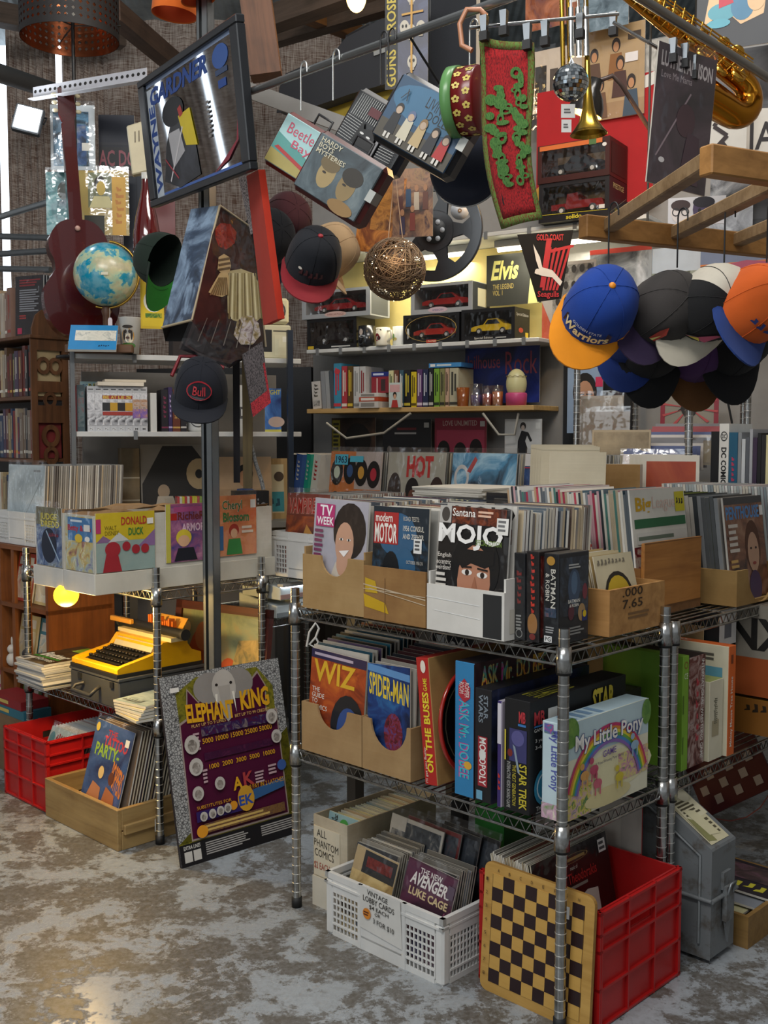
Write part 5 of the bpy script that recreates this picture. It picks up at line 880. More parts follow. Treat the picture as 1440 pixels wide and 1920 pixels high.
# ================================================================ left background
def flat(name,u0,v0,u1,v1,d,yaw,front,items,label,cat,t=.004,lean=0,roll=0,sleeve=False,edge='#c9c4b8',group=None):
    """an upright sheet spanning u0..u1, v0..v1 with its left edge at depth d"""
    P = at(u0,v1,d); a = R(yaw); k = (u1 - CX) / F
    w = (k * P.y - P.x) / (math.cos(a) - k * math.sin(a)); h = at(u0,v0,d).z - P.z
    M = Matrix.Translation(P) @ Matrix.Rotation(a,4,'Z') @ Matrix.Rotation(R(roll),4,'Y') @ Matrix.Rotation(-R(lean),4,'X')
    return sheet(name,w,h,t,M,front,edge,items,label,cat,group,sleeve)
BOOKC = ['#5a2a24','#2a3c5a','#c9b98c','#3a4a3a','#8a7a5a','#222226','#7a6a5c','#b8a27a','#43304a','#d6cfc0','#5c4430','#1f2c34','#7c2c2c','#a89a84']
def books(fr,x0,x1,y,z,h0,h1,d,label,group,cols=BOOKC,t0=.016,t1=.036,cat='book',name='book',lean=0.0):
    x = x0; rr = random.Random(int(abs(x0 * 100) + z * 77))
    while x < x1 - t0:
        t = round(min(rr.uniform(t0,t1),x1 - x - .001),3); h = round(rr.uniform(h0,h1),2); c = rr.choice(cols)
        if t < .008: break
        b = MB().box(0,0,0,t,d,h,'#d8cfb8',None,{'f': c,'l': c,'r': c,'k': c}); bc = rr.choice(['#d8c48a','#e4ded0','#a83a2c','#b8b2a4','#c8a040'])
        b.draw((0,0,0),(t,0,0),(0,0,h),[('r',.3,.38,.42,.86,bc),('r',.56,.5,.66,.86,bc),('r',.1,.10,.9,.16,bc)])
        b.build(name,M=lean_m(fr,x,y + rr.uniform(0,.006),z),label=label,cat=cat,group=group); x += t + .001
# --- low children's bookcase behind the left rack, carrying a white crate of records
OAK = 'wood|#8a4e1e|#5f3210|z'; OAKX = 'wood|#8a4e1e|#5f3210|x'
kx0,kx1,ky0,ky1,kz = -2.05,-.955,.13,.415,.88
t = thing('bookcase','orange-brown wooden bookcase of children\'s books at the left edge','bookcase',B.W(kx0,ky0),B.yaw); Wk = kx1 - kx0; Dk = ky1 - ky0
for xx in (0,.34,Wk * .62,Wk - .02): MB().box(xx,0,0,xx + .02,Dk,kz - .02,OAK).build('upright',t)
for zz in (.04,.34,.62,kz - .02): MB().box(0,0,zz,Wk,Dk,zz + .018,OAKX).build('shelf_board',t)
MB().box(0,Dk,0,Wk,Dk + .01,kz,OAKX).build('back_panel',t)
for xx in (.66,.78,.90): MB().box(xx,.006,.06,xx + .025,.02,.86,OAK).build('slat',t)
kid = [('#b8587a','pink'),('#c9a0b8','lilac'),('#6a9a4a','green'),('#c0442c','red'),('#d8c48a','cream'),('#4a8a9a','teal'),('#d8823a','orange')]
n = 0
for zz,hh in ((.36,.22),(.64,.20),(.06,.24)):
    for k in range(6):
        x = .03 + k * .17
        if abs(x - .34) < .03: x += .04
        c,nm = kid[n % 7]; n += 1
        sheet('picture_book',.15,hh,.008,lean_m(B,kx0 + x,ky0 + .05,zz,.16),c,'#e2dccc',[('r',.06,.06,.94,.7,'pic|%s|#e4dcc8|#6a4a3a|s14' % c),('e',.5,.4,.25,.2,'#d8c8a8'),('r',.1,.76,.9,.92,'#e9e2d2')],'%s picture book, number %s from the left on the %s shelf of the low bookcase' % (nm,['one','two','three','four','five','six'][k],{.36: 'middle',.64: 'upper',.06: 'lowest'}[zz]),'book')
for k,c in enumerate(('#d6cfc4','#2a2626')):
    P = B.W(kx0 + .73 + .13 * k,ky0 + .03,.36)
    t = thing('toy_rabbit',['small white toy rabbit on the low bookcase','small black toy rabbit on the low bookcase'][k],'toy',P,B.yaw)
    MB().ball((0,0,.03),.028,c,12,8,(1,1,1.1)).build('body',t); MB().ball((0,-.004,.074),.02,c,12,8).build('head',t)
    for s_ in (-1,1): MB().ball((s_ * .009,0,.105),.02,c,8,6,(.3,.2,1)).build('ear',t)
white_crate(B,-1.425,.15,.36,.46,.135,'white perforated crate of records behind the comic boxes at left',z=kz)
for i in range(36):
    sheet('record_sleeve',.312,.312,.006,lean_m(B,-1.40,.195 + i * .0098,kz + .012,.06),random.choice(['#8f9194','#a8a49c','#6f6a64','#bdb9b2','#574f48','#c9c2b0']),random.choice(['#a9a59e','#c4c0b8','#8a8680','#b8a58a','#d4d2cc','#6a6460']),None,'record in the long row behind the glossy front sleeve at left','record','records in the left white crate')
sheet('record_sleeve',.312,.315,.003,lean_m(B,-1.40,.183,kz + .012,.06),'#b4bec2','#c9cccc',[('r',0,0,1,1,'pic|#98a6ac|#bccacf|#d8dcdc|s5'),('g',.7,.9,.95,.95,1,'#8a8f92'),('l',.2,.1,.6,.55,.002,'#e4ecee'),('l',.3,.1,.9,.8,.002,'#8a9498')],'record in a shiny blank plastic sleeve at the front of the left crate','record',sleeve=True)
# --- carved wooden book rack at the far left
KP = at(57,634,4.85); K = Fr(KP.x,KP.y,YAW); TK = 'wood|#6d4527|#452812|z'
t = thing('carved_bookcase','dark wooden bookcase with fretwork end panel at the left edge','bookcase',K.W(0,0),K.yaw)
dK = .185; zt = KP.z
# fretwork panel built of rails, stiles and ring ornaments; faces right (+x)
q = MB(); q.box(-.012,0,0,0,.03,zt,TK); q.box(-.012,dK - .03,0,0,dK,zt,TK)
for z0,z1 in ((zt - .05,zt),(zt - .24,zt - .19),(zt - .38,zt - .30),(zt - .66,zt - .60),(zt - .80,zt - .74),(0,zt - 1.0)): q.box(-.012,.03,z0,0,dK - .03,z1,TK)
q.box(-.012,.03,zt - 1.0,-.002,dK - .03,zt - .86,TK); q.build('end_panel',t)
Mf = Matrix.Rotation(PI / 2,4,'Z')
for zc,r in ((zt - .12,.032),(zt - .12,-.032),(zt - .275,.03),(zt - .44,.042),(zt - .53,.034),(zt - .70,.036),(zt - .83,.032)):
    q = MB(); n = 20; yc = dK / 2 + (0.03 if r == .032 and zc > zt - .2 else (-.03 if r < 0 else 0)); r = abs(r)
    o_ = [(r * 1.05 * c,r * 1.25 * s_) for c,s_ in ring(n)]; i_ = [(r * .62 * c,r * .72 * s_) for c,s_ in ring(n)]
    vs = [(-.001,yc + y,zc + z) for y,z in o_] + [(-.001,yc + y,zc + z) for y,z in i_] + [(-.011,yc + y,zc + z) for y,z in o_] + [(-.011,yc + y,zc + z) for y,z in i_]
    q.add(vs,[(i,(i + 1) % n,n + (i + 1) % n,n + i) for i in range(n)] + [(n + i,n + (i + 1) % n,3 * n + (i + 1) % n,3 * n + i) for i in range(n)] + [(i,2 * n + i,2 * n + (i + 1) % n,(i + 1) % n) for i in range(n)],TK); q.build('fretwork_ring',t)
q = MB(); sc = [(.0,0),(.0,.03),(.02,.09),(.05,.115),(.08,.118),(.11,.11),(.14,.12),(.15,.16),(.165,.16),(.17,.0)]
q.prism(sc,0,.012,TK,Matrix.Translation((0,.008,zt + .016)) @ Mf); q.build('scroll_crest',t)
MB().box(-1.0,-.01,zt,.012,dK + .01,zt + .016,TK).build('top_board',t,bevel=.003)
shz = [zt - .275,zt - .56,zt - .86]
for z in shz: MB().box(-1.0,0,z,-.012,dK,z + .016,'wood|#6d4527|#452812|x').build('shelf_board',t)
MB().box(-1.0,dK - .008,0,-.012,dK,zt,'#241812').build('back_panel',t)
for k,z in enumerate(shz): books(K,-.60,-.016,.012,z + .018,.19,.235,.14,['book on the top inner shelf of the fretwork bookcase','book on the middle shelf of the fretwork bookcase','book on the lowest visible shelf of the fretwork bookcase'][k],'books in the fretwork bookcase, row %s' % ['one','two','three'][k])
books(K,-.62,-.20,.012,zt + .018,.20,.24,.14,'pale old book on top of the fretwork bookcase','books on top of the fretwork bookcase',['#b8a894','#d6d0c4','#8a6a5c','#c4b8a8','#a08a70'])
for i in range(3):
    sheet('comic_annual',.165,.275,.007,lean_m(K,-.175 + .004 * i,.045 - .016 * i,zt + .018,.03,.35),'#26282e','#c9ccd0',[('g',.15,.82,.9,.95,3,'#8a2c34'),('g',.15,.4,.9,.78,10,'#8f9298'),('g',.15,.28,.4,.36,2,'#a83a3a'),('r',.08,.04,.24,.14,'#b83a5a')] if i == 2 else None,['dark bagged annual at the back of the three on the fretwork bookcase','middle one of three dark bagged annuals on the fretwork bookcase','dark annual with grey text on its back, standing on the fretwork bookcase'][i],'book',sleeve=i == 2)
# --- white wall shelving with the globe
G = Fr(*at(140,665,4.45).xy,20.0); gz1 = at(140,662,4.45).z; gz2 = at(140,809,4.45).z
def shelf_board(fr,x0,x1,d,z,th,spec,label,clips=0,name='wall_shelf'):
    t = thing(name,label,'shelf',fr.W(x0,0,z),fr.yaw); MB().box(0,0,-th,x1 - x0,d,0,spec).build('board',t,bevel=.002)
    for i in range(clips): xx = (x1 - x0) * (i + .5) / clips; MB().box(xx - .008,-.006,-th - .012,xx + .008,.002,.004,'#8f9294|r.4|m.5').build('clip',t)
    return t
t = shelf_board(G,0,.97,.30,gz1,.022,'#d2d2cf|r.4','white shelf carrying the globe',2)
t = shelf_board(G,0,.97,.30,gz2,.022,'#d2d2cf|r.4','white shelf below the globe, carrying video tapes and a mug',2)
q = thing('shelf_upright','slim steel upright at the left end of the white shelves','post',G.W(-.008,.0,0),G.yaw); MB().box(-.012,-.012,0,.006,.012,gz1 + .03,'#77797a|r.4|m.7').build('bar',q)
q = thing('shelf_upright','dark blue upright at the right end of the white shelves','post',G.W(.905,-.05,0),G.yaw); MB().box(-.012,-.012,0,.012,.012,gz1 + .12,'#1c2a3c|r.4').build('bar',q)
struct('wall_middle',MB().box(.06,.45,0,.97,.50,1.62,'#6f6a64'),loc=(*G.o,0),yaw=G.yaw)
# globe
gx = .25
gc = at(198,515,4.50); rg = 58 * 4.5 / 2000
t = thing('globe','blue desk globe on a wooden stand on the white shelf','globe',Vector((gc.x,gc.y,gz1)),0)
hc = gc.z - gz1
gl = MB().ball((0,0,hc),rg,'globe',32,20).build('sphere',t); MB().draw((.015,-rg * .985,hc - .02),(.028,0,0),(0,0,.012),[('r',0,0,1,1,'#e4dcc0')]).build('map_legend',gl)
MB().tube([(rg * 1.06 * math.sin(a),0,hc - rg * 1.06 * math.cos(a)) for a in [R(-18 + 190 * i / 20) for i in range(21)]],.005,'#b08a3c|r.3|m.9',6).build('meridian_arm',t)
MB().lathe([(.0001,.035),(.02,.035),(.022,.05),(.015,.08),(.015,hc - rg - .04),(.022,hc - rg - .02),(.012,hc - rg + .002)],'wood|#5a3a24|#3a2212|z',14).build('stem',t)
MB().box(-.16,-.06,.0,.12,.10,.035,'wood|#6b4a30|#47301c|x').build('base',t,bevel=.004)
q = MB(); q.tube([(.02,-.02,hc - rg - .01),(.022,-.03,hc - rg - .05)],.0008,'#e4e0d8',4); q.poly([(.014,-.03,hc - rg - .09),(.032,-.03,hc - rg - .09),(.032,-.03,hc - rg - .058),(.028,-.03,hc - rg - .05),(.018,-.03,hc - rg - .05),(.014,-.03,hc - rg - .058)],'#dcd0d4'); q.build('price_tag',t)
# blue atlas leaning at the shelf edge
M = Matrix.Translation(at(127,655,4.34)) @ Matrix.Rotation(R(8),4,'Z') @ Matrix.Rotation(R(-42),4,'X') @ Matrix.Rotation(R(-0),4,'Y')
sheet('atlas',.19,.145,.012,M,'#2a88c4','#e9e4d8',[('r',.12,.36,.98,.78,'pic|#c9c8ba|#e2ded0|#9aa09a|s30'),('t','ATLAS',.62,.12,.86,.2,'#1c2c4a',0)],'bright blue atlas with a pale map panel, tilted at the shelf edge','book')
# paper cup with a tiger print
P = at(244,650,4.50); P.z = gz1
t = thing('paper_cup','tall white cup printed with a tiger, beside the globe','cup',P)
MB().lathe([(.0001,0),(.036,0),(.045,.148),(.047,.15),(.044,.15),(.035,.005),(.0001,.005)],'#dcdad2|r.4',24).build('cup_body',t)
q = MB()
for i,(a,z,rx,rz,c) in enumerate(((0,.07,.028,.036,'#c9922c'),(8,.062,.018,.02,'#e4d8c0'),(-12,.09,.006,.008,'#2a2018'),(12,.09,.006,.008,'#2a2018'),(0,.064,.008,.005,'#4a2c20'),(-20,.075,.004,.02,'#2a2018'),(22,.075,.004,.02,'#2a2018'),(0,.11,.02,.006,'#2a2018'),(2,.032,.03,.012,'#4a7a3a'))):
    rr = .0405 + .0006 * i; q.add([((rr + (z + rz * s_ - .07) * .06) * math.sin(R(a) + rx * c_ / .041),-(rr + (z + rz * s_ - .07) * .06) * math.cos(R(a) + rx * c_ / .041),z + rz * s_) for c_,s_ in ring(14)],[tuple(range(14))],c)
q.build('tiger_print',t)
# yellow tin advert panel and dark case behind
flat('tin_sign',264,512,312,616,4.62,15,'#d8b81c',[('r',.06,.04,.94,.96,'#e0c21c'),('t','CO',.1,.84,.5,.96,'#b83020',.02),('o',.55,.5,.42,.2,.22,'#e9e6da'),('e',.55,.5,.3,.15,'#2c6a9a'),('r',.35,.42,.75,.5,'#e9e6da'),('r',.2,.2,.9,.28,'pic|#2c5a1c|#4a7a24|#e0c21c|s60')],'yellow tin sign with a round white emblem, behind the green cap','sign')
P = G.W(.42,.10,gz1); block('instrument_case',.20,.12,.085,Matrix.Translation(P) @ Matrix.Rotation(G.yaw,4,'Z'),{'*': '#241a18'},None,'dark brown case on the white shelf right of the cup','case')
# radio and film projector at the right end of the shelves
P = G.W(.80,.05,gz1 + .035)
for zz,l in ((-.0,0),):
    t = thing('clock_radio','cream retro clock with round dial, right of the hanging bag','clock',at(487,606,4.75),R(20)); MB().box(0,0,0,.135,.09,.115,'#d8cfa8|r.35').build('housing',t,bevel=.012); q = MB(); q.draw((0,0,0),(.135,0,0),(0,0,.115),[('e',.5,.5,.38,.42,'#3a3a3c'),('e',.5,.5,.32,.36,'#b8bcb8'),('o',.5,.5,.24,.27,.1,'#4a4c4c'),('l',.5,.5,.62,.66,.004,'#2a2a2a'),('l',.5,.5,.4,.6,.004,'#2a2a2a')]); q.build('dial',t)
    t = thing('cassette_player','cream and black cassette machine under the retro clock','radio',at(484,672,4.75),R(20)); MB().box(0,0,0,.15,.10,.15,'#cfc8a8|r.4').build('housing',t,bevel=.006); q = MB(); q.draw((0,0,0),(.15,0,0),(0,0,.15),[('r',.12,.2,.42,.85,'#1d1e22'),('r',.46,.8,.95,.84,'#5a564a'),('r',.5,.1,.9,.7,'#d6d0b0'),('r',.74,.5,.88,.66,'#e6e2d0')]); q.build('front_panel',t)
# row of video tapes on the lower shelf
yv = .02; vx = .048
cols8 = [('#c9c9cb','pic|#8a8a8e|#d8d8da|#3a3a3e|s40')] * 8
for i in range(8):
    w8 = .0305; M = lean_m(G,vx + i * .031,yv,gz2)
    sp = [('r',0,.87,1,1,'#c9cacc'),('g',.15,.91,.85,.95,1,'#5a5a5e'),('r',0,.14,1,.86,'pic|#2a2a2e|#a8a8ac|#e0e0e2|#5a5a60|s26'),('r',0,0,1,.12,'#c4c5c8'),('r',.25,.03,.75,.09,'#e9e9e9'),('t','PG' if i < 6 else 'M',.3,.035,.7,.085,'#3a3a3e',.01)]
    if 1 < i < 6: sp += [('r',0,.72,1,.80,'#a83a30'),('t','BE AT LE S '.split()[i - 2] if i - 2 < 4 else 'S',.1,.725,.9,.795,'#e0c85a',.02),('r',0,.46,1,.64,['#2a2a2c','#c89a2c','#2a2420','#c8962c'][i - 2]),('r',0,.36,1,.44,'#a83a30')]
    if i > 5: sp += [('r',0,.3,1,.5,'pic|#4a4a9a|#8a6ab0|#d8a05a|s40'),('r',0,.5,1,.72,'pic|#a8703a|#c8b0a0|#4a4a6a|s40')]
    block('video_tape',.0305,.11,.190,M,{'*': '#c9c9cb'},{'f': sp,'r': [('r',.1,.06,.9,.2,'#b8b8ba')]} if i == 7 else {'f': sp},'pop band documentary video tape, %s from the left in the grey set of eight' % ['first','second','third','fourth','fifth','sixth','seventh','last'][i],'video','eight-tape band documentary set')
block('book',.19,.13,.016,lean_m(G,.09,.0,gz2 + .192),{'*': '#e2d4be','t': '#c9b89c','f': '#e4d8c4'},None,'fat paperback lying on the grey video set, showing its pages','book')
block('book',.17,.12,.010,lean_m(G,.12,.005,gz2 + .209),{'*': '#dccfb8','t': '#8a8478'},None,'thinner paperback lying uppermost on the grey video set','book')
block('video_tape',.03,.11,.195,lean_m(G,.008,.03,gz2),{'*': '#5a2428','f': '#4a5a60','l': '#8a2c30'},{'f': [('r',.1,.1,.9,.9,'pic|#3a4a50|#6a7a7c|#8a2c30|s30')]},'dark plastic-wrapped tape left of the grey video set','video')
sheet('comic_book',.14,.215,.004,lean_m(G,.03,.15,gz2),'#9fc0c4','#d8d8d0',[('t','DC',.08,.88,.22,.95,'#3a6a9a',.01),('t','BATMAN',.25,.78,1.0,.96,'#d8c820',.03),('t','BATMAN',.27,.79,.98,.95,'#23231c',.01)],'pale comic with yellow title behind the grey video set','comic')
block('video_tape',.026,.11,.165,lean_m(G,vx + .262,.03,gz2),{'*': '#d9d8d2','r': '#e2e0da'},{'r': [('r',.1,.05,.6,.2,'#4a4a4a'),('r',.2,.3,.9,.9,'#bcb8b0')]},'white tape case with barcode right of the grey video set','video')
for i,(c,b_,w_) in enumerate((('#1d1a22','#7a2c4a',.028),('#3a2a5a','#b8a8d0',.016),('#6a3424','#c8a058',.032),('#26242a','#c9c4bc',.024))):
    block('book',w_,.13,.18 + .01 * (i % 2),lean_m(G,.355 + [0,.03,.048,.082][i],.02,gz2),{'*': c},{'f': [('v',['MAGIC','STORY','CONCISE','ROCK'][i],.25,.3,.75,.85,b_,.01),('r',0,.08,1,.12,b_)]},['black book with pink lettering on the lower white shelf','thin violet book on the lower white shelf','brown hardback with gold lettering on the lower white shelf','black and white book next to the mug'][i],'book')
P = G.W(.52,.07,gz2)
t = thing('mug','white mug with red lettering behind the hanging navy cap','mug',P,R(10))
MB().lathe([(.0001,0),(.04,0),(.048,.012),(.05,.115),(.047,.118),(.044,.114),(.042,.012),(.0001,.010)],'#e2e2de|r.25',28).build('cup_body',t)
MB().tube([(-.046,0,.095),(-.075,0,.1),(-.088,0,.07),(-.08,0,.035),(-.046,0,.028)],.007,'#e2e2de|r.25',8).build('handle',t)
q = MB(); vs,fs = text_shape('BONZA',.02); q.add([(.0515 * math.sin((a - .5) * 1.1),-.0515 * math.cos((a - .5) * 1.1),.05 + .022 * b_) for a,b_ in vs],fs,'#b02c34'); q.add([(.0512 * math.sin(.75 * c_),-.0512 * math.cos(.75 * c_),.06 + .04 * s_) for c_,s_ in ring(24)] + [(.0512 * math.sin(.70 * c_),-.0512 * math.cos(.70 * c_),.06 + .036 * s_) for c_,s_ in ring(24)],[(i,(i + 1) % 24,24 + (i + 1) % 24,24 + i) for i in range(24)],'#2a2a2c'); q.build('printed_badge',t)
flat('magazine',497,728,528,812,4.80,20,'#3a5a9a',[('r',0,0,1,1,'pic|#24306a|#4a7ac0|#8ab0d8|s8'),('e',.7,.25,.5,.12,'#c8b0a4'),('t','LIGHT',.1,.86,.95,.97,'#d8cf5a',.02),('r',0,0,1,.08,'#d8cf5a')],'blue magazine with yellow title at the right end of the white shelf','magazine')
flat('magazine',448,722,470,812,4.62,20,'#cfcfcb',[('r',.1,.3,.8,.55,'#5a5a5c'),('r',.2,.36,.7,.5,'#d8d8d4')],'white booklet standing behind the hanging scarf','magazine')
# --- things below the lower white shelf, on a plain table
tz = .93
t = thing('trestle_table','plain grey table below the white shelves, mostly hidden by comic boxes','table',G.W(.21,.16,0),G.yaw)
MB().box(0,0,tz - .025,0.80,.28,tz,'#77746e').build('table_top',t)
for (px,py) in ((.01,.01),(.74,.01),(.01,.23),(.74,.23)): MB().box(px,py,0,px + .04,py + .04,tz - .025,'#4a4845').build('leg',t)
block('wicker_box',.08,.13,.34,lean_m(G,.214,.305,tz),{'*': 'card|#8f7e62|#6f6048'},{'f': [('r',0,.6,1,.62,'#c9bfa8'),('r',0,.3,1,.32,'#c9bfa8')]},'brown banded box standing under the white shelf at left','box')
M = lean_m(G,.30,.29,tz,.12)
t = thing('framed_record','grey mounted frame with a gold disc, under the white shelf behind the steel post','picture frame',M=M)
MB().box(0,0,0,.34,.012,.36,'#8f8a82').build('mount',t); MB().draw((0,0,0),(.34,0,0),(0,0,.36),[('p',[(.02,.0),(.98,.0),(.98,.62),(.7,.98),(.3,.98),(.02,.5)],'#262422'),('e',.78,.62,.17,.2,'#b8a078'),('e',.78,.62,.05,.06,'#1c1a18'),('e',.3,.4,.08,.09,'#b09a80'),('p',[(.16,.1),(.5,.1),(.42,.34),(.22,.34)],'#c8bfae')]).build('mounted_picture',t)
sheet('record_sleeve',.26,.30,.004,lean_m(G,.645,.28,tz,.08),'#c9a884','#d8cfc0',[('r',0,0,1,.5,'#c0a07c'),('e',.5,.74,.16,.14,'#1d1816'),('e',.5,.66,.11,.13,'#c8946c'),('p',[(.2,0),(.85,0),(.78,.42),(.6,.52),(.36,.5)],'#34508a'),('e',.3,.12,.12,.12,'#b83a34')],'tan record cover of a man in a blue shirt, behind the hanging strap','record')
sheet('framed_print',.24,.29,.012,lean_m(G,.765,.35,tz,.06),'wood|#b89a68|#8a6c40|z','#8a6c40',[('r',.1,.1,.9,.9,'#c9bc9a'),('r',.12,.12,.9,.45,'#3a8a94'),('t','BINGO',.2,.2,.85,.38,'#1c4a5a',.02),('e',.3,.7,.1,.08,'#4a3a2c'),('e',.55,.7,.1,.08,'#4a3a2c'),('e',.8,.7,.1,.08,'#4a3a2c')],'cream and teal framed print leaning by the blue upright','picture frame')
for i in range(12):
    block('disc_case',.0105,.06,.125,lean_m(G,.44 + i * .0112,.165,tz),{'*': random.choice(['#c9c23a','#d6d2c8','#3a3a3c','#b83a3c','#7a9a3c','#e2dfd8'])},None,'disc case in the small row in front of the gold disc frame','disc','disc cases under the white shelf')
block('record_box',.16,.08,.145,lean_m(G,.70,.165,tz),{'*': '#1e1e20'},{'f': [('t','Elvis',.1,.3,.9,.8,'#8a8a90',0)]},'small black box with pale script, right of the disc row','box')
# --- acoustic guitar seen from behind, tall lamp, hung posters
def guitar(M,label):
    t = thing('acoustic_guitar',label,'guitar',M=M); n = 40; out = []
    for i in range(n):
        a = 2 * PI * i / n; z = -.25 * math.cos(a); s = math.sin(a)
        zz = (z + .25) / .5; wd = .185 * (1 - zz) ** .0 * (.98 - .30 * math.exp(-((zz - .60) / .13) ** 2) - .22 * zz)
        out.append((wd * (abs(s) ** .62) * (1 if s >= 0 else -1),z + .25))
    RD = '#4a0f10|r.18|c.8'
    MB().prism([(x,z) for x,z in out],-.05,.05,RD,None,'#5a1712|r.2|c.6',True).build('body',t)
    MB().prism([(-.028,.48),(.028,.48),(.024,.92),(-.024,.92)],-.02,.035,RD).build('neck',t,bevel=.006)
    hd = MB().prism([(-.024,.92),(.024,.92),(.036,.95),(.033,1.06),(-.033,1.06),(-.036,.95)],.0,.018,RD).build('headstock',t,bevel=.002)
    for s_ in (-1,1):
        for k in range(3): MB().ball((s_ * .048,.008,.965 + .033 * k),.011,'#d8cfae|r.3',8,6,(1.2,.6,.8)).build('tuning_peg',hd)
    MB().ball((.0,-.055,.46),.012,'#c9a090',8,6).build('strap_button',t); return t
gpos = at(156,588,4.70); gpos.z = gz1 + .085
guitar(Matrix.Translation(gpos) @ Matrix.Rotation(R(24),4,'Z') @ Matrix.Rotation(R(-3),4,'Y'),'dark red acoustic guitar seen from behind, standing behind the globe')
lp = at(143,380,4.78); lz = at(137,75,4.78).z
t = thing('tall_lamp','tall lamp with dark punched drum shade and copper inside, at upper left','lamp',(lp.x,lp.y,gz1))
MB().lathe([(.0001,0),(.10,0),(.10,.012),(.012,.02)],'#1d1c1c|r.4',20).build('base',t); MB().cyl((0,0,.012),(0,0,lz - gz1 + .12),.008,'#1d1c1c|r.4',10).build('pole',t)
sh = MB(); RR = .21; HH = .30; nc = 44; nr = 9; z0 = lz - gz1
for layer,(rr_,spec) in enumerate(((RR,'#2a2625|r.6'),(RR - .0025,'#a8603c|r.25|m.85'))):
    for i in range(nc):
        for j in range(nr):
            a0 = 2 * PI * i / nc; a1 = 2 * PI * (i + 1) / nc; za = z0 + .02 + (HH - .04) * j / nr; zb_ = z0 + .02 + (HH - .04) * (j + 1) / nr; am = (a0 + a1) / 2; zm = (za + zb_) / 2
            P_ = lambda a,z: (rr_ * math.cos(a),rr_ * math.sin(a),z); h = .58
            c4 = [P_(a0,za),P_(a1,za),P_(a1,zb_),P_(a0,zb_)]; d4 = [P_(am,zm - h * (zm - za)),P_(am + h * (a1 - am),zm),P_(am,zm + h * (zm - za)),P_(am - h * (a1 - am),zm)]
            sh.add(c4 + d4,[(0,1,5,4),(1,2,6,5),(2,3,7,6),(3,0,4,7)],spec)
    sh.lathe([(rr_,z0),(rr_,z0 + .02)],spec,nc); sh.lathe([(rr_,z0 + HH - .02),(rr_,z0 + HH)],spec,nc)
sh.build('lamp_shade',t,loc=(-.014,0,0))
q = MB(); [q.cyl((0,0,z0 + .06),(RR * math.cos(a),RR * math.sin(a),z0 + .06),.003,'#1d1c1c',5) for a in (0,2.1,4.2)]; q.build('shade_ring',t)
MB().ball((0,0,z0 + .13),.03,'#d8d4c8',12,8,(1,1,1.3)).build('bulb',t)
# perforated rail with hung prints
a_ = at(62,176,4.75); b_ = at(275,140,4.45); ML = pose(a_,b_ - a_,(0,0,1)); L_ = (b_ - a_).length
t = thing('perforated_rail','white perforated angle rail above the guitar','rail',M=ML); MB().box(0,0,-.028,L_,.003,.028,'#c4c4ca|r.4').build('web',t); MB().box(0,-.03,-.03,L_,.003,-.027,'#c4c4ca|r.4').build('flange',t)
q = MB(); [q.draw((L_ * (i + .5) / 22 - .008,0,.0),(.016,0,0),(0,0,.014),[('e',.5,.5,.5,.5,'#2a2826')]) for i in range(22)]; q.build('holes',t,kind='stuff')
flat('bagged_poster',96,196,190,318,4.85,4,'#c9d0d4',[('r',.06,.06,.86,.9,'pic|#3a5a7a|#6a94b0|#20242c|#8ab0c0|s9'),('r',.4,.08,.8,.7,'pic|#1c2430|#3a5a8a|#8a8a8a|s16'),('r',.7,.3,.9,.42,'#e0dcd0')],'bagged blue photograph clipped under the white rail behind the guitar','poster',sleeve=True)
flat('bagged_poster',150,318,250,440,4.86,6,'#c8b06a',[('r',0,.1,1,1,'#b8a058'),('r',.18,.42,.66,.96,'#7a8060'),('e',.42,.78,.12,.13,'#2a2418'),('e',.44,.72,.09,.11,'#d2b45a'),('p',[(.2,.42),(.7,.42),(.6,.6),(.3,.6)],'#d8cf9a'),('r',.66,.0,.94,.9,'#d8a84a'),('v','MARKET',.7,.15,.9,.75,'#c8843a',.02),('r',.1,.0,.5,.3,'#2a2a20')],'bagged yellow magazine with a man\'s portrait, hung lower','magazine',sleeve=True)
flat('bagged_poster',88,322,150,440,4.92,4,'#7aa0a8',[('r',0,0,1,1,'pic|#1c3a4a|#5a9a9c|#c8dcd8|s8'),('e',.6,.7,.2,.14,'#2a3020')],'bagged teal photograph behind the guitar neck','poster',sleeve=True)
flat('t_shirt',186,215,262,318,4.95,3,'#141a2a',[('r',0,0,1,.42,'#16181e'),('t','AC DC',.0,.06,1.0,.36,'#8a4a54',.02),('r',0,.44,1,.5,'#20222c')],'black t-shirt with red angular letters hung beside the racing poster','t-shirt',t=.012)
flat('jeans',232,330,300,480,5.0,3,'#252c3a',[('r',.4,0,.44,1,'#1a202c')],'dark denim garment hanging behind the red bottle','clothing',t=.02)
# cream bell box, red bottle
t = thing('door_bell','cream plastic bell box tied to the rail left of the racing poster','bell',at(238,300,4.55),R(10)); MB().hexa([(.02,0,-.06),(.09,0,-.04),(.09,.05,-.04),(.02,.05,-.06),(-.0,0,.14),(.085,0,.17),(.085,.05,.17),(-.0,.05,.14)],'#cfc4a4|r.5').build('housing',t,bevel=.005); MB().draw((.025,-.001,.07),(.04,0,.012),(0,0,.045),[('r',.2,0,.3,1,'#5a4a34'),('r',.6,0,.7,1,'#5a4a34')]).build('slots',t)
t = thing('glass_bottle','tall dark red glass bottle hanging left of the racing poster','bottle',at(276,486,4.5)); MB().lathe([(.0001,0),(.05,0),(.056,.03),(.056,.10),(.045,.17),(.028,.24),(.018,.29),(.017,.33)],'#5a0f10|r.1|c1',20).build('bottle_body',t); MB().lathe([(.019,.325),(.019,.352),(.0001,.354)],'#d0cec6|r.4',14).build('cap',t)
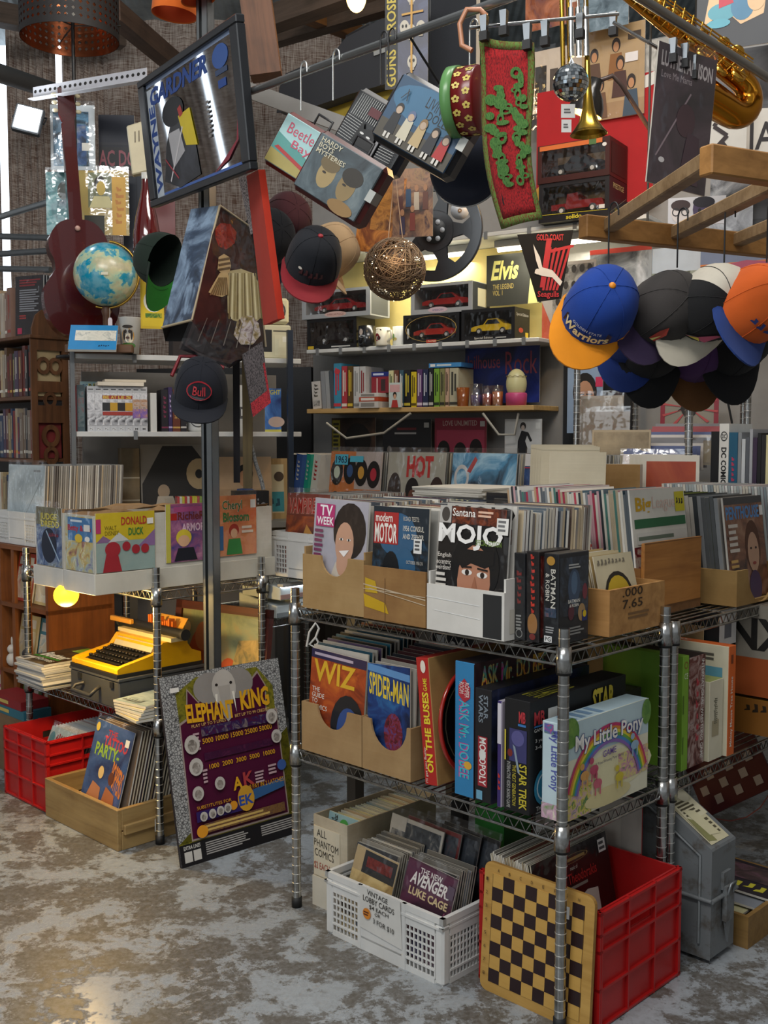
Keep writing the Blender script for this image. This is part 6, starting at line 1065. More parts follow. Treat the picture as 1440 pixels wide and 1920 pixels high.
pf = at(300,440,4.6); block('red_board',.09,.01,.32,Matrix.Translation(at(292,478,4.95)) @ Matrix.Rotation(R(5),4,'Z'),{'*': '#6a1814|r.35'},None,'dark red lacquered panel beside the red bottle','panel')
# work floodlight
P = at(52,222,4.7)
t = thing('floodlight','square work floodlight shining white at the left edge','lamp',P,R(8),rot=(R(-12),R(12),R(10))); MB().box(-.06,0,-.06,.06,.035,.06,'#3a3c3e|r.5').build('housing',t,bevel=.005); MB().box(-.05,-.003,-.05,.05,0,.05,'#f2f8ff|e14').build('led_panel',t); MB().tube([(-.065,.02,0),(-.065,.06,.05),(.065,.06,.05),(.065,.02,0)],.004,'#2a2a2c',6).build('bracket',t)
point('floodlight_glow',P + Vector((0,-.08,0)),3.0,(.9,.96,1),.05)
# orange felt shades and chrome pole at the top
for k,(u,v,d,r_,h_,tilt) in enumerate(((327,28,3.6,.075,.16,6),(372,0,3.45,.055,.12,-10))):
    P = at(u,v,d); t = thing('lamp_shade',['larger orange felt lampshade at the top edge','smaller orange felt lampshade beside it at the top edge'][k],'lampshade',P,rot=(0,R(tilt),0))
    MB().lathe([(r_,0),(r_ * .94,h_),(r_ * .90,h_),(r_ * .96,.002),(r_,0)],'#d8681c|f|r.9',28).build('shade',t); MB().lathe([(r_ * .955,.003),(r_ * .89,h_)],'#c84a14|r.8',28).build('lining',t); MB().tube([(0,0,h_),(0,0,h_ + .6)],.003,'#2a2a2a',6).build('cord',t)
pipe(at(387,70,3.62),at(386,-40,3.62),.026,'chrome','short chrome tube at the top behind the racing poster')

# teal and red books lying behind the left red crate
for k,(c,w_,z_) in enumerate((('#2f6a7c',.30,.23),('#8a1f24',.26,.265))):
    block('annual_book',w_,.115,.034,Matrix.Translation(B.W(-1.22 + .02 * k,.0,z_)) @ Matrix.Rotation(B.yaw,4,'Z'),{'*': '#d8d0bc','t': c,'f': c,'r': c},{'f': [('r',.1,.3,.6,.7,'#c8b060')]},['teal annual lying on the carton behind the left red crate','red annual lying upon the teal one at the left edge'][k],'book')
block('carton',.30,.118,.229,Matrix.Translation(B.W(-1.225,.0,0)) @ Matrix.Rotation(B.yaw,4,'Z'),{'*': 'card|#7a6248|#5f4a34'},None,'low brown carton behind the left red crate','box')
# ================================================================ hanging things, left and centre
# framed racing poster
M,wP,hPo = quad([(267,153),(455,22),(478,318),(290,390)],.40,'h')
t = thing('framed_poster','black-framed motorcycle racing poster hanging tilted at upper left','poster',M=M); BK = '#17191d|r.3'
e = .032
for (a,b_,c,d) in ((0,0,wP,e * .7),(0,hPo - e * .7,wP,hPo),(0,e * .7,e * 1.6,hPo - e * .7),(wP - e * 1.6,e * .7,wP,hPo - e * .7)): MB().box(a,-.015,b_,c,.012,d,BK).build('frame_rail',t,bevel=.003)
pp = MB().box(e,-.002,e * .5,wP - e,.008,hPo - e * .5,'#9a9896').build('mirror_print',t,label='mirror glass printed with blue lettering and a rider')
O = (e * 1.6,-.002,e * .7); U = (wP - 3.2 * e,0,0); V = (0,0,hPo - 1.4 * e)
MB().draw(O,U,V,[('r',0,0,1,1,'mirror'),('r',0,0,1,.03,'#4a6ab0'),('r',0,.97,1,1,'#8a9ab8'),('r',0,0,.09,.95,'#c4ccd4'),('t','GARDNER',.02,.80,.72,.95,'#24468c',.04,.03),('V','WAYNE',.01,.04,.085,.80,'#24468c',.04),('e',.86,.86,.08,.09,'#3a5a9a'),('r',.8,.73,.92,.77,'#3a4a6a'),('r',.82,.63,.9,.69,'#24468c'),
    ('p',[(.12,.12),(.30,.02),(.55,.06),(.52,.4),(.4,.62),(.3,.66),(.18,.4)],'pic|#101216|#24262c|#3a3c44|s12'),('e',.3,.66,.13,.12,'#17181c'),('p',[(.22,.5),(.36,.5),(.4,.3),(.25,.2)],'#b8b6b8'),('p',[(.36,.6),(.5,.62),(.55,.3),(.42,.34)],'#d8c020'),('p',[(.36,.66),(.4,.68),(.42,.6),(.38,.58)],'#b02c24'),('l',.2,.1,.4,.5,.008,'#d8d4d4'),('l',.16,.3,.3,.1,.006,'#a83a44'),('p',[(.7,.02),(.86,.08),(.97,.2),(.98,.36),(.95,.2),(.82,.1)],'#8a2c3a'),
    ('g',.68,.3,.72,.6,8,'#7a7470')],.0006).build('printed_art',pp)
# ---- rails
RZ = A.hy(915,10,-.05)[1]; ra = A.hy(455,182,-.05); rb = A.hy(1030,-32,-.05)
Rl = MB().cyl((0,0,0),(rb[0] - ra[0],0,0),.010,'#9a9c9c|r.3|m.9',12).build('hanging_rail',loc=A.W(ra[0],-.05,RZ),yaw=A.yaw,label='grey steel clothes rail sloping across the top, hung with lunch boxes',cat='rail')
# white timber ledge behind the lunch boxes
beam(at(462,168,3.35),at(720,262,3.1),.05,.045,'#8a8884',7)
def hook(P,h,label,spec='#b8bab8|r.3|m.9',r=.0022,group='wire hooks'):
    pts = [(0,0,0),(0,0,h * .72)] + [(.012 - .012 * math.cos(a),0,h * .72 + .02 * math.sin(a)) for a in [PI * i / 8 for i in range(1,9)]] + [(.024,0,h * .66)]
    return MB().tube(pts,r,spec,6).build('wire_hook',loc=P,yaw=A.yaw,label=label,cat='hook',group=group)
def lunchbox(u,v,yl,roll,w,h,d,body,face,items,label,yaw=None):
    x,z = A.hy(u,v,yl); P = A.W(x,yl,z)
    M = Matrix.Translation(P) @ Matrix.Rotation(R(-20) if yaw is None else R(yaw),4,'Z') @ Matrix.Rotation(R(roll),4,'Y') @ Matrix.Translation((-w / 2,0,-h / 2))
    t = thing('lunch_box',label,'lunch box',M=M,group='tin lunch boxes on the rail')
    MB().box(0,0,0,w,d,h,body).build('tin_body',t,bevel=.014)
    f = MB().box(.010,-.003,.010,w - .010,.001,h - .010,face).build('lid',t,bevel=.004)
    MB().draw((.012,-.003,.012),(w - .024,0,0),(0,0,h - .024),items).build('lid_picture',f)
    MB().tube([(w * .38,d / 2,h - .002),(w * .38,d / 2,h + .03),(w * .62,d / 2,h + .03),(w * .62,d / 2,h - .002)],.004,'#2a2a2c|r.4',6).build('handle',t)
    MB().box(w * .93,-.004,h * .42,w + .004,d * .6,h * .6,'#9a9a94|r.4|m.7').build('latch',t); return t
lunchbox(566,285,.07,33,.205,.16,.06,'#5a1c18|r.35','#9ac0c0',[('r',0,0,1,1,'#a9cfcf'),('p',[(0,0),(1,0),(1,.3),(0,.62)],'#5a9a94'),('p',[(0,0),(1,0),(1,.14),(0,.28)],'#a89a5a'),('p',[(.05,.32),(.9,.1),(.9,.18),(.1,.38)],'#b03c3c'),('t','Beetle',.12,.68,.62,.90,'#c8506a',0),('t','Bay',.3,.42,.66,.62,'#c8506a',0)],'red-edged tin lunch box with a seaside picture, leftmost on the rail')
lunchbox(634,332,-.06,33,.215,.165,.07,'#4a1a16|r.35','#4a5458',[('r',0,0,1,1,'pic|#20282c|#46545a|#6a7678|s9'),('e',.34,.44,.13,.26,'#a08a5c'),('e',.33,.62,.15,.14,'#6a5a3a'),('e',.68,.42,.13,.26,'#8a744a'),('e',.70,.62,.16,.16,'#2c261c'),('e',.30,.45,.03,.02,'#2a221a'),('e',.64,.44,.03,.02,'#2a221a'),('e',.74,.06,.2,.12,'#8a6a3a'),('t','HARDY\nBOYS\nMYSTERIES',.05,.68,.52,.97,'#c9c2a8',.01)],'dark red tin lunch box with two painted young faces')
lunchbox(704,246,.06,33,.205,.16,.06,'#1a1a1c|r.3','#131315',[('r',0,0,1,1,'#131315|r.25')] + [('l',.04 + .035 * i,.55,.06 + .035 * i,.98,.0016,'#b8b8b4') for i in range(27)] + [('l',.02,.52 - .05 * i,.3,.50 - .05 * i,.0014,'#b8b8b4') for i in range(9)] + [('p',[(.25,.1),(.3,.55),(.36,.42),(.5,.5),(.56,.58),(.6,.1)],'#0a0a0b'),('e',.36,.34,.035,.02,'#d8d8d4'),('e',.48,.32,.035,.02,'#d8d8d4'),('r',.3,.68,.75,.84,'#5a1c22'),('r',.62,.05,.66,.4,'#8a8a8c')] + [('l',.7,.1 + .05 * i,.95,.12 + .05 * i,.0014,'#b8b8b4') for i in range(6)],'black tin lunch box with white hatched lines and a masked shadow')
lunchbox(795,232,-.06,32,.225,.170,.07,'#17181a|r.3','#24405a',[('r',0,0,1,1,'#2a4a66'),('r',0,0,1,.3,'#4a4438'),('e',.5,.7,.5,.3,'#3a6a8a'),('t','LIVING DEAD',.42,.72,.98,.90,'#141618',0,0,-.03),('t','DOLLS',.5,.56,.8,.70,'#141618',0)] + sum([[('p',[(x - .07,.12),(x + .07,.12),(x + .05,.44),(x - .05,.44)],c),('e',x,.52 - .02 * k,.05,.09,hc),('e',x,.50 - .02 * k,.038,.06,'#b8a08a'),('r',x - .04,.03,x - .01,.12,'#cfcac0'),('r',x + .01,.03,x + .04,.12,'#cfcac0')] for k,(x,c,hc) in enumerate(((.16,'#1c1c1e','#2a2420'),(.34,'#c8c0a8','#5a6a8a'),(.52,'#b8a074','#8a6a40'),(.70,'#26262a','#1c1a18'),(.86,'#a82a28','#241c1a')))],[]) + [('l',.12,.66,.18,.82,.002,'#1c2026'),('l',.2,.66,.16,.84,.002,'#1c2026')],'black-edged tin lunch box with five doll figures under a blue sky')
for k,(u,v) in enumerate(((571,220),(631,150),(720,120),(735,130))):
    x,z = A.hy(u,v,-.05); hook(A.W(x,-.05 - .012,RZ - .10),.14,['wire hook over the rail, leftmost','bright wire hook over the rail above the painted faces','dark wire hook over the rail by the yellow-lettered scarf','long black loop over the rail'][k],'#c8cac8|r.3|m.9' if k < 2 else '#1a1a1c|r.4')
# round red tin with green lid
x,z = A.hy(880,190,-.02); P = A.W(x,-.02,z)
t = thing('biscuit_tin','round red tin with yellow flowers and a green lid, hanging on edge','tin',M=Matrix.Translation(P) @ Matrix.Rotation(A.yaw + R(20),4,'Z') @ Matrix.Rotation(-PI / 2,4,'Y'))
MB().lathe([(.0001,-.03),(.072,-.03),(.075,-.026),(.075,.02),(.0001,.02)],'#6a1418|r.3',32).build('tin_body',t); MB().lathe([(.0001,.045),(.073,.045),(.079,.04),(.079,.018),(.075,.018)],'#5a8a50|r.3',32).build('lid',t)
q = MB()
for i in range(16):
    for j in range(2):
        a = 2 * PI * (i + .5 * j) / 16; zc = -.018 + .024 * j
        for k in range(5): b2 = 2 * PI * k / 5; q.add([(.0758 * math.cos(a + (.006 * math.cos(b2) + .004 * c) / .088),.0758 * math.sin(a + (.006 * math.cos(b2) + .004 * c) / .088),zc + .006 * math.sin(b2) + .004 * s_) for c,s_ in ring(6)],[tuple(range(6))],'#c8b45a')
q.build('flower_print',t,kind='stuff')
hook(P + Vector((0,0,.07)),RZ - P.z - .06,'thin wire hook carrying the red tin','#c8cac8|r.3|m.9')
# navy pouch behind
x,z = A.hy(876,312,.16); P = A.W(x,.16,z)
t = thing('zip_pouch','navy blue round-bottomed zip case hanging behind the red tin','case',M=Matrix.Translation(P) @ Matrix.Rotation(R(-25),4,'Z') @ Matrix.Rotation(PI / 2,4,'X'))
MB().lathe([(.0001,-.025),(.085,-.025),(.097,-.01),(.097,.01),(.085,.025),(.0001,.025)],'#161c2c|f',36).build('pouch_body',t); MB().tube([(.098 * math.cos(a),.098 * math.sin(a),0) for a in [2 * PI * i / 40 for i in range(40)]],.0022,'#9a9a98|r.3|m.8',5,True).build('zip',t)
pipe(P + Vector((0,0,.094)),A.W(x,-.05,RZ - .006),.003,'#1a1a1c','black cord holding the navy zip case','cord','cord')
# folded case panel and rock scarf behind the rail
flat('guitar_bag',800,-20,888,250,3.35,-18,'#16191f|f',[('r',.05,.02,.08,.98,'#0c0e12')],'flat black soft bag hanging behind the doll lunch box','bag',t=.05)
flat('scarf',722,-20,800,168,3.25,-16,'#15161a',[('r',.0,0,.3,1,'#141416'),('r',.3,0,1,1,'pic|#1a1c2a|#2c2e48|#4a5a78|s8'),('V','GUNS N ROSES',.04,.02,.26,.98,'#b8a23a',.02)] + sum([[('e',x,y,.11,.07,'#b8b0a0'),('e',x - .04,y + .01,.025,.018,'#1a1816'),('e',x + .04,y + .01,.025,.018,'#1a1816'),('r',x - .05,y - .085,x + .05,y - .055,'#a89c88')] for x,y in ((.62,.9),(.46,.6),(.84,.58),(.64,.25),(.62,.55))],[]) + [('l',.63,.1,.63,.98,.006,'#b88a3a'),('l',.4,.72,.9,.74,.006,'#b88a3a')],'rock band scarf with yellow vertical lettering and skulls','scarf')
# violin-shaped hard case
out = [(0,0),(.02,.08),(.05,.12),(.12,.125),(.17,.105),(.22,.115),(.30,.17),(.44,.19),(.50,.17),(.53,.11),(.52,.02),(.48,-.02),(.3,-.015),(.12,-.02)]
M = Matrix.Translation(at(520,212,3.75)) @ Matrix.Rotation(R(-30),4,'Z') @ Matrix.Rotation(R(-6),4,'Y')
t = thing('instrument_case','dark grey hard case for a small instrument, lying above the rail ledge','case',M=M); MB().prism(out,0,.16,'#3c4048|r.6').build('shell',t,bevel=.012); MB().prism([(x * 1.0,z) for x,z in out],-.004,.0,'#1b1c20').build('edge_binding',t); MB().tube([(.26,.06,.15),(.27,.06,.2),(.36,.06,.215),(.37,.06,.18)],.009,'#17181a|r.4',8).build('handle',t)
MB().box(.40,-.008,.08,.46,-.002,.1,'#c0c0ba|r.3|m.8').build('catch',t)
block('amp_box',.30,.20,.10,Matrix.Translation(at(600,228,3.72)) @ Matrix.Rotation(R(-30),4,'Z'),{'*': '#8a7420','f': '#a08824'},None,'mustard yellow box under the hard instrument case','box')
# ---- caps
def cap(M,crown,brim,label,under=None,button=None,items=None,mesh_back=None,group='baseball caps',patch_z=.045):
    """cap with crown up +z, brim to -y"""
    t = thing('baseball_cap',label,'cap',M=M,group=group); n = 24; m = 9; r = .086; H = .108; vs = []; fs = []
    for j in range(m + 1):
        f = j / m; a = f * PI / 2; rr = r * (math.cos(a) ** .62) if f < 1 else 0.0001; z = H * math.sin(a) ** .9
        for i in range(n):
            th = 2 * PI * i / n; k = 1 + .03 * math.cos(3 * th) * (1 - f); vs.append((rr * math.cos(th) * .93 * k,rr * math.sin(th) * 1.08 * k,z))
    front = [(j * n + i,j * n + (i + 1) % n,(j + 1) * n + (i + 1) % n,(j + 1) * n + i) for j in range(m) for i in range(n)]
    b = MB()
    if mesh_back:
        fr_ = [f for k,f in enumerate(front) if (k % n) >= n * .5]; bk = [f for k,f in enumerate(front) if (k % n) < n * .5]
        b.add(vs,fr_,crown,True); b.add(vs,bk,mesh_back,True)
    else: b.add(vs,front,crown,True)
    b.build('crown',t)
    q = MB(); bk_ = 14; P1 = []; P2 = []
    for i in range(bk_ + 1):
        th = PI + PI * i / bk_ * 1.0; c,s = math.cos(th),math.sin(th)
        P1.append((r * .93 * c,r * 1.05 * s * .9,.004)); ex = .078 * abs(s) ** .55; P2.append((r * .98 * c * (1 - .05 * abs(s)),r * 1.05 * s - ex,.004 - .022 * c * c * 1.0 + .008))
    k = bk_ + 1; up = P1 + P2; dn = [(x,y,z - .004) for x,y,z in up]
    q.add(up,[(i,i + 1,k + i + 1,k + i) for i in range(bk_)],brim,True); q.add(dn,[(k + i,k + i + 1,i + 1,i) for i in range(bk_)],under or brim,True); q.add(up[k:] + dn[k:],[(i,i + 1,k + i + 1,k + i) for i in range(bk_)],brim)
    q.build('brim',t)
    if button: MB().ball((0,0,H),.008,button,10,6,(1,1,.6)).build('button',t)
    q = MB()
    for i in range(6):
        th = PI / 6 + i * PI / 3; q.tube([(r * (math.cos(f * PI / 2) ** .62) * math.cos(th) * .935,r * (math.cos(f * PI / 2) ** .62) * math.sin(th) * 1.085,H * math.sin(f * PI / 2) ** .9 + .0004) for f in [x / 8 * .98 for x in range(9)]],.0009,crown,4)
    q.build('seams',t,kind='stuff')
    if items:                               # front emblem: wrapped on the crown front
        q = MB(); tmp = MB(); tmp.draw((0,0,0),(1,0,0),(0,1,0),items,0.0)
        for f,mi in zip(tmp.f,tmp.mi):
            q.add([tuple((lambda x,y,e_: ((r * .95 * kk + .003 + e_) * math.sin((x - .5) * 1.5),-(r * 1.10 * kk + .003 + e_) * math.cos((x - .5) * 1.5),.018 + y * .062))(tmp.v[i][0],tmp.v[i][1],tmp.v[i][2]) for kk in [max(.2,math.cos(math.asin(min(.999,((.018 + tmp.v[i][1] * .062) / H) ** (1 / .9)))) ** .62)])[0] for i in f],[tuple(range(len(f)))],tmp.mats[mi])
        q.build('emblem',t)
    return t
def cap_at(u,v,d,yaw,roll,tip,*a,**k):
    M = Matrix.Translation(at(u,v,d)) @ Matrix.Rotation(R(yaw),4,'Z') @ Matrix.Rotation(R(roll),4,'Y') @ Matrix.Rotation(R(tip),4,'X') @ Matrix.Translation((0,0,-.05)); return cap(M,*a,**k)
cap_at(377,712,3.2,8,6,36,'#10141f|f','#10141f|f','navy cap with a red oval patch hanging below the printed bag',items=[('e',.5,.75,.34,.42,'#b02430'),('e',.5,.75,.31,.37,'#10141f'),('t','Bull',.34,.55,.66,.95,'#b83038',.01)],group='caps below the racing poster')
q = MB(); q.tube([at(322,705,3.27),at(338,668,3.3),at(365,668,3.28),at(420,690,3.28)],.006,'#7a1420',8); q.build('cap_strap',label='dark red strap edge above the navy cap',cat='strap')
yv_ = Vector((.25,-.25,.93)).normalized(); zv_ = Vector((-.80,.45,.35)); zv_ = (zv_ - yv_ * zv_.dot(yv_)).normalized(); xv_ = yv_.cross(zv_); Pc_ = at(310,492,3.55)
cap(Matrix(((xv_.x,yv_.x,zv_.x,Pc_.x),(xv_.y,yv_.y,zv_.y,Pc_.y),(xv_.z,yv_.z,zv_.z,Pc_.z),(0,0,0,1))),'#16261c|f','#16261c|f','dark green cap with lime underbrim, left of the printed bag',under='#3ba03a|r.6',group='caps below the racing poster')
cap_at(592,472,3.05,10,14,50,'#10141c|f','#7a101c|f','black cap with dark red brim and round white sticker',button='#a0202c',items=[('t','MIAMI',.2,.2,.8,.55,'#3a1418',.02),('e',.2,.5,.05,.06,'#c9c4b8')])
cap_at(512,440,3.4,35,6,78,'#15181e|f','#141a2c|f','crumpled black cap with white stitching, between the orange board and another cap')
cap_at(545,405,3.6,30,0,70,'#3a1018|f','#1c1214|f','dark maroon cap behind the black and red one')
cap_at(636,462,3.5,60,20,60,'#b89a74|f','#b89a74|f','tan cap behind the black and red one')
st = at(566,538,3.02)
MB().draw((0,0,0),(.032,0,.004),(0,.008,.032),[('e',.5,.5,.5,.5,'#d8d2cc'),('o',.5,.5,.46,.46,.1,'#a83040'),('g',.2,.35,.8,.65,2,'#a83040')],.001).build('cap_sticker',loc=at(556,548,3.02),label='round white sticker on the dark red cap brim',cat='sticker')
# ---- printed bag in plastic with silvery side
def dpt(u,v,d): return at(u,v,d)
t = thing('printed_bag','shopping bag with a dark tasselled costume print, hung under the poster','bag',dpt(400,690,3.3)); O0 = dpt(400,690,3.3)
L = lambda u,v,d: tuple(dpt(u,v,d) - O0)
a1,a2,a3,a4 = L(358,392,3.42),L(412,385,3.313),L(360,600,3.26),L(304,614,3.42)
b1,b2,b3,b4 = L(476,430,3.378),L(498,650,3.40),L(430,690,3.331),L(338,655,3.262)
MB().poly([a4,a3,a2,a1],'pic|#1c2430|#3a4a60|#8aa0b8|#232a34|s7').build('side_gusset',t,label='silvery blue crinkled side')
fp = MB().poly([a3,b4,b3,b2,b1,a2],'#1a1214|r.3'); fp.build('front_panel',t)
MB().poly([a1,L(420,395,3.6),L(470,640,3.6),L(310,640,3.55),a4],'#15161a').build('back_panel',t)
q = MB(); q.tube([a2,a3],.004,'#b8a888',6); q.tube([a3,a4],.004,'#b8a888',6); q.tube([a2,b1],.003,'#b8a888',6); q.tube([b1,b2],.004,'#a89a80',6); q.build('piping',t)
q = MB(); fU = Vector(b2) - Vector(a3); fV = Vector(a2) - Vector(a3)
Vn = fU.cross(fV).normalized() * -1
def fpnt(u,v,e_=.004): s_ = (u - 360) / 138; dd = 3.26 + .14 * max(0,s_); P_ = dpt(u,v,dd - .016 - e_); return tuple(P_ - O0)
def blob(pts,c,e_): q.poly([fpnt(u,v,e_) for u,v in pts],c)
blob([(364,596),(380,520),(398,440),(414,398),(440,408),(472,440),(482,520),(495,640),(462,668),(430,682),(385,672),(346,648)],'pic|#140c0c|#2a1614|#45241a|s9',.0)
blob([(430,508),(452,504),(474,512),(485,530),(491,560),(493,592),(480,604),(455,606),(436,600),(427,586),(426,545)],'#a89a70',.002)
for k in range(13): blob([(428 + k * 5.1,598),(432 + k * 4.2,512),(434 + k * 4.2,512),(431 + k * 5.1,598)],['#6a5a34','#cfc59c','#887a4c'][k % 3],.003 + .0002 * (k % 2))
blob([(410,482),(420,476),(430,482),(433,498),(430,512),(418,516),(408,505)],'#b09468',.004)
for k in range(3): blob([(409,486 + k * 9),(431,482 + k * 9),(432,486 + k * 9),(410,490 + k * 9)],'#5a4428',.005)
blob([(412,512),(428,510),(430,530),(427,552),(416,557),(400,553),(391,548),(400,532)],'#b89c6c',.004)
for k in range(8): blob([(393 + k * 4.6,553),(410 + k * 2,520),(411.5 + k * 2,520),(396 + k * 4.6,554)],'#6f5632',.005)
blob([(404,428),(414,418),(432,420),(444,436),(440,456),(424,468),(410,462),(404,446)],'pic|#4a1410|#8a2a1c|#2a0f0e|s40',.002)
blob([(372,604),(400,600),(428,612),(440,640),(420,672),(380,664),(350,644)],'#191214',.002)
blob([(438,628),(444,604),(456,592),(472,592),(485,606),(489,628),(474,646),(452,646)],'pic|#2a1418|#8a7a50|#b8b0b0|#5a3a34|s34',.004)
for k in range(5): blob([(370 + k * 24,640 + k * 4),(388 + k * 22,596 + k * 3),(389.5 + k * 22,596 + k * 3),(372 + k * 24,640 + k * 4)],'#6a625c',.005)  # slanted pale strokes: highlights of the plastic painted into the colour
q.build('costume_print_and_glints',t)
p = MB(); p.poly([a3,b4,b3,b2,b1,a2],'sleeve|.10'); 
for i in range(len(p.v)): p.v[i] = (p.v[i][0],p.v[i][1] - .03,p.v[i][2])
p.build('plastic_cover',t)
# orange board, dark textiles, scarf, straps
def strip(name,c4,d4,th,spec,label,cat,items=None,sleeve=False):
    """a thin leaning strip between four photo corners (TL,TR,BR,BL) at the given depths"""
    P = [at(u,v,d) for (u,v),d in zip(c4,d4)]; n = (P[1] - P[3]).cross(P[0] - P[3]).normalized(); n = n if n.y > 0 else -n; O = P[3]
    L = [p - O for p in P]; b = MB(); bk = [p + n * th for p in L]
    b.add(L + bk,[(3,2,1,0),(4,5,6,7),(0,1,5,4),(1,2,6,5),(2,3,7,6),(3,0,4,7)],spec)
    o = b.build(name,loc=O,label=label,cat=cat)
    if items:
        q = MB(); U = (L[2] - L[3]); V = (L[0] - L[3]); q.draw((0,0,0),U,V,items,.0008); q.build('pattern',o)
    return o
strip('painted_board',[(462,330),(484,318),(521,598),(494,610)],[3.2,3.05,3.05,3.2],.02,'#b02c14|f','long orange-red felt board hanging edge-on beside the printed bag','board')
strip('scarf',[(446,330),(462,326),(482,430),(470,440)],[3.25] * 4,.006,'knit|#8a8484|#2a2426','grey flecked scarf end tucked behind the orange board','scarf')
strip('scarf',[(455,665),(492,640),(508,755),(474,782)],[3.33,3.36,3.36,3.33],.008,'knit|#5a5456|#1c1a1c','flecked dark scarf with red ends in plastic, below the printed bag','scarf',[('r',0,0,1,.22,'knit|#a82a34|#5a141c'),('r',.9,.2,1,.7,'knit|#a82a34|#5a141c')])
strip('strap',[(436,630),(449,630),(450,905),(438,905)],[3.6] * 4,.006,'#1c1b20|f','long black strap hanging in front of the white shelves','strap')
strip('wooden_stick',[(453,630),(474,630),(472,916),(456,916)],[3.6] * 4,.02,'wood|#6a5a34|#48391c|z','flat olive wooden stick hanging beside the black strap','stick')
MB().tube([at(470,830,3.62),at(480,870,3.62),at(490,900,3.62),at(494,918,3.62)],.007,'knit|#8a8a88|#2a2a2c',8).build('braided_rope',label='black and white woven cord hanging at the stick',cat='cord')
# ---- film reel, rattan ball, posters in the middle
P = at(816,434,3.75); rR = 90 * 3.75 / 2000
M = Matrix.Translation(P) @ Matrix.Rotation(R(-22),4,'Z') @ Matrix.Rotation(PI / 2,4,'X')
t = thing('film_reel','grey metal film reel with round cutouts hung behind the posters','film reel',M=M); GR = '#5c6064|r.35|m.7'
q = MB(); n = 60
for zz in (0,.012):
    holes = []
    q.lathe([(rR,zz),(rR * .80,zz)],GR,n,None,False); q.lathe([(rR * .42,zz),(rR * .10,zz)],GR,n,None,False)
    for k in range(5):
        a0 = 2 * PI * k / 5; wd = .17
        inn = [(rR * .41 * math.cos(a0 + s_),rR * .41 * math.sin(a0 + s_),zz) for s_ in (-wd * 2.4,-wd,wd,wd * 2.4)]; mid = [(rR * .62 * math.cos(a0 + s_),rR * .62 * math.sin(a0 + s_),zz) for s_ in (-wd,-wd * .8,wd * .8,wd)]; outr = [(rR * .81 * math.cos(a0 + s_),rR * .81 * math.sin(a0 + s_),zz) for s_ in (-wd * 1.7,-wd * .7,wd * .7,wd * 1.7)]
        q.add(inn + mid + outr,[(i,i + 1,5 + i,4 + i) for i in range(3)] + [(4 + i,5 + i,9 + i,8 + i) for i in range(3)],GR)
q.lathe([(rR,-.002),(rR * 1.02,-.002),(rR * 1.02,.014),(rR,.014)],GR,n); q.build('flange',t)
MB().lathe([(.0001,.018),(rR * .26,.018),(rR * .26,.004),(rR * .2,.004)],'#26282a|r.5',24).build('hub',t)
hm_ = None
for k in range(6): MB().lathe([(.0001,.0195),(.009,.0195),(.009,.017)],'#c8ccd0',10,Matrix.Translation((rR * .19 * math.cos(k * PI / 3),rR * .19 * math.sin(k * PI / 3),0))).build('hub_hole',t)
P = at(740,505,3.4); rB = 58 * 3.4 / 2000
t = thing('rattan_ball','brown woven twig ball with tiny lights, hanging in the centre','ornament',P); rr = random.Random(11); q = MB()
for i in range(110):
    ax = Vector((rr.gauss(0,1),rr.gauss(0,1),rr.gauss(0,1))).normalized(); a_ = ax.orthogonal().normalized(); b_ = ax.cross(a_); r_ = rB * rr.uniform(.96,1.0); off = ax * r_ * rr.uniform(-.55,.55); rc_ = math.sqrt(max(0,r_ * r_ - off.length_squared))
    q.tube([off + (a_ * math.cos(2 * PI * k / 26) + b_ * math.sin(2 * PI * k / 26)) * rc_ for k in range(26)],.0011,rr.choice(['#8a6f56','#6a523c','#a48a6c','#75604a']),3,True)
q.build('woven_twigs',t,kind='stuff'); MB().ball((0,0,0),rB * .72,'#4a3626',20,12).build('inner_core',t)
q = MB(); cand = [(rr.uniform(-1,1),rr.uniform(-1,.3),rr.uniform(-1,1)) for i in range(24)]
for c in cand: v_ = Vector(c).normalized() * rB * .99; q.ball(v_,.0016,'#ffd9a0|e9',6,4)
q.build('fairy_lights',t,kind='stuff')
MB().tube([(-.02,0,rB * .98),(-.01,0,rB + .10),(.0,0,rB + .22),(.012,0,rB + .10),(.025,0,rB * .97)],.0016,'#c9a888',5).build('hanging_cord',t)
point('rattan_ball_light',P + Vector((0,-.13,.02)),.35,(1,.75,.45),.04)
flat('record_sleeve',664,330,745,470,3.55,-20,'#8a5430',[('r',0,0,1,1,'pic|#3a1c0c|#8a4a20|#d88a3a|#5a2c14|s12'),('r',.3,.3,.8,.9,'pic|#5a2c14|#c8883c|#8a5224|s22')],'orange record cover with a lit street scene, hung behind the painted lunch box','record',roll=8)
flat('record_sleeve',736,318,810,446,3.50,-14,'#5a3a2a',[('r',0,0,1,1,'pic|#2a1a14|#6a4430|#a87a50|#4a2c2c|s14'),('t','KEEP\nOFF',.55,.82,.85,.97,'#a88a5a',0)] + sum([[('e',x,y + .16,.05,.05,'#b8845c'),('p',[(x - .07,y - .16),(x + .07,y - .16),(x + .06,y + .1),(x - .06,y + .1)],c)] for x,y,c in ((.2,.5,'#5a2c24'),(.4,.6,'#2a4a6a'),(.6,.55,'#c9b8a0'),(.82,.55,'#6a3a28'),(.5,.25,'#8a3a2c'),(.25,.2,'#3a2c4a'))],[]),'record cover with a crowd of costumed people, above the woven ball','record')
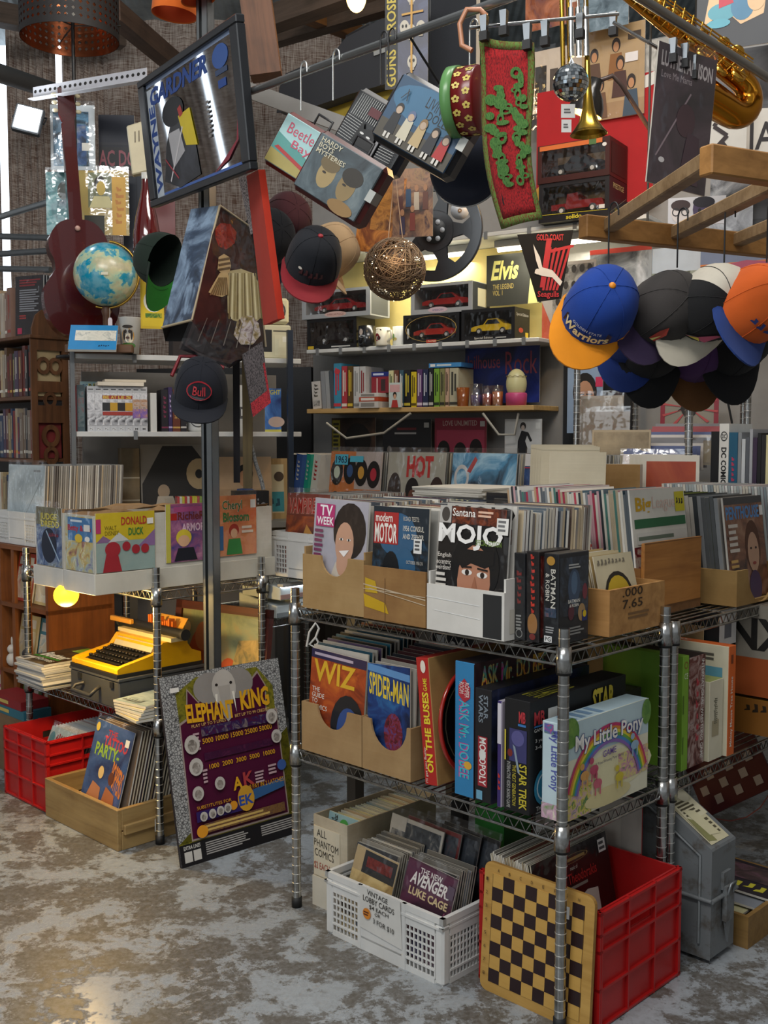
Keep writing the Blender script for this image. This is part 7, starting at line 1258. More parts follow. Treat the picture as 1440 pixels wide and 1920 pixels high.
for k,(u,v,r_) in enumerate(((800,362,12),(862,395,17))):
    P = at(u,v,3.9); MB().lathe([(.0001,0),(r_ * 3.9 / 2000,0),(r_ * 3.9 / 2000,.002),(.0001,.002)],'#d8c0cc' if k == 0 else '#c8cdd4',20,Matrix.Rotation(PI / 2,4,'X')).draw((-.012,-.003,-.012),(.024,0,0),(0,0,.024),[('e',.5,.5,.3,.3,'#c8405a' if k == 0 else '#8a6a4a'),('e',.5,.5,.1,.1,'#e9e4e0')]).build('picture_disc',loc=P,label=['small pink picture disc behind the film reel','small brown picture disc showing through the film reel'][k],cat='disc')
# ================================================================ back wall shelves
zw1 = WB.hy(575,652,0)[1]; zw0 = WB.hy(575,767,0)[1]; xR = WB.hy(1010,635,0)[0]; zw2 = WB.hy(1050,420,0)[1]
zw1 = (zw1 + WB.hy(1010,637,0)[1]) / 2
shelf_board(WB,0,xR,.265,zw1,.018,'#cfd0ce|r.4','white back wall shelf of model cars and mugs',9)
shelf_board(WB,0,xR - .02,.265,zw0,.022,'wood|#c9a56c|#a8824a|x','bare pine back wall shelf of books and toys',0)
xR2 = WB.hy(1215,400,0)[0]
shelf_board(WB,.05,xR2,.265,zw2,.018,'#d4d5d2|r.4','highest white back wall shelf, over the strip lights',8)
struct('trim_8',MB().box(.0,.255,zw1,xR,.268,zw2 - .02,'#d2bf78'),loc=(*WB.o,0),yaw=WY)
for k,(x,l) in enumerate(((.30,'fluorescent strip light under the top shelf, seen past the woven ball'),(.98,'fluorescent strip light under the top shelf, seen through the film reel'))):
    t = thing('strip_light',l,'light',WB.W(x,.10,zw2 - .05),WB.yaw); MB().box(0,0,0,.55,.04,.03,'#c8c8c4').build('fitting',t); MB().cyl((.01,.02,-.008),(.54,.02,-.008),.010,'#fff6dc|e9',12).build('tube',t)
    l_ = area('strip_light_glow',WB.W(x + .27,.12,zw2 - .075),WB.W(x + .27,.12,0),.5,.05,3.2,(1,.93,.74))
def car(L,col,wheel='#1a1a1a',up=.0):
    """side-on model car parts: list of builders in local coords (x length, y width, z)"""
    return [(0,.22),(0,.42),(.10,.50),(.30,.56),(.40,.86),(.66,.88),(.80,.58),(.97,.52),(1,.40),(1,.22)]
def car_box(M,w,d,h,shell,carc,label,sideitems=None,frontitems=None,group='boxed model cars',vintage=False,inner='#2a2a2c'):
    t = thing('model_car_box',label,'model car',M=M,group=group); th = .006
    q = MB(); q.box(0,0,0,w,d,th,shell); q.box(0,0,h - th,w,d,h,shell); q.box(0,0,th,th,d,h - th,shell); q.box(w - th,0,th,w,d,h - th,shell); q.box(th,d - th,th,w - th,d,h - th,inner); q.build('carton',t)
    q = MB(); fb = h * .16; q.box(0,-.001,0,w,.003,fb,shell); q.box(0,-.001,h - h * .10,w,.003,h,shell); q.box(0,-.001,fb,w * .06,.003,h * .9,shell); q.box(w * .94,-.001,fb,w,.003,h * .9,shell)
    q.draw((0,-.001,0),(w,0,0),(0,0,h),frontitems or []); q.build('window_border',t)
    if sideitems: MB().draw((w,0,0),(0,d,0),(0,0,h),sideitems).build('end_print',t)
    L = w * .76; hc = h * .58; x0 = w * .12; z0 = h * .20; prof = car(L,carc)
    if vintage: prof = [(0,.25),(0,.5),(.28,.52),(.30,.92),(.50,.95),(.52,.60),(.95,.58),(1,.25)]
    c = MB().prism([(x0 + a * L,z0 + b_ * hc) for a,b_ in prof],d * .22,d * .72,carc).build('model_car',t,bevel=.003)
    if not vintage: MB().prism([(x0 + L * .34,z0 + .58 * hc),(x0 + L * .42,z0 + .80 * hc),(x0 + L * .63,z0 + .82 * hc),(x0 + L * .72,z0 + .58 * hc)],d * .215,d * .22,'#14181c|r.1').build('car_window',c)
    for xx in (.2,.78): MB().lathe([(.0001,0),(hc * .16,0),(hc * .2,.004),(hc * .2,.018),(.0001,.018)],'#1a1a1a|r.5',14,Matrix.Translation((x0 + xx * L,d * .20,z0 + .2 * hc)) @ Matrix.Rotation(-PI / 2,4,'X')).draw((x0 + xx * L - hc * .1,d * .20 - .001,z0 + .1 * hc),(hc * .2,0,0),(0,0,hc * .2),[('e',.5,.5,.5,.5,'#b8b8b4' if not vintage else '#d8d4cc')]).build('wheel',c)
    MB().poly([(w * .05,.0015,fb),(w * .95,.0015,fb),(w * .95,.0015,h * .92),(w * .05,.0015,h * .92)],'sleeve|.14').build('clear_window',t)
    return t
def wx(u,v=640,y=0): return WB.hy(u,v,y)[0]
y0 = .03
car_box(lean_m(WB,wx(569),y0,zw1),wx(662) - wx(569),.16,.15,'#17171a|r.4','#2a2c30|r.3|m.5','black box with a dark model motorcycle, left end of the white shelf',None,[('r',.02,.03,.14,.13,'#c8a82c'),('g',.5,.05,.9,.12,1,'#b8b8b4')])
car_box(lean_m(WB,wx(562),y0 - .01,zw1 + .151),wx(690) - wx(562),.17,.135,'#9a9da0|r.4','#8a1c20|r.2','silver box with a red convertible, stacked upon the motorcycle box',[('r',.05,.05,.9,.9,'#4a4e52')],[('e',.5,.12,.16,.1,'#c8a8a0'),('t','AMERICAN MUSCLE',.38,.08,.62,.15,'#7a2c2c',0)])
car_box(lean_m(WB,wx(752),y0 - .01,zw1),wx(857) - wx(752),.15,.135,'#18181b|r.4','#a8281c|r.2','black box with a red racing car beside the white mugs',[('r',.1,.1,.9,.9,'#1c1c20')],[('r',.42,.03,.6,.13,'#b83a2c'),('t','burago',.46,.05,.6,.11,'#e9e4da',.01),('o',.5,.5,.46,.44,.03,'#a88a4a')])
car_box(lean_m(WB,wx(765),y0 - .005,zw1 + .136),wx(880) - wx(765),.17,.135,'#a2a5a8|r.4','#a02420|r.2','silver box with a red car stacked behind the woven ball',[('r',.02,.02,.98,.98,'#2a2c2e'),('r',.3,.2,.8,.8,'#b8b090')],[('e',.45,.12,.16,.1,'#c8b0b8'),('t','AMERICAN',.36,.08,.54,.15,'#5a5a8a',0)])
car_box(lean_m(WB,wx(862),y0 - .015,zw1),wx(962) - wx(862),.15,.14,'#17171a|r.4','#d8b41c|r.2','black box with a yellow sports car at the right end of the white shelf',[('t','Special Edition',.1,.72,.9,.84,'#c9c4ba',0),('r',.7,.1,.9,.25,'#c8a82c'),('e',.4,.3,.15,.08,'#b8402c')],[('t','Special Edition',.25,.03,.6,.12,'#d8d4c8',0),('g',.65,.05,.9,.1,1,'#b8b8b4')])
def mug(x,y,z,r,h,col,label,items,dark=False,hside=-1):
    t = thing('mug',label,'mug',WB.W(x,y,z),WB.yaw - .3,'mugs on the white shelf'); MB().lathe([(.0001,0),(r * .92,0),(r,.006),(r,h),(r * .93,h),(r * .9,.008),(.0001,.008)],col,24).build('cup_body',t); MB().tube([(hside * r * .95,0,h * .82),(hside * r * 1.7,0,h * .8),(hside * r * 1.8,0,h * .4),(hside * r * .95,0,h * .25)],.006,col,8).build('handle',t)
    q = MB()
    for (a,zc,rx,rz,c) in items: q.add([((r + .0012) * math.sin(a + rx * c_ / r),-(r + .0012) * math.cos(a + rx * c_ / r),zc + rz * s_) for c_,s_ in ring(12)],[tuple(range(12))],c)
    q.build('printed_picture',t)
mug(wx(682),.03,zw1,.042,.10,'#17171a|r.2','black mug printed with a pale warrior figure',[(0,.05,.03,.04,'#3a4248'),(.1,.07,.012,.015,'#c8b8ac'),(.2,.05,.02,.006,'#b8bcc0')])
mug(wx(716),.01,zw1,.034,.085,'#e2dcc8|r.3','cream mug with a red racing picture',[(-.1,.04,.016,.018,'#8a1c24'),(0,.072,.024,.006,'#3a2a24'),(.25,.035,.01,.01,'#2a2020')],hside=1)
mug(wx(739),.05,zw1,.034,.09,'#dcded8|r.3','white mug with a faint green sprig',[(-.2,.04,.008,.016,'#6a9a5a'),(.1,.03,.012,.008,'#c8b868')],hside=1)
flat('record_sleeve',912,480,1012,575,WB.W(wx(912),.20).y,-33,'#3a3a36',[('r',0,0,1,1,'#33342f'),('t','Elvis',.08,.50,.56,.88,'#d8d27a',.03,.06),('t','THE LEGEND\nVOL. 1',.12,.2,.5,.42,'#b8a45a',0),('p',[(.76,.0),(.96,.0),(.9,.5),(.86,.62),(.8,.5)],'#d8d68a'),('e',.86,.68,.04,.05,'#c9b47a')],'grey-green record cover with yellow script and a pale figure','record')
# books and oddments on the pine shelf
zb0 = zw0
def wbook(u0,u1,h,c,items,label,kind='book',d=.16,roll=0,y=.03):
    x0 = wx(u0,740,y); x1 = wx(u1,740,y); t = max(.008,x1 - x0 - .002)
    return block(kind,t,d,h,lean_m(WB,x0 + (math.sin(-roll) * h if roll < 0 else 0),y,zb0 + (t * math.sin(roll) if roll > 0 else 0),0,0,roll),{'*': c,'t': '#e0d8c8'},{'f': items} if items else None,label,'book' if kind == 'book' else 'video','books and cases on the pine shelf')
wbook(584,600,.135,'#cfcac4',[('v','CLUB',.2,.4,.8,.9,'#5a564e'),('r',.1,.1,.9,.3,'pic|#4a4a4a|#b8b4ae|#8a8a8a|s60')],'short white tape at the left end of the pine shelf','video_tape',roll=R(-4))
for k,u in enumerate((601,609,616)): wbook(u,u + 8,.185,['#8f9296','#9da0a2','#4a525a'][k],None,['first','second','third'][k] + ' clear disc case leaning next to the short white tape','disc_case',roll=R(-4))
bk = [(626,640,.22,'#3f8fb0','#c8404a','light blue paperback with red P label'),(641,651,.205,'#b03a44','#e4dccf','red book with blue lower half'),(652,662,.205,'#5a4420','#d8b83c','brown book with yellow lettering'),(663,674,.20,'#c8c8c6','#8a8a88','first pale grey box-set case'),(675,686,.20,'#bfbfbd','#8a3a3c','second pale grey box-set case'),(729,738,.175,'#d8d2a0','#5a6a4a','cream tape behind the pop cassette'),(739,748,.175,'#6a3c2c','#d8c8b8','brown video tape with portraits'),(749,757,.175,'#3a5a6a','#e0e0dc','slate tape next to the brown one'),(758,770,.175,'#1c1c20','#c8b83c','black tape left of the yellow book'),(771,781,.165,'#d8c024','#5a4a10','yellow book in the middle of the pine shelf'),(782,792,.175,'#5a3a6a','#d8c8d8','violet tape right of the yellow book'),(793,803,.175,'#20284a','#c8ccd8','navy tape right of the violet one'),(804,813,.178,'#15171c','#b8b8b4','black tape before the green one'),(814,824,.175,'#7aa83a','#20301c','lime green tape on the pine shelf'),(825,834,.175,'#8a8a5a','#2a2a20','olive tape right of the lime one'),(835,842,.175,'#c8a890','#4a3a30','tan tape on the pine shelf'),(843,860,.175,'#b8b49a','#3a3a34','grey-green tape with a cover face')]
for u0,u1,h,c,c2,l in bk: wbook(u0,u1,h,c,[('r',.2,.3,.42,.9,c2),('r',.55,.4,.75,.85,c2),('r',0,.05,1,.12,c2)] + ([('e',.5,.82,.4,.06,c2)] if 'P label' in l else []),l)
xs = wx(690,740,.02)
for k,(c,h_,l) in enumerate((('#c9c4be',.03,'bottom'),('#b84a2c',.02,'orange'),('#d4d0ca',.018,'upper pale'))): block('disc_case',.11,.12,h_,lean_m(WB,xs - .03,-.012,zb0 + [0,.031,.052][k]),{'*': c},{'f': [('r',.1,.2,.8,.8,'#e2ded6' if k == 1 else '#8a8680')]},l + ' of the flat cases lying on the pine shelf','disc','flat cases on the pine shelf')
block('book',.10,.12,.10,lean_m(WB,xs,.05,zb0 + .072),{'*': '#8a2430','f': '#902834','t': '#1c3a8a'},{'f': [('r',0,.78,1,1,'#1c2c7a'),('r',.1,.84,.7,.94,'#c8d0e8'),('r',.3,0,.36,.7,'#d8c8c0'),('r',.55,.1,.8,.65,'#3a2a2c')]},'fat red and blue box set on the flat cases','box')
sheet('cassette',.065,.115,.014,lean_m(WB,wx(732,740,.0),-.012,zb0),'#c8d4d0','#d8d8d4',[('r',.08,.62,.92,.92,'#d8a8a8'),('e',.5,.5,.16,.13,'#1c1816'),('e',.5,.44,.12,.1,'#d0a080'),('p',[(.2,0),(.8,0),(.7,.3),(.3,.3)],'#b83a34')],'pale cassette showing a dark-haired man in red','cassette')
block('book',.17,.11,.02,lean_m(WB,wx(806,740,.04),.03,zb0 + .18),{'*': '#3a78b8','f': '#3f86c0'},{'f': [('r',.05,.2,.2,.8,'#e4e4e0'),('r',.25,.3,.7,.7,'#c8d8e0')]},'blue book lying flat across the tapes on the pine shelf','book')
flat('record_sleeve',872,648,1010,757,WB.W(wx(872),.235).y,-33,'#16245a',[('r',0,0,1,1,'pic|#0c1436|#18286a|#26388a|s6'),('t','Jailhouse',.02,.52,.48,.82,'#8a3a4a',0),('t','Rock',.55,.48,.97,.86,'#8a3a4a',0)],'deep blue film cover with faint red neon script','record')
def tumbler(u,y,r,h,spec,label,fill=None):
    t = thing('tumbler',label,'glass',WB.W(wx(u,750,y),y,zb0)); MB().lathe([(r * .85,.0),(r,h),(r * .96,h),(r * .82,.004),(.0001,.003)],spec,18).build('glass_wall',t)
    if fill: MB().lathe([(.0001,.004),(r * .8,.004),(r * .84,h * fill[1]),(.0001,h * fill[1])],fill[0],16).build('contents',t)
tumbler(868,-.01 + .04,.03,.085,'#8a4a1c|r.15','amber glass on the pine shelf')
tumbler(893,.03,.03,.10,'sleeve|.2','clear tumbler with a violet figure',('#5a4a8a',.5)); tumbler(914,.03,.028,.09,'sleeve|.2','clear tumbler with red contents',('#b02c24',.6)); tumbler(933,.03,.028,.09,'sleeve|.2','clear tumbler with orange contents',('#d8742c',.7))
P = WB.W(wx(968,750,.05),.05,zb0)
t = thing('egg_toy','large cream egg on a pink base at the right end of the pine shelf','toy',P); MB().lathe([(.0001,0),(.045,0),(.048,.05),(.044,.056),(.0001,.056)],'#c84a7a|r.35',24).build('base',t); MB().ball((0,0,.095),.046,'#d8d09a|r.35',24,16,(1,1,1.45)).build('egg',t); MB().tube([(.045 * math.cos(a),.045 * math.sin(a),.125 + .006 * (i % 2)) for i,a in enumerate([2 * PI * k / 24 for k in range(24)])],.0012,'#8a7a4a',4,True).build('crack_line',t)
# covers standing on a ledge against the wall
yl_ = .235
for (u0,v0,u1,v1,c,it,l) in ((622,784,704,860,'#3a2a22',[('r',0,0,1,1,'pic|#1c1412|#3a2a22|#5a4030|s6'),('r',.02,.1,.2,.95,'#8a8024'),('g',.04,.2,.18,.9,7,'#2a2818'),('e',.6,.45,.3,.42,'#140f0d')],'dim brown cover with a yellow column, pinned below the pine shelf'),(718,787,808,862,'#26262a',[('r',.3,.74,.7,.8,'#7a2c30'),('g',.25,.62,.8,.7,1,'#b8b4b0'),('e',.14,.25,.05,.1,'#8a8078'),('e',.4,.2,.05,.1,'#6a605a'),('e',.7,.22,.05,.1,'#5a504a'),('r',.86,.8,.96,.92,'#c8c8c4')],'black cover with a row of small faces'),(815,784,912,864,'#9a2c40',[('t','LOVE UNLIMITED',.16,.82,.82,.94,'#d8b8b0',.01),('r',.04,.0,.96,.72,'#b8405a'),('e',.18,.26,.12,.22,'#1c1412'),('e',.5,.22,.12,.22,'#1c1412'),('e',.8,.28,.12,.24,'#1c1412'),('e',.18,.14,.06,.1,'#7a4a34'),('e',.5,.1,.06,.1,'#7a4a34'),('e',.8,.14,.06,.1,'#7a4a34'),('r',.88,.8,.97,.92,'#dcd8d4')],'crimson cover of three women, title across the top')):
    flat('record_sleeve',u0,v0,u1,v1,WB.W(wx(u0,830),yl_).y,-33,c,it,l,'record')
flat('photo_print',946,786,1015,868,WB.W(wx(946,830),.12).y,-33,'#c8c8c6',[('p',[(.34,0),(.6,0),(.62,.35),(.56,.5),(.64,.7),(.46,.74),(.36,.5)],'#17171a'),('e',.5,.84,.08,.09,'#2a2624'),('e',.5,.8,.05,.06,'#c8b8ac'),('l',.62,.68,.72,.5,.012,'#17171a'),('r',.84,.78,.96,.92,'#dcdcd8')],'white print of a woman in a black gown, right of the crimson cover','poster')
struct('trim_9',MB().box(0,.20,.0,1.9,.268,.98,'#6a6865'),loc=(*WB.o,0),yaw=WY)
MB().tube([at(612,793,5.1),at(650,822,5.05),at(720,812,4.95),at(770,775,4.9)],.006,'#a8a296',6).build('cable',label='grey cable drooping across the covers below the pine shelf',cat='cable')
MB().tube([at(905,775,4.75),at(935,815,4.72),at(965,815,4.7),at(972,775,4.7)],.006,'#a8a296',6).build('cable',label='grey cable looping beside the woman in the black gown',cat='cable')
struct('door_1',MB().box(xR + .03,.20,0,xR + .34,.272,1.75,'#15161a|r.5'),loc=(*WB.o,0),yaw=WY)
struct('wall_gap',MB().box(-1.1,.5,0,-.1,.56,1.7,'#2a2a2c'),loc=(*WB.o,0),yaw=R(-10))
# ================================================================ record table in front of the wall
TX,TY = -1.158,1.14; TZ = .935
t = thing('record_table','long dark table of record crates before the back wall','table',A.W(TX - .03,TY - .02),A.yaw); MB().box(0,0,TZ - .03,1.56,.47,TZ,'#4a443c').build('table_top',t)
for (px,py) in ((.02,.02),(1.50,.02),(.02,.41),(1.50,.41)): MB().box(px,py,0,px + .04,py + .04,TZ - .03,'#3a342c').build('leg',t)
covers = [('#d87a34',[('r',0,0,1,1,'#d87c38'),('r',.5,.5,1,1,'#c8b8b0')] + sum([[('e',x,y,.125,.18,'#1a1614'),('e',x,y,.06,.085,c)] for x,y,c in ((.14,.72,'#cfd8c0'),(.4,.74,'#3a5a8a'),(.62,.72,'#d8a040'),(.86,.7,'#c03040'),(.14,.28,'#b03050'),(.38,.26,'#5a98c8'),(.62,.26,'#c8c0bc'),(.86,.26,'#c8a09a'))],[]) + [('r',.1,.82,.36,.96,'#5ac0d8'),('t','1963',.12,.84,.34,.94,'#1c3a5a',.02),('r',.4,.86,.66,.94,'#5ac0d8')],'orange hits record covered with little discs, first on the record table'),
          ('#b8b4a4',[('t','HOT',.34,.68,.80,.96,'#c8201c',.05),('e',.14,.5,.12,.24,'#2a1c18'),('p',[(.02,0),(.3,0),(.24,.4),(.06,.4)],'#2a2220'),('e',.46,.52,.12,.16,'#1c1412'),('e',.46,.44,.06,.09,'#6a4030'),('p',[(.3,0),(.66,0),(.56,.34),(.36,.34)],'#1c1a1a'),('e',.88,.5,.12,.2,'#3a2420'),('p',[(.76,0),(1,0),(1,.4),(.82,.36)],'#8a5a48')],'grey record with big red letters and three afro heads'),
          ('#6a94b4',[('r',0,0,1,1,'pic|#2a3c4c|#5a9ac0|#b8dcec|#3a6a8c|s6'),('o',.16,.7,.12,.16,.3,'#d8d4d0'),('p',[(.24,.78),(.36,.96),(.4,.92),(.3,.76)],'#b84a4a'),('l',.2,.3,.36,.0,.02,'#c8dce8')],'record with a shimmering pale blue garment on its cover'),
          ('#2a4a78',[('r',0,.86,1,1,'#d8d4d0'),('t','AMERICA',.1,.88,.9,.96,'#b03040',.02),('r',0,0,1,.82,'pic|#16284a|#2a4c80|#6a90b8|s7'),('l',0,.84,1,.84,.004,'#b03040')],'dark blue record with a red and white band, last on the record table')]
for k in range(4):
    x0 = TX + k * .345
    white_crate(A,x0 - .012,TY,.34,.40,.14,['first','second','third','fourth'][k] + ' white crate from the left on the record table',z=TZ)
    c,it,l = covers[k]
    sheet('record_sleeve',.308,.315,.004,lean_m(A,x0 + .005,TY + .032,TZ + .012,.10),c,'#d0ccc4',it,l,'record',sleeve=True)
    for i in range(26): sheet('record_sleeve',.308,.312,.007,lean_m(A,x0 + .005,TY + .046 + i * .0112,TZ + .012,.10),random.choice(['#8a8a86','#5a5a58','#a8a49c','#3a3a3a']),random.choice(['#b8b8b4','#8a8a84','#d4d4d0','#6a6860','#c8c0a8']),None,['record filed behind the orange hits cover','record filed behind the big red letters','record filed behind the pale blue garment','record filed behind the dark blue cover'][k],'record','records in table crate %s' % ['one','two','three','four'][k])
# books left of the record table
for k,(u0,u1,c,l) in enumerate(((532,548,'#15181c','black leaning book'),(548,566,'#3a5a9a','blue leaning book'),(567,580,'#1f9a80','green leaning book'),(580,600,'#d8d4cc','white leaning book with red letters'))):
    P = at(u0,912,5.2); w_ = (u1 - u0) / 2000 * 5.2 * .9; block('book',w_,.13,.19,Matrix.Translation((P.x,P.y,TZ + .12)) @ Matrix.Rotation(R(-38),4,'Z') @ Matrix.Rotation(R(9),4,'Y'),{'*': c,'t': '#d8d0c0'},{'f': [('v','STORY',.25,.3,.75,.85,'#c8c4bc' if k < 3 else '#b02c2c',.01)]},l + ' beside the orange hits record','book')
block('carton',.24,.16,.118,Matrix.Translation((at(530,912,5.2).x,at(530,912,5.2).y - .02,TZ + .001)) @ Matrix.Rotation(R(-38),4,'Z'),{'*': '#7a6a54'},None,'brown carton under the leaning books','box')
block('side_table',.27,.19,TZ,Matrix.Translation((at(528,912,5.2).x,at(528,912,5.2).y - .04,0)) @ Matrix.Rotation(R(-38),4,'Z'),{'*': '#4a443c'},None,'small dark cupboard under the leaning books','cupboard')
# horror magazine box between the racks, on the keyboard rack
zf = .825; xV = A.hy(545,1000,.56)[0]
white_crate(A,xV - .075,.53,.29,.50,.16,'white perforated crate with the horror magazine, right of the comic boxes',z=zf)
sheet('magazine',.225,.285,.004,lean_m(A,xV - .045,.56,zf + .012,.10),'#7a2a1c','#d0ccc4',[('r',0,0,1,.72,'pic|#2a100c|#7a2c1a|#b8561c|#3a1810|s9'),('r',0,.74,1,1,'#8a3420'),('t','VAMPIRELLA',.04,.74,.97,.94,'#d8a89a',.05,0,.02),('t','VAMPIRELLA',.045,.745,.965,.935,'#b02818',.01,0,.02),('p',[(.4,.1),(.6,.1),(.66,.5),(.5,.62),(.44,.5)],'#c08a44'),('r',.86,.78,.98,.92,'#dcd8d4')],'rusty red horror magazine at the front of the crate','magazine',sleeve=True)
for i in range(30): sheet('magazine',.22,.28,.007,lean_m(A,xV - .045,0.575 + i * .0125,zf + .012,.10),random.choice(['#a8a49c','#c8c4bc','#8a6a5c','#6a7278']),random.choice(['#d0ccc4','#b8b0a4','#e0ddd6','#a88a7a']),None,'magazine filed behind the horror magazine','magazine','magazines in the horror crate')
M = lean_m(A,-.80,.52,zf + .005); 
for i in range(6): block('paper_stack',.20,.24,.016,Matrix.Translation(A.W(xV + .225 + .004 * i,.52 - .01 * (i % 3),zf + .04 + .0175 * i)) @ Matrix.Rotation(A.yaw + .04 * (i % 3),4,'Z'),{'*': '#cfd4d2' if i < 5 else '#d8dad8'},None,'stacked white envelope beside the white crate, between the racks','paper','white envelopes between the racks')
block('carton',.22,.30,.038,Matrix.Translation(A.W(xV + .222,.50,zf)) @ Matrix.Rotation(A.yaw,4,'Z'),{'*': '#a89c84'},None,'thin tan carton under the white envelopes','box')
# ================================================================ table behind the front rack: bags, frames, stacks
T4 = A.hy(840,945,.60)[1] - .01
t = thing('middle_table','tall plain table behind the front rack, mostly hidden by magazines','table',A.W(-.33,.47),A.yaw); MB().box(0,0,T4 - .03,.665,.58,T4,'#5a544c').build('table_top',t)
for (px,py) in ((.02,.02),(.61,.02),(.02,.52),(.61,.52)): MB().box(px,py,0,px + .04,py + .04,T4 - .03,'#3a342c').build('leg',t)
def on4(u,v): return A.hz(u,v,T4)
xs_,ys_ = A.hy(775,935,.62)[0],.82
for i in range(9):
    rr = random.Random(40 + i); block('record_sleeve',.29,.26,.006,Matrix.Translation(A.W(xs_ + rr.uniform(-.01,.01),ys_ - .2 + rr.uniform(-.01,.01),T4 + .001 + i * .0066)) @ Matrix.Rotation(A.yaw + rr.uniform(-.06,.06),4,'Z'),{'*': rr.choice(['#d8d4cc','#c8c4ba','#b8b4aa','#2a3a5a' if i in (2,3) else '#e0dcd4'])},{'f': [('t','ACADEMY',.1,.1,.9,.9,'#c8c49a',.02)]} if i in (2,3) else None,'flat record in the low pile behind the old motoring magazine','record','flat records on the middle table')
xq,zq = A.hy(926,936,.50); sheet('record_sleeve',max(.06,min(.24,.35 - xq)),zq - T4,.005,lean_m(A,xq,.50,T4 + .002,-.0),'#24262a','#8a8a86',[('r',.84,.2,.95,.7,'#c8c8c4')],'charcoal record half showing behind the black music magazine','record')
xq,zq = A.hy(912,924,.56); sheet('record_sleeve',max(.06,min(.22,.35 - xq)),zq - T4,.005,lean_m(A,xq,.56,T4 + .002,-.0),'#1c1e22','#8a8a86',None,'second charcoal record just behind the first','record')
def envelope(u0,v0,u1,v1,d,yaw,c,label,lean=6,group='paper bags',items=None):
    return flat('paper_bag',u0,v0,u1,v1,d,yaw,c,items or [('r',0,.93,1,1,c),('r',.02,.0,.98,.92,'card|#c9bfa6|#bdb298')],label,'bag',t=.004,lean=lean,group=group,edge='#b8ad94')
for i in range(5): envelope(992 + i * 5,833 + i * 1,1106 + i * 4,928,3.55 - i * .02,-24,'#c4b99e',['rearmost','fourth','middle','second','frontmost'][i] + ' of the tall beige paper bags behind the football magazines')
envelope(1028,847,1135,930,3.40,-20,'#c9bea4','squarer beige paper bag in front of the tall ones, with a faint red stamp',items=[('r',.02,.02,.98,.98,'card|#cdc3aa|#c0b59c'),('t','RECORDS',.25,.1,.5,.18,'#c88a5a',0)])
for i in range(4): flat('mounted_print',1178 + i * 8,852 + (i == 3) * 1,1296 + i * 5,936,3.72 - i * .025,-18,'#d8d2c4',[('r',.03,.03,.97,.97,'#d6d0c0')] if i < 3 else [('r',.08,.14,.94,.86,'pic|#8a2c20|#a84a2c|#b8643c|s4'),('g',.4,.12,.9,.2,1,'#3a2020')],['rearmost cream mount board','second cream mount board','third cream mount board','cream-mounted red print at the front of the mounts'][i] + ' above the football magazines','print',lean=5,edge='#e0dac8')
# ================================================================ upper right
# red towel with green pattern, clipped to a hanger
TL_,TR_,BR_,BL_ = at(897,66,2.38),at(997,82,2.30),at(1018,410,2.32),at(940,430,2.40)
n_,m_ = 10,22; vs = []; b = MB()
for j in range(m_ + 1):
    for i in range(n_ + 1):
        a_ = i / n_; c_ = j / m_; P = (TL_ * (1 - a_) + TR_ * a_) * (1 - c_) + (BL_ * (1 - a_) + BR_ * a_) * c_
        P = P + Vector((.012 * math.sin(c_ * 5) * (1 - c_) - .02 * math.sin(c_ * PI),.012 * math.sin(a_ * 4 + c_ * 3),0)); vs.append(P - BL_)
q = n_ + 1
def cloth_part(sel,spec,off): 
    fs = [(j * q + i,(j + 1) * q + i,(j + 1) * q + i + 1,j * q + i + 1) for j in range(m_) for i in range(n_) if sel(i,j)]
    return [tuple(v + Vector((0,-off,0))) for v in vs],fs
t = thing('woven_towel','red woven towel with green border and green motif, clipped to a hanger','towel',BL_)
b = MB(); v_,f_ = cloth_part(lambda i,j: not (i in (0,n_ - 1) or j in (0,m_ - 1)),'',0); b.add(v_,f_,'knit|#a81c20|#5f1014',True)
o = b.build('towel_body',t); s_ = o.modifiers.new('thick','SOLIDIFY'); s_.thickness = .006
b = MB(); v_,f_ = cloth_part(lambda i,j: i in (0,n_ - 1) or j in (0,m_ - 1),'',.001); b.add(v_,f_,'knit|#5a7a34|#6a2a1c',True); o = b.build('towel_border',t); s_ = o.modifiers.new('thick','SOLIDIFY'); s_.thickness = .006
def cpt(a_,c_,off=.007):
    x = a_ * n_; y = c_ * m_; i = min(n_ - 1,int(x)); j = min(m_ - 1,int(y)); fx,fy = x - i,y - j
    P = (vs[j * q + i] * (1 - fx) + vs[j * q + i + 1] * fx) * (1 - fy) + (vs[(j + 1) * q + i] * (1 - fx) + vs[(j + 1) * q + i + 1] * fx) * fy; return tuple(P + Vector((0,-off,0)))
b = MB(); rr = random.Random(4)
blobs = [(rr.gauss(.34,.09),.26 + .55 * i / 26,rr.uniform(.07,.15),rr.uniform(.014,.034),rr.choice((.0,.0,.45))) for i in range(26)] + [(rr.gauss(.74,.07),.18 + .62 * i / 26,rr.uniform(.05,.12),rr.uniform(.014,.034),rr.choice((.0,.0,.45))) for i in range(26)]
for (x,y,rx,ry,k) in blobs or ((.3,.30,.16,.05,.5),(.3,.40,.14,.045,.5),(.42,.5,.12,.05,.4),(.5,.62,.14,.05,.5),(.55,.74,.15,.05,.4),(.72,.36,.12,.06,.4),(.8,.28,.12,.03,.2),(.8,.48,.10,.05,.4),(.68,.58,.1,.05,.4),(.85,.68,.06,.04,.3),(.4,.78,.1,.03,.2)):
    w_ = 12; o1 = [cpt(x + rx * c,y + ry * s) for c,s in ring(w_)]; o2 = [cpt(x + rx * k * c,y + ry * k * s) for c,s in ring(w_)]; b.add(o1 + o2,[(i,(i + 1) % w_,w_ + (i + 1) % w_,w_ + i) for i in range(w_)],'knit|#4f7a3a|#2f5a28')
b.build('green_motif',t)
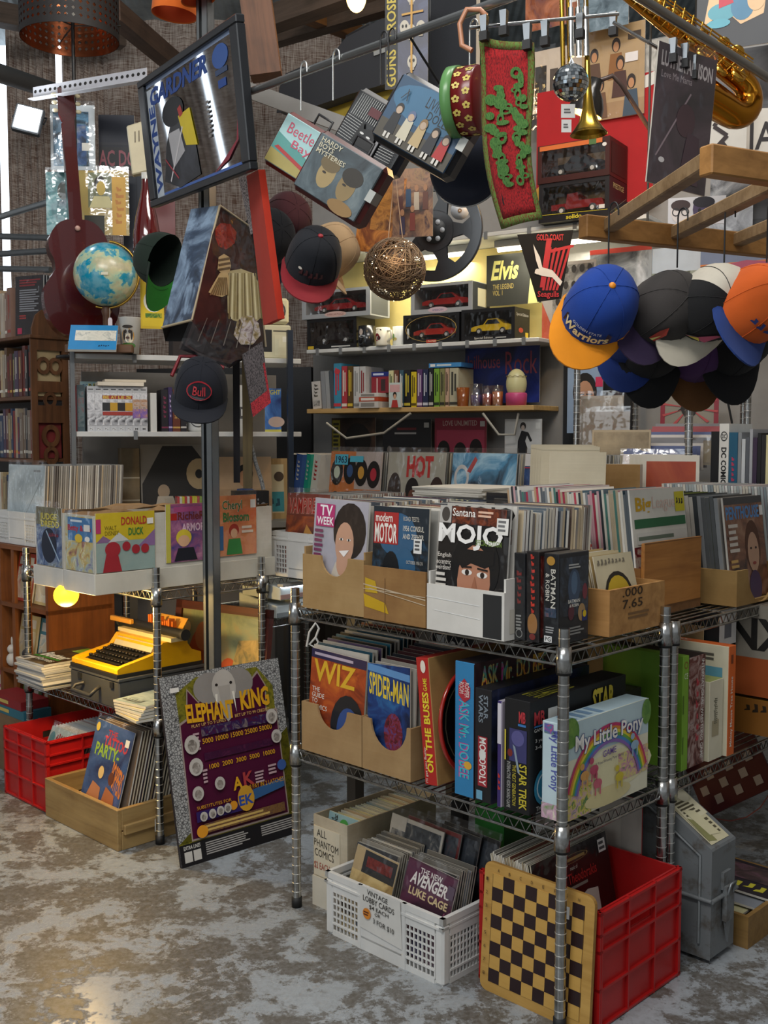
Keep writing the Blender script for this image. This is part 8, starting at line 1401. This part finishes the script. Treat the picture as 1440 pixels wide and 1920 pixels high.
b = MB(); b.draw((0,0,0),(.030,0,0),(0,0,.045),[('p',[(.5,0),(1,.3),(.9,.8),(.5,1),(0,.7),(.1,.2)],'#121214|r.3'),('r',.5,.1,.7,.35,'#d8d8d4')],.001); b.build('security_tag',t,loc=Vector(cpt(.12,.90,.012)))
# hangers with clips
def clip(P,label,yaw=-30):
    t = thing('hanger_clip',label,'clip',P,R(yaw),'clips on the wire hangers'); MB().hexa([(-.006,-.005,-.014),(.006,-.005,-.014),(.006,.005,-.014),(-.006,.005,-.014),(-.008,-.008,.02),(.008,-.008,.02),(.008,.008,.02),(-.008,.008,.02)],'#8a8c8e|r.2|m.95').build('clip_body',t); MB().box(-.009,-.008,-.032,.009,.008,-.013,'#141416|r.6').build('pad',t); return t
for k,(u,v,d) in enumerate(((908,48,2.36),(945,38,2.35),(989,64,2.29),(1022,58,2.385),(1088,44,2.40),(1150,40,2.5),(1262,90,2.44),(1284,100,2.46),(1300,122,2.48))):
    clip(at(u,v,d),['first clip on the towel hanger','second clip on the towel hanger','clip at the towel\'s right corner','clip right of the towel','clip above the disco ball','clip right of the trumpet','left clip on the bagged blues record','middle clip on the bagged blues record','right clip on the bagged blues record'][k])
pipe(at(880,52,2.37),at(1160,26,2.42),.004,'chrome','thin chrome hanger bar over the towel','hanger','hanger_bar')
pipe(at(1150,42,2.42),at(1320,140,2.5),.004,'chrome','thin chrome hanger bar over the bagged blues record','hanger','hanger_bar')
MB().tube([at(885,95,2.36),at(866,85,2.37),at(862,45,2.38),at(875,18,2.38),at(900,18,2.38),at(912,30,2.38)],.006,'#b07858|r.4',8).build('hanger_hook',label='pinkish plastic hook over the rail by the red tin',cat='hook')
# second rail with saxophone
zr = RZ - .02; xr_ = 1.01
ya_ = A.hx(1190,-10,xr_)[0]; yb_ = A.hx(1470,165,xr_)[0]
za_ = A.hx(1190,-10,xr_)[1]; zb2 = A.hx(1470,165,xr_)[1]
Pa,Pb = A.W(xr_,ya_,za_),A.W(xr_,yb_,zb2)
pipe(Pa,Pb,.010,'#9a9c9c|r.3|m.9','grey steel rail at upper right above the saxophone','rail','hanging_rail')
S0,S1 = at(1165,-18,2.62),at(1388,150,2.78); dS = (S1 - S0); M = pose(S0,dS,(0,0,1)); Ls = dS.length
t = thing('saxophone','brass saxophone hanging diagonally at upper right','saxophone',M=M); GO = '#c88a2c|r.18|m1'; GO2 = '#d8a848|r.22|m1'
MB().tube([(Ls * f,0,0) for f in [i / 14 for i in range(15)]] ,[.014 + .016 * i / 14 for i in range(15)],GO,16).build('body_tube',t)
MB().tube([(Ls + .05 * math.sin(a),.0,-.045 + .045 * math.cos(a)) for a in [PI * i / 10 for i in range(11)]] + [(Ls - .05,0,-.092),(Ls - .10,0,-.098)],[.030,.031,.032,.033,.034,.035,.035,.036,.036,.037,.038,.041,.046],GO,18).build('bow_and_bell',t)
rr = random.Random(2); km_ = {}
for i in range(16):
    x = Ls * (.08 + .055 * i); r_ = .010 + .0009 * i; a = rr.choice((-.5,.2,.7,-.9)); y = -(.018 + .022 * x / Ls) * math.cos(a); z = (.018 + .022 * x / Ls) * math.sin(a)
    MB().lathe([(.0001,.006),(r_ * .8,.006),(r_,.002),(r_,-.004)],GO2,14,Matrix.Translation((x,y - .006,z)) @ Matrix.Rotation(PI / 2 + a * .6,4,'X')).build('key_cup',t)
q = MB()
for k in range(5): zz = -.02 + .012 * k; q.tube([(Ls * .06,-.034 - .004 * (k % 2),zz),(Ls * .95,-.052 - .004 * (k % 2),zz)],.0022,GO2,6)
for k in range(12): xx = Ls * (.08 + .075 * k); q.tube([(xx,-.02,-.03),(xx,-.052,-.01),(xx,-.045,.03)],.0022,GO2,5)
q.build('key_rods',t)
# trumpet, disco ball, tags
P = at(1104,252,3.25)
t = thing('trumpet','brass trumpet hanging bell-down at top right of centre','trumpet',P,rot=(0,R(-2),0)); BR2 = '#b8963c|r.2|m1'
MB().lathe([(.056,0),(.046,.012),(.030,.035),(.018,.075),(.011,.13),(.008,.22),(.007,.42)],BR2,28).build('bell',t)
MB().lathe([(.054,.003),(.044,.014),(.028,.036),(.016,.07),(.0001,.10)],'#8a6c24|r.25|m1',28).build('bell_throat',t)
MB().tube([(0,0,.42),(-.012,0,.455),(-.04,0,.455),(-.052,0,.42),(-.052,0,.20),(-.062,0,.185),(-.072,0,.20),(-.072,0,.44)],.007,BR2,10).build('lead_pipe',t)
for k in range(3): vv = MB().cyl((-.05 + .022 * k,-.02,.22),(-.05 + .022 * k,-.02,.36),.009,'chrome',12); vv.cyl((-.05 + .022 * k,-.02,.36),(-.05 + .022 * k,-.02,.39),.003,'chrome',8); vv.lathe([(.0001,.392),(.008,.392),(.008,.388),(.0001,.388)],'chrome',10,Matrix.Translation((-.05 + .022 * k,-.02,0))); vv.build('valve',t)
pipe(P + Vector((-.02,0,.46)),at(1092,-60,3.2),.003,'#b8bab8|m.8|r.3','wire holding the trumpet','wire','wire')
P = at(1070,155,3.0); rD = 33 * 3.0 / 2000
t = thing('disco_ball','small mirrored disco ball in front of the trumpet','disco ball',P); nv,nu = 15,30; cols_ = ['#c8d0d4|r.06|m1','#e4e8ea|r.05|m1','#8a9298|r.08|m1','#aeb6ba|r.06|m1']; q = MB(); rr = random.Random(9)
for j in range(1,nv - 1):
    p0 = PI * j / nv; p1 = PI * (j + 1) / nv; kk = max(6,int(nu * math.sin((p0 + p1) / 2)))
    for i in range(kk):
        a0 = 2 * PI * (i + .05) / kk; a1 = 2 * PI * (i + .95) / kk; f = lambda p,a: (rD * math.sin(p) * math.cos(a),rD * math.sin(p) * math.sin(a),rD * math.cos(p))
        q.add([f(p1 - .012,a0),f(p1 - .012,a1),f(p0 + .012,a1),f(p0 + .012,a0)],[(0,1,2,3)],rr.choice(cols_))
q.build('mirror_tiles',t,kind='stuff'); MB().ball((0,0,0),rD * .985,'#3a3c3e',24,14).build('core',t)
MB().tube([(0,0,rD * .98),(0,0,rD + .25)],.0014,'#d8dce0',5).build('hanging_wire',t); MB().tube([(-.004,-.004,rD * .98),(0,-.006,rD + .012),(.006,-.004,rD * .98)],.004,'#d0d4d8',6).build('bow',t)
for k,(u,v,w_,h_) in enumerate(((1061,208,18,26),(1058,236,11,24))): flat('price_tag',u - w_ / 2,v - h_ / 2,u + w_ / 2,v + h_ / 2,2.98,0,'#d0d0cc',[('g',.2,.3,.8,.7,2,'#5a5a5a')],['larger grey price card below the disco ball','small white price tag below the grey card'][k],'tag',t=.001)
# desk lamp, lit
P = at(1096,214,3.75)
t = thing('desk_lamp','black swing-arm desk lamp with a lit warm bulb','lamp',P,rot=(R(8),R(18),0))
MB().lathe([(.062,0),(.058,.03),(.045,.06),(.026,.085),(.022,.12),(.0001,.125)],'#1c1a18|r.25',28).build('shade',t); MB().lathe([(.060,.002),(.055,.03),(.04,.06),(.0001,.08)],'#e8c870|r.4',28).build('shade_lining',t); MB().ball((0,0,.02),.030,'#ffdf88|e16',16,10,(1,1,1.1)).build('bulb',t)
MB().tube([(.0,.01,.11),(.05,.02,.15),(.09,.02,.13),(.24,.06,.03)],.008,'#4a3a34|r.3',8).build('arm',t)
point('desk_lamp_light',P + Vector((-.01,-.02,-.045)),7,(1,.62,.28),.03)
# cloth flag and posters behind
zT = zw2
flat('red_flag',1005,175,1215,400,WB.W(wx(1005,300),.20).y,-33,'#a8141a|r.8',[('p',[(0,.2),(.2,.35),(.35,.2),(.4,0),(0,0)],'#d8a03c'),('p',[(.5,.85),(1,1),(1,.9),(.55,.78)],'#d8d4cc')],'red banner with a yellow figure behind the boxed cars','banner',t=.004)
def wflat(name,u0,v0,u1,v1,y,front,items,label,cat='poster',**k): return flat(name,u0,v0,u1,v1,WB.W(WB.hy(u0,v1,y)[0],y).y,-33,front,items,label,cat,**k)
wflat('record_sleeve',1090,62,1196,232,.14,'#b09068',[('r',0,0,1,1,'#b8986c'),('r',0,0,1,.18,'#a8845a')] + sum([[('e',x,y + .17,.07,.08,'#2a1c16'),('e',x,y + .15,.045,.055,'#b8845c'),('p',[(x - .13,y - .2),(x + .13,y - .2),(x + .09,y + .08),(x - .09,y + .08)],c)] for x,y,c in ((.2,.55,'#5a4030'),(.55,.62,'#8a5a2c'),(.62,.42,'#4a2c24'),(.3,.22,'#6a4a34'),(.8,.2,'#3a4a5a'))],[]) + [('r',.74,.82,.94,.9,'#3a2c20'),('r',.7,.58,.9,.68,'#e0d8d4')],'tan record cover of a group of long-haired musicians','record',sleeve=True)
wflat('record_sleeve',992,100,1092,245,.16,'#c9b8a4',[('r',0,.2,1,1,'#cdbdaa'),('r',0,0,1,.2,'#1c1a1c'),('r',.1,.3,.3,.8,'#2a2624'),('r',.36,.34,.5,.74,'#4a403a'),('t','BORN TO ROAM',.3,.04,.95,.1,'#8a8480',0),('r',.6,.6,.75,.7,'#e0dcd8')],'pale record cover with dark figures behind the disco ball','record',sleeve=True)
wflat('record_sleeve',1196,80,1250,215,.16,'#a8a49c',[('r',0,.3,1,.9,'pic|#4a4844|#a8a49c|#d0ccc4|s14'),('r',.1,.1,.9,.28,'#6a6660')],'grey cover with a photograph of a building, right of the musicians','record')
wflat('bagged_shirt',985,-30,1130,62,.10,'#6a3a2c',[('r',0,0,1,1,'pic|#3a2a4a|#8a4a2c|#b8704a|#5a5a6a|s8'),('r',.5,.4,.62,.8,'#e0dcd8')],'bagged patterned shirt at the top edge','clothing',sleeve=True)
wflat('bagged_jeans',1086,-30,1165,65,.05,'#5a6a74',[('r',0,0,1,1,'pic|#3a4a54|#6a7c86|#8a9aa4|s20'),('t','195',.3,.66,.6,.8,'#d8d4cc',0)],'bagged faded denim at the top edge','clothing',sleeve=True)
# boxed vintage cars on the top shelf
xA = WB.hy(1010,408,-.05)[0]; xB = WB.hy(1142,400,-.05)[0]
car_box(lean_m(WB,xA,-.05,zw2 + .001),(xB - xA),.20,.160,'#17151a|r.4','#7a1a1c|r.25','black box with a dark red vintage tanker truck on the top shelf',[('t','PRESTIGE',.2,.74,.8,.88,'#c8b078',.01),('t','solido',.3,.16,.7,.3,'#b8a83c',0),('l',.05,.1,.95,.62,.002,'#8a8478'),('r',0,.02,1,.06,'#a82c24')],[('t','solido',.40,.03,.62,.14,'#d8c82c',.02),('l',.02,.2,.98,.16,.002,'#c8b82c'),('r',.86,.2,.94,.3,'#d8d8d4')],'boxed vintage cars',True,'#8a8c90')
car_box(lean_m(WB,xA - .005,-.055,zw2 + .162),(xB - xA) * 1.02,.20,.155,'#3a1814|r.35','#1a1c20|r.2','brown box with a black vintage car, stacked above the tanker truck',[('e',.45,.6,.06,.12,'#c8a890'),('r',.1,.1,.9,.9,'#3a1612')],[('r',.03,.86,.9,.98,'#c8682c'),('r',.72,.84,.82,.98,'#4a6a3a'),('e',.93,.8,.03,.05,'#d8d8d4')],'boxed vintage cars',False,'#a8a8ac')
# pennant
b = MB(); P0 = at(970,440,4.1); L3 = lambda u,v: at(u,v,4.1) - P0
o = MB().add([L3(970,440),L3(1075,431),L3(1052,560),L3(1008,566)] + [L3(970,440) + Vector((0,.003,0)),L3(1075,431) + Vector((0,.003,0)),L3(1052,560) + Vector((0,.003,0)),L3(1008,566) + Vector((0,.003,0))],[(3,2,1,0),(4,5,6,7),(0,1,5,4),(1,2,6,5),(2,3,7,6),(3,0,4,7)],'#141416|f').build('pennant',loc=P0,label='black football pennant with red stripes and a white gull',cat='pennant')
q = MB(); Ox = L3(970,566); Ux = L3(1075,566) - Ox; Vx = L3(970,431) - Ox
q.draw(Ox,Ux,Vx,[('p',[(.52,.88),(.62,.88),(.48,.2),(.4,.2)],'#b8242c')] + [('p',[(.56 + .085 * i,.74),(.61 + .085 * i,.76),(.48 + .06 * i,.16),(.44 + .06 * i,.16)],'#b8242c') for i in range(5)] + [('p',[(.56,.72),(1.0,.80),(1.0,.76),(.6,.68)],'#b8242c'),('t','GOLD COAST',.34,.85,.82,.94,'#b8242c',.02),('t','Seagulls',.36,.04,.74,.15,'#b8242c',.02),('p',[(.28,.80),(.40,.62),(.46,.42),(.40,.42),(.33,.58)],'#e4e2dc'),('p',[(.30,.40),(.44,.48),(.62,.44),(.80,.28),(.76,.22),(.62,.34),(.44,.36)],'#e4e2dc'),('e',.36,.42,.05,.04,'#e4e2dc')],.001); q.build('print',o)
# bagged blues record and banners
flat('record_sleeve',1212,75,1310,340,2.42,30,'#3a3238',[('r',0,0,1,1,'pic|#241e24|#43363e|#5a4a52|s6'),('t','LUTHER ALLISON',.06,.84,.94,.95,'#c4bcbc',.03,0,-.02),('t','Love Me Mama',.08,.76,.6,.81,'#a89ca0',0),('l',.1,.2,.6,.7,.004,'#8a7a80'),('e',.55,.5,.16,.12,'#4a383c'),('e',.2,.18,.05,.02,'#c8c4c4'),('p',[(.5,.05),(.85,.05),(.8,.4),(.6,.42)],'#4a3a40')],'dark bagged blues record clipped to a hanger, white title along the top','record',lean=-2,roll=4,sleeve=True)
def rflat(name,u0,v0,u1,v1,d,yaw,front,items,label,cat='poster',**k): return flat(name,u0,v0,u1,v1,d,yaw,front,items,label,cat,**k)
rflat('snake_banner',1308,190,1385,318,3.3,-10,'#cfc9be',[('l',.3,.95,.5,.8,.012,'#2a1c1c'),('l',.5,.8,.32,.62,.012,'#2a1c1c'),('l',.32,.62,.6,.48,.012,'#2a1c1c'),('l',.6,.48,.36,.3,.012,'#2a1c1c'),('l',.36,.3,.7,.2,.012,'#2a1c1c'),('l',.7,.2,.5,.38,.012,'#2a1c1c')],'white cloth painted with a dark looping snake line','banner')
rflat('lettered_banner',1386,205,1470,330,3.35,-10,'#cfc9be',[('t','JA',.1,.25,.7,.8,'#2a2424',.01)],'white cloth with painted dark letters at the right edge','banner')
rflat('comic_poster',1305,-40,1425,100,3.6,-25,'#3a3c40',[('p',[(.1,.35),(.4,.5),(.6,.3),(.9,.4),(.95,.8),(.6,1),(.2,.9)],'#d8b48a'),('e',.35,.5,.2,.12,'#5a9aa8'),('e',.62,.55,.16,.2,'#4a7a98'),('p',[(.3,.55),(.5,.6),(.45,.75),(.3,.7)],'#b83a4a'),('e',.8,.6,.12,.15,'#d8b48a'),('e',.3,.35,.16,.06,'#5aa0b0'),('l',.5,.8,.8,.9,.004,'#2a2a2a')],'dark poster with tumbling cartoon bathers, top right','poster')
rflat('framed_landscape',1428,-30,1500,75,3.7,-25,'#5a6a3a',[('o',.5,.5,.7,.7,.15,'#c8b88a'),('r',.1,.1,.9,.5,'#3a5a30')],'small framed green landscape at the top right corner','painting',edge='#c8b88a')
rflat('dark_poster',1330,100,1470,215,3.9,-25,'#4a4c52',[('r',.05,.05,.95,.95,'pic|#2c2e34|#5a5c62|#6a6a70|s5')],'grey poster behind the saxophone bell','poster')
# vinyl figures box and things behind the ladder
rflat('sticker_sheet',1252,372,1350,424,3.1,-15,'#d8d4d4',[('e',.22,.5,.17,.42,'#e4d8d0'),('e',.22,.72,.17,.2,'#3a2420'),('o',.14,.48,.07,.15,.25,'#1c1a1a'),('o',.30,.48,.07,.15,.25,'#1c1a1a'),('e',.62,.55,.19,.45,'#4a3a5a'),('e',.62,.8,.19,.2,'#1c1620'),('e',.55,.5,.03,.08,'#141218'),('e',.7,.5,.03,.08,'#141218')],'white sheet with two cartoon heads, glasses and violet face','sticker')
rflat('silver_bag',1330,300,1400,440,3.5,-15,'#8a8c90',[('r',0,0,1,1,'pic|#3a3c40|#9a9ca0|#d8d8d8|s10')],'crumpled silvery bag behind the wooden rack','bag')
rflat('dark_poster',1395,340,1470,430,3.5,-15,'#2c2c2e',[('r',.1,.2,.9,.9,'#3a3a3c')],'black poster at the right edge behind the wooden rack','poster')
# ---- wooden ladder rack hung from the roof
dL = Vector((.893,.449,0)).normalized(); Pf = at(1092,425,2.62); Pn = at(1322,312,2.0); Pn.z = Pf.z
WL = 'wood|#a87840|#7d5526|x'
t = thing('ladder_rack','hanging wooden ladder rack at right, from which the caps hang','rack',Pf)
def rail_(P,L,w_,h_): M = pose(P - Pf,dL,(0,0,1)); MB().box(0,-w_ / 2,-h_ / 2,L,w_ / 2,h_ / 2,WL,M).build('side_rail',t,bevel=.003)
rail_(Pf,1.1,.035,.055); rail_(Pn,1.0,.035,.055)
for k in range(4):
    a_ = Pf - Pf + dL * (.075 + .21 * k); c_ = Pn - Pf + dL * (.02 + .22 * k); M = pose(a_,c_ - a_,(0,0,1)); MB().box(0,-.016,-.010,(c_ - a_).length,.016,.022,'wood|#9a7f5c|#6f5536|x',M).build('rung',t,bevel=.003)
for k,(s0,P_) in enumerate(((.2,Pf),(.8,Pf))): MB().tube([dL * s0,dL * s0 + Vector((0,0,1.2))],.003,'#5a564e',5).build('suspension_cord',t)
def cap_on(u,v,d,yaw,roll,tip,*a,**k):
    cap_at(u,v,d,yaw,roll,tip,*a,**k)
    P = at(u + 8,v - 85,d + .03); s_ = (P.x - Pf.x) / dL.x; Q = Pf + dL * s_; hook(Vector((P.x,P.y,P.z - .02)),max(.06,Q.z - P.z + .05),'wire hook holding the ' + a[2].split(',')[0].replace(' hanging from the ladder rack',''),'#1a1a1c|r.4',.002,'hooks on the ladder rack')
WT = '#e4dfd2'
cap_on(1133,562,2.36,-8,30,62,'#0e3a8e|f','#e08a10|f','royal blue cap with a yellow-orange brim, first on the ladder rack',button='#e08a10',items=[('r',.0,.0,1,.40,'#1c2440'),('t','GOLDEN STATE',.2,.44,.8,.54,'#d8d8d4',0),('t','Warriors',.04,.04,.96,.40,'#e8d8a0',.03,0,.02)])
cap_on(1262,570,2.42,8,46,66,'#3a3634|f','#3a2a4c|f','charcoal cap with a violet brim and stitched crest, second on the rack',items=[('p',[(.6,.1),(.72,.1),(.78,.6),(.7,.9),(.62,.6)],'#a83a2c'),('p',[(.62,.1),(.68,.1),(.72,.5)],'#d8c878')])
cap_on(1350,566,2.38,12,40,92,'#121214|f','#d8d0bc|f','cap with white mesh back, black front and cream brim',mesh_back='#cfc8b8|f',items=[('p',[(.45,.05),(.8,.3),(.95,.9),(.85,.95),(.6,.5)],'#c85a7a'),('p',[(.45,.05),(.6,.5),(.5,.3)],'#3a9a7a'),('p',[(.5,.15),(.7,.3),(.62,.5)],'#d8c84a')])
cap_on(1430,560,2.34,20,34,60,'#d8601c|f','#1c3a7c|f','orange cap with a blue brim at the right edge',items=[('t','NEW',.3,.4,.8,.7,'#24306a',.02)])
cap_at(1232,632,2.60,0,6,78,'#0c0c0e|f','#0c0c0e|f','plain black cap behind the charcoal one',group='caps behind the first row')
cap_at(1190,604,2.62,-10,10,72,'#0e2a6a|f','#0e2a6a|f','dark blue cap behind the blue and orange one',group='caps behind the first row')
cap_at(1318,640,2.64,5,6,76,'#4a2a5a|f','#6a4420|f','violet cap with a brown brim behind the mesh cap',group='caps behind the first row')
cap_at(1392,626,2.60,10,8,76,'#0d0d10|f','#0d0d10|f','black cap behind the orange one',group='caps behind the first row')
# ---- wall pieces and stacks below the caps
wflat('team_poster',1016,495,1112,640,.12,'#b8b0a8',[('r',0,0,1,.1,'#c85a3c'),('p',[(0,0),(.3,0),(0,.5)],'#c85a3c'),('r',.2,.14,.96,.96,'pic|#4a4846|#8a8680|#c0bcb4|s22')] + [('e',.3 + .15 * i,.3 + .2 * j,.045,.05,'#2a2624') for i in range(5) for j in range(4)],'bagged poster of rows of small portraits with an orange corner, beside the pennant','poster',sleeve=True)
wflat('photo_print',1105,470,1215,560,.14,'#9aa0a4',[('r',.05,.1,.95,.9,'pic|#3a3c40|#8a9094|#c8ccd0|s7'),('r',0,.9,1,1,'#b83a2c')],'grey photographic cover behind the blue cap','record')
wflat('record_sleeve',1215,468,1335,560,.15,'#a8b4c0',[('r',0,.5,1,1,'#b8c4d0'),('r',0,0,1,.5,'pic|#5a6a5a|#9aa094|#3a4238|s9'),('r',.84,.84,.95,.96,'#dcdcd4')],'pale blue landscape cover behind the charcoal cap','record')
wflat('sunset_poster',1312,455,1480,560,.10,'#b8643c',[('r',0,.6,1,1,'#6a7a9a'),('r',0,.3,1,.6,'#c8743c'),('r',0,0,1,.3,'#7a3a44'),('p',[(0,.5),(.5,.62),(1,.5),(1,.4),(0,.4)],'#a8486a')],'sunset poster in orange and violet at the right edge','poster')
wflat('film_poster',1063,690,1128,812,.10,'#7a96b8',[('r',0,0,1,1,'#8aa0bc'),('e',.5,.62,.34,.3,'#17120f'),('e',.5,.5,.27,.3,'#b88a6c'),('e',.4,.54,.05,.02,'#241a16'),('e',.6,.54,.05,.02,'#241a16'),('r',.3,.58,.48,.6,'#241a16'),('r',.54,.58,.72,.6,'#241a16'),('r',.8,.7,1,.85,'#c8305a')],'poster of a dark-haired man\'s face behind the chrome post','poster')
wflat('eagle_banner',1238,735,1345,795,.08,'#8a8478',[('r',0,0,.08,1,'#8a2c3a'),('r',.92,0,1,1,'#8a2c3a')] + [('p',[(.5,.5),(.5 + .5 * math.cos(a),.5 + .6 * math.sin(a)),(.5 + .5 * math.cos(a + .12),.5 + .6 * math.sin(a + .12))],'#b04a4c') for a in [R(20 + 36 * i) for i in range(10)]] + [('e',.5,.5,.14,.3,'#241e1c'),('p',[(.3,.4),(.5,.7),(.7,.4),(.5,.5)],'#1c1816')],'banner with a dark spread-winged bird and red rays','banner')
t = thing('back_bench','grey bench of records below the wall posters, behind the caps','table',A.W(-.30,1.60),A.yaw)
MB().box(.0,.02,.955,.60,.42,.975,'#5a5650').build('top_board',t)
BZ = .975
for k,(u0,v0,u1,v1,d,c,l) in enumerate(((1085,742,1165,850,4.25,'#9a948a','tall cloudy plastic sleeve'),(1092,772,1178,850,4.1,'#7a6e60','brown card in a plastic sleeve'),(1108,806,1218,885,3.9,'#a8987c','wide kraft envelope'))):
    flat('plastic_folder',u0,v0,u1,v1,d,-28,c,[('r',.03,.03,.97,.95,'card|%s|#6a5e4e' % c)],l + ' behind the paper bags','folder',sleeve=k < 2,lean=4)
for i in range(12):
    flat('record_sleeve',1160 + i * 6,850 - i * 5.2,1290 + i * 7,900 - i * 5,3.75 + i * .035,-24,random.choice(['#8a2c34','#2a2c34','#c8c4c0','#6a6a6e','#b8b4b0','#3a4a7a']) if i else '#d8d4d4',[('r',.02,.02,.98,.98,'pic|#c8c4c4|#e0dcdc|#b8a8a8|s7')] if i == 0 else None,'white glossy sleeve at the front of the right-hand sleeve row' if i == 0 else 'record in the receding row behind the white glossy sleeve','record',lean=14,group=None if i == 0 else 'records in the receding row',sleeve=i == 0)
flat('carton',1130,870,1200,925,3.6,-30,'card|#b08a58|#94703e',None,'small kraft carton behind the mounted red print','box',t=.03)
# graphic novels at the right edge, spines showing
Dz = .93 + .012
gx0 = A.hy(1330,925,1.43)[0]
cz = A.hy(1345,925,1.43)[1] - .0
t = thing('book_crate','plain dark carton raising the graphic novels at the right edge','box',A.W(gx0 - .02,1.42,Dz),A.yaw); MB().box(0,0,0,.50,.24,max(.05,cz - Dz - .002),'#3a342e').build('carton_body',t)
x = gx0; rr = random.Random(8)
for i,(w_,c,txt,tc) in enumerate(((.028,'#17181b','',''),(.034,'#e2e0da','DC COMICS','#17181b'),(.030,'#1f5a78','CRISIS','#b83a5a'),(.012,'#8a8e92','',''),(.012,'#c8ccd0','',''),(.012,'#5a5e66','',''),(.010,'#a8aab0','',''),(.014,'#3a2a44','',''),(.012,'#15161a','',''),(.014,'#1c1c22','',''),(.012,'#d8d0a0','',''),(.014,'#22222a','',''),(.014,'#4a2a5a','',''),(.014,'#c8c4bc','',''),(.016,'#2a2c34','',''))):
    block('graphic_novel',w_,.17,.20 + rr.uniform(-.02,.015) + (.02 if i < 3 else 0),lean_m(A,x,1.435,max(Dz + .05,cz),0,0,0),{'*': c},{'f': ([('v',txt,.22,.08,.78,.66,tc,.03),('o',.5,.82,.36,.07,.2,tc),('t','DC',.3,.79,.7,.85,tc,.02)] if txt == 'DC COMICS' else [('v',txt,.3,.1,.7,.6,tc,.01)])} if txt else None,{1: 'thick white comics collection with black spine lettering',2: 'teal comics collection next to the thick white one',0: 'black collection left of the thick white one'}.get(i,'thin comic collection right of the teal spine'),'book',None if i < 3 else 'thin collections at the right edge'); x += w_ + .0015
flat('plastic_folder',1318,826,1372,872,3.75,-20,'#9a8c74',[('r',.04,.1,.96,.9,'#a8997e'),('r',.7,.6,.86,.85,'#d8d8c8')],'clear-fronted tan folder above the graphic novels','folder',sleeve=True)
MB().tube([at(1362,740,3.95),at(1372,790,3.95),at(1376,830,3.95)],.004,'#141414',6).build('power_cable',label='black power cable hanging against the right wall',cat='cable')

t = thing('bare_bulb','bare warm bulb glowing at the top edge under the roof','lamp',at(668,-4,4.4)); MB().ball((0,0,0),.04,'#ffd27a|e6',14,10,(1,1,1.4)).build('bulb',t); MB().tube([(0,0,.05),(0,0,.9)],.004,'#2a2826',5).build('flex',t)
point('bare_bulb_light',at(668,24,4.4),4,(1,.72,.4),.04)

# small things seen through the front rack
MB().tube([at(575,1212,3.5),at(580,1185,3.5),at(592,1168,3.5),at(598,1178,3.5),at(592,1195,3.5),at(580,1208,3.5),at(590,1214,3.5),at(597,1204,3.5),at(592,1196,3.5)],.004,'#c8c8c4',6).build('looped_cable',label='white power cable looped behind the left post of the front rack',cat='cable')
sheet('framed_board',.05,.40,.03,lean_m(A,.03,.62,0,.06),'#101012','#101012',None,'black board standing behind the front rack, left of the comic box','board')
sheet('picture_card',.16,.20,.004,lean_m(A,.02,.34,ZM + .012,.05),'#8a8a4a','#c8c49a',[('r',.1,.1,.9,.9,'pic|#6a6a3a|#a8a45a|#8a8248|s12')],'olive green card standing at the back of the middle deck','card')
bpy.context.view_layer.update()
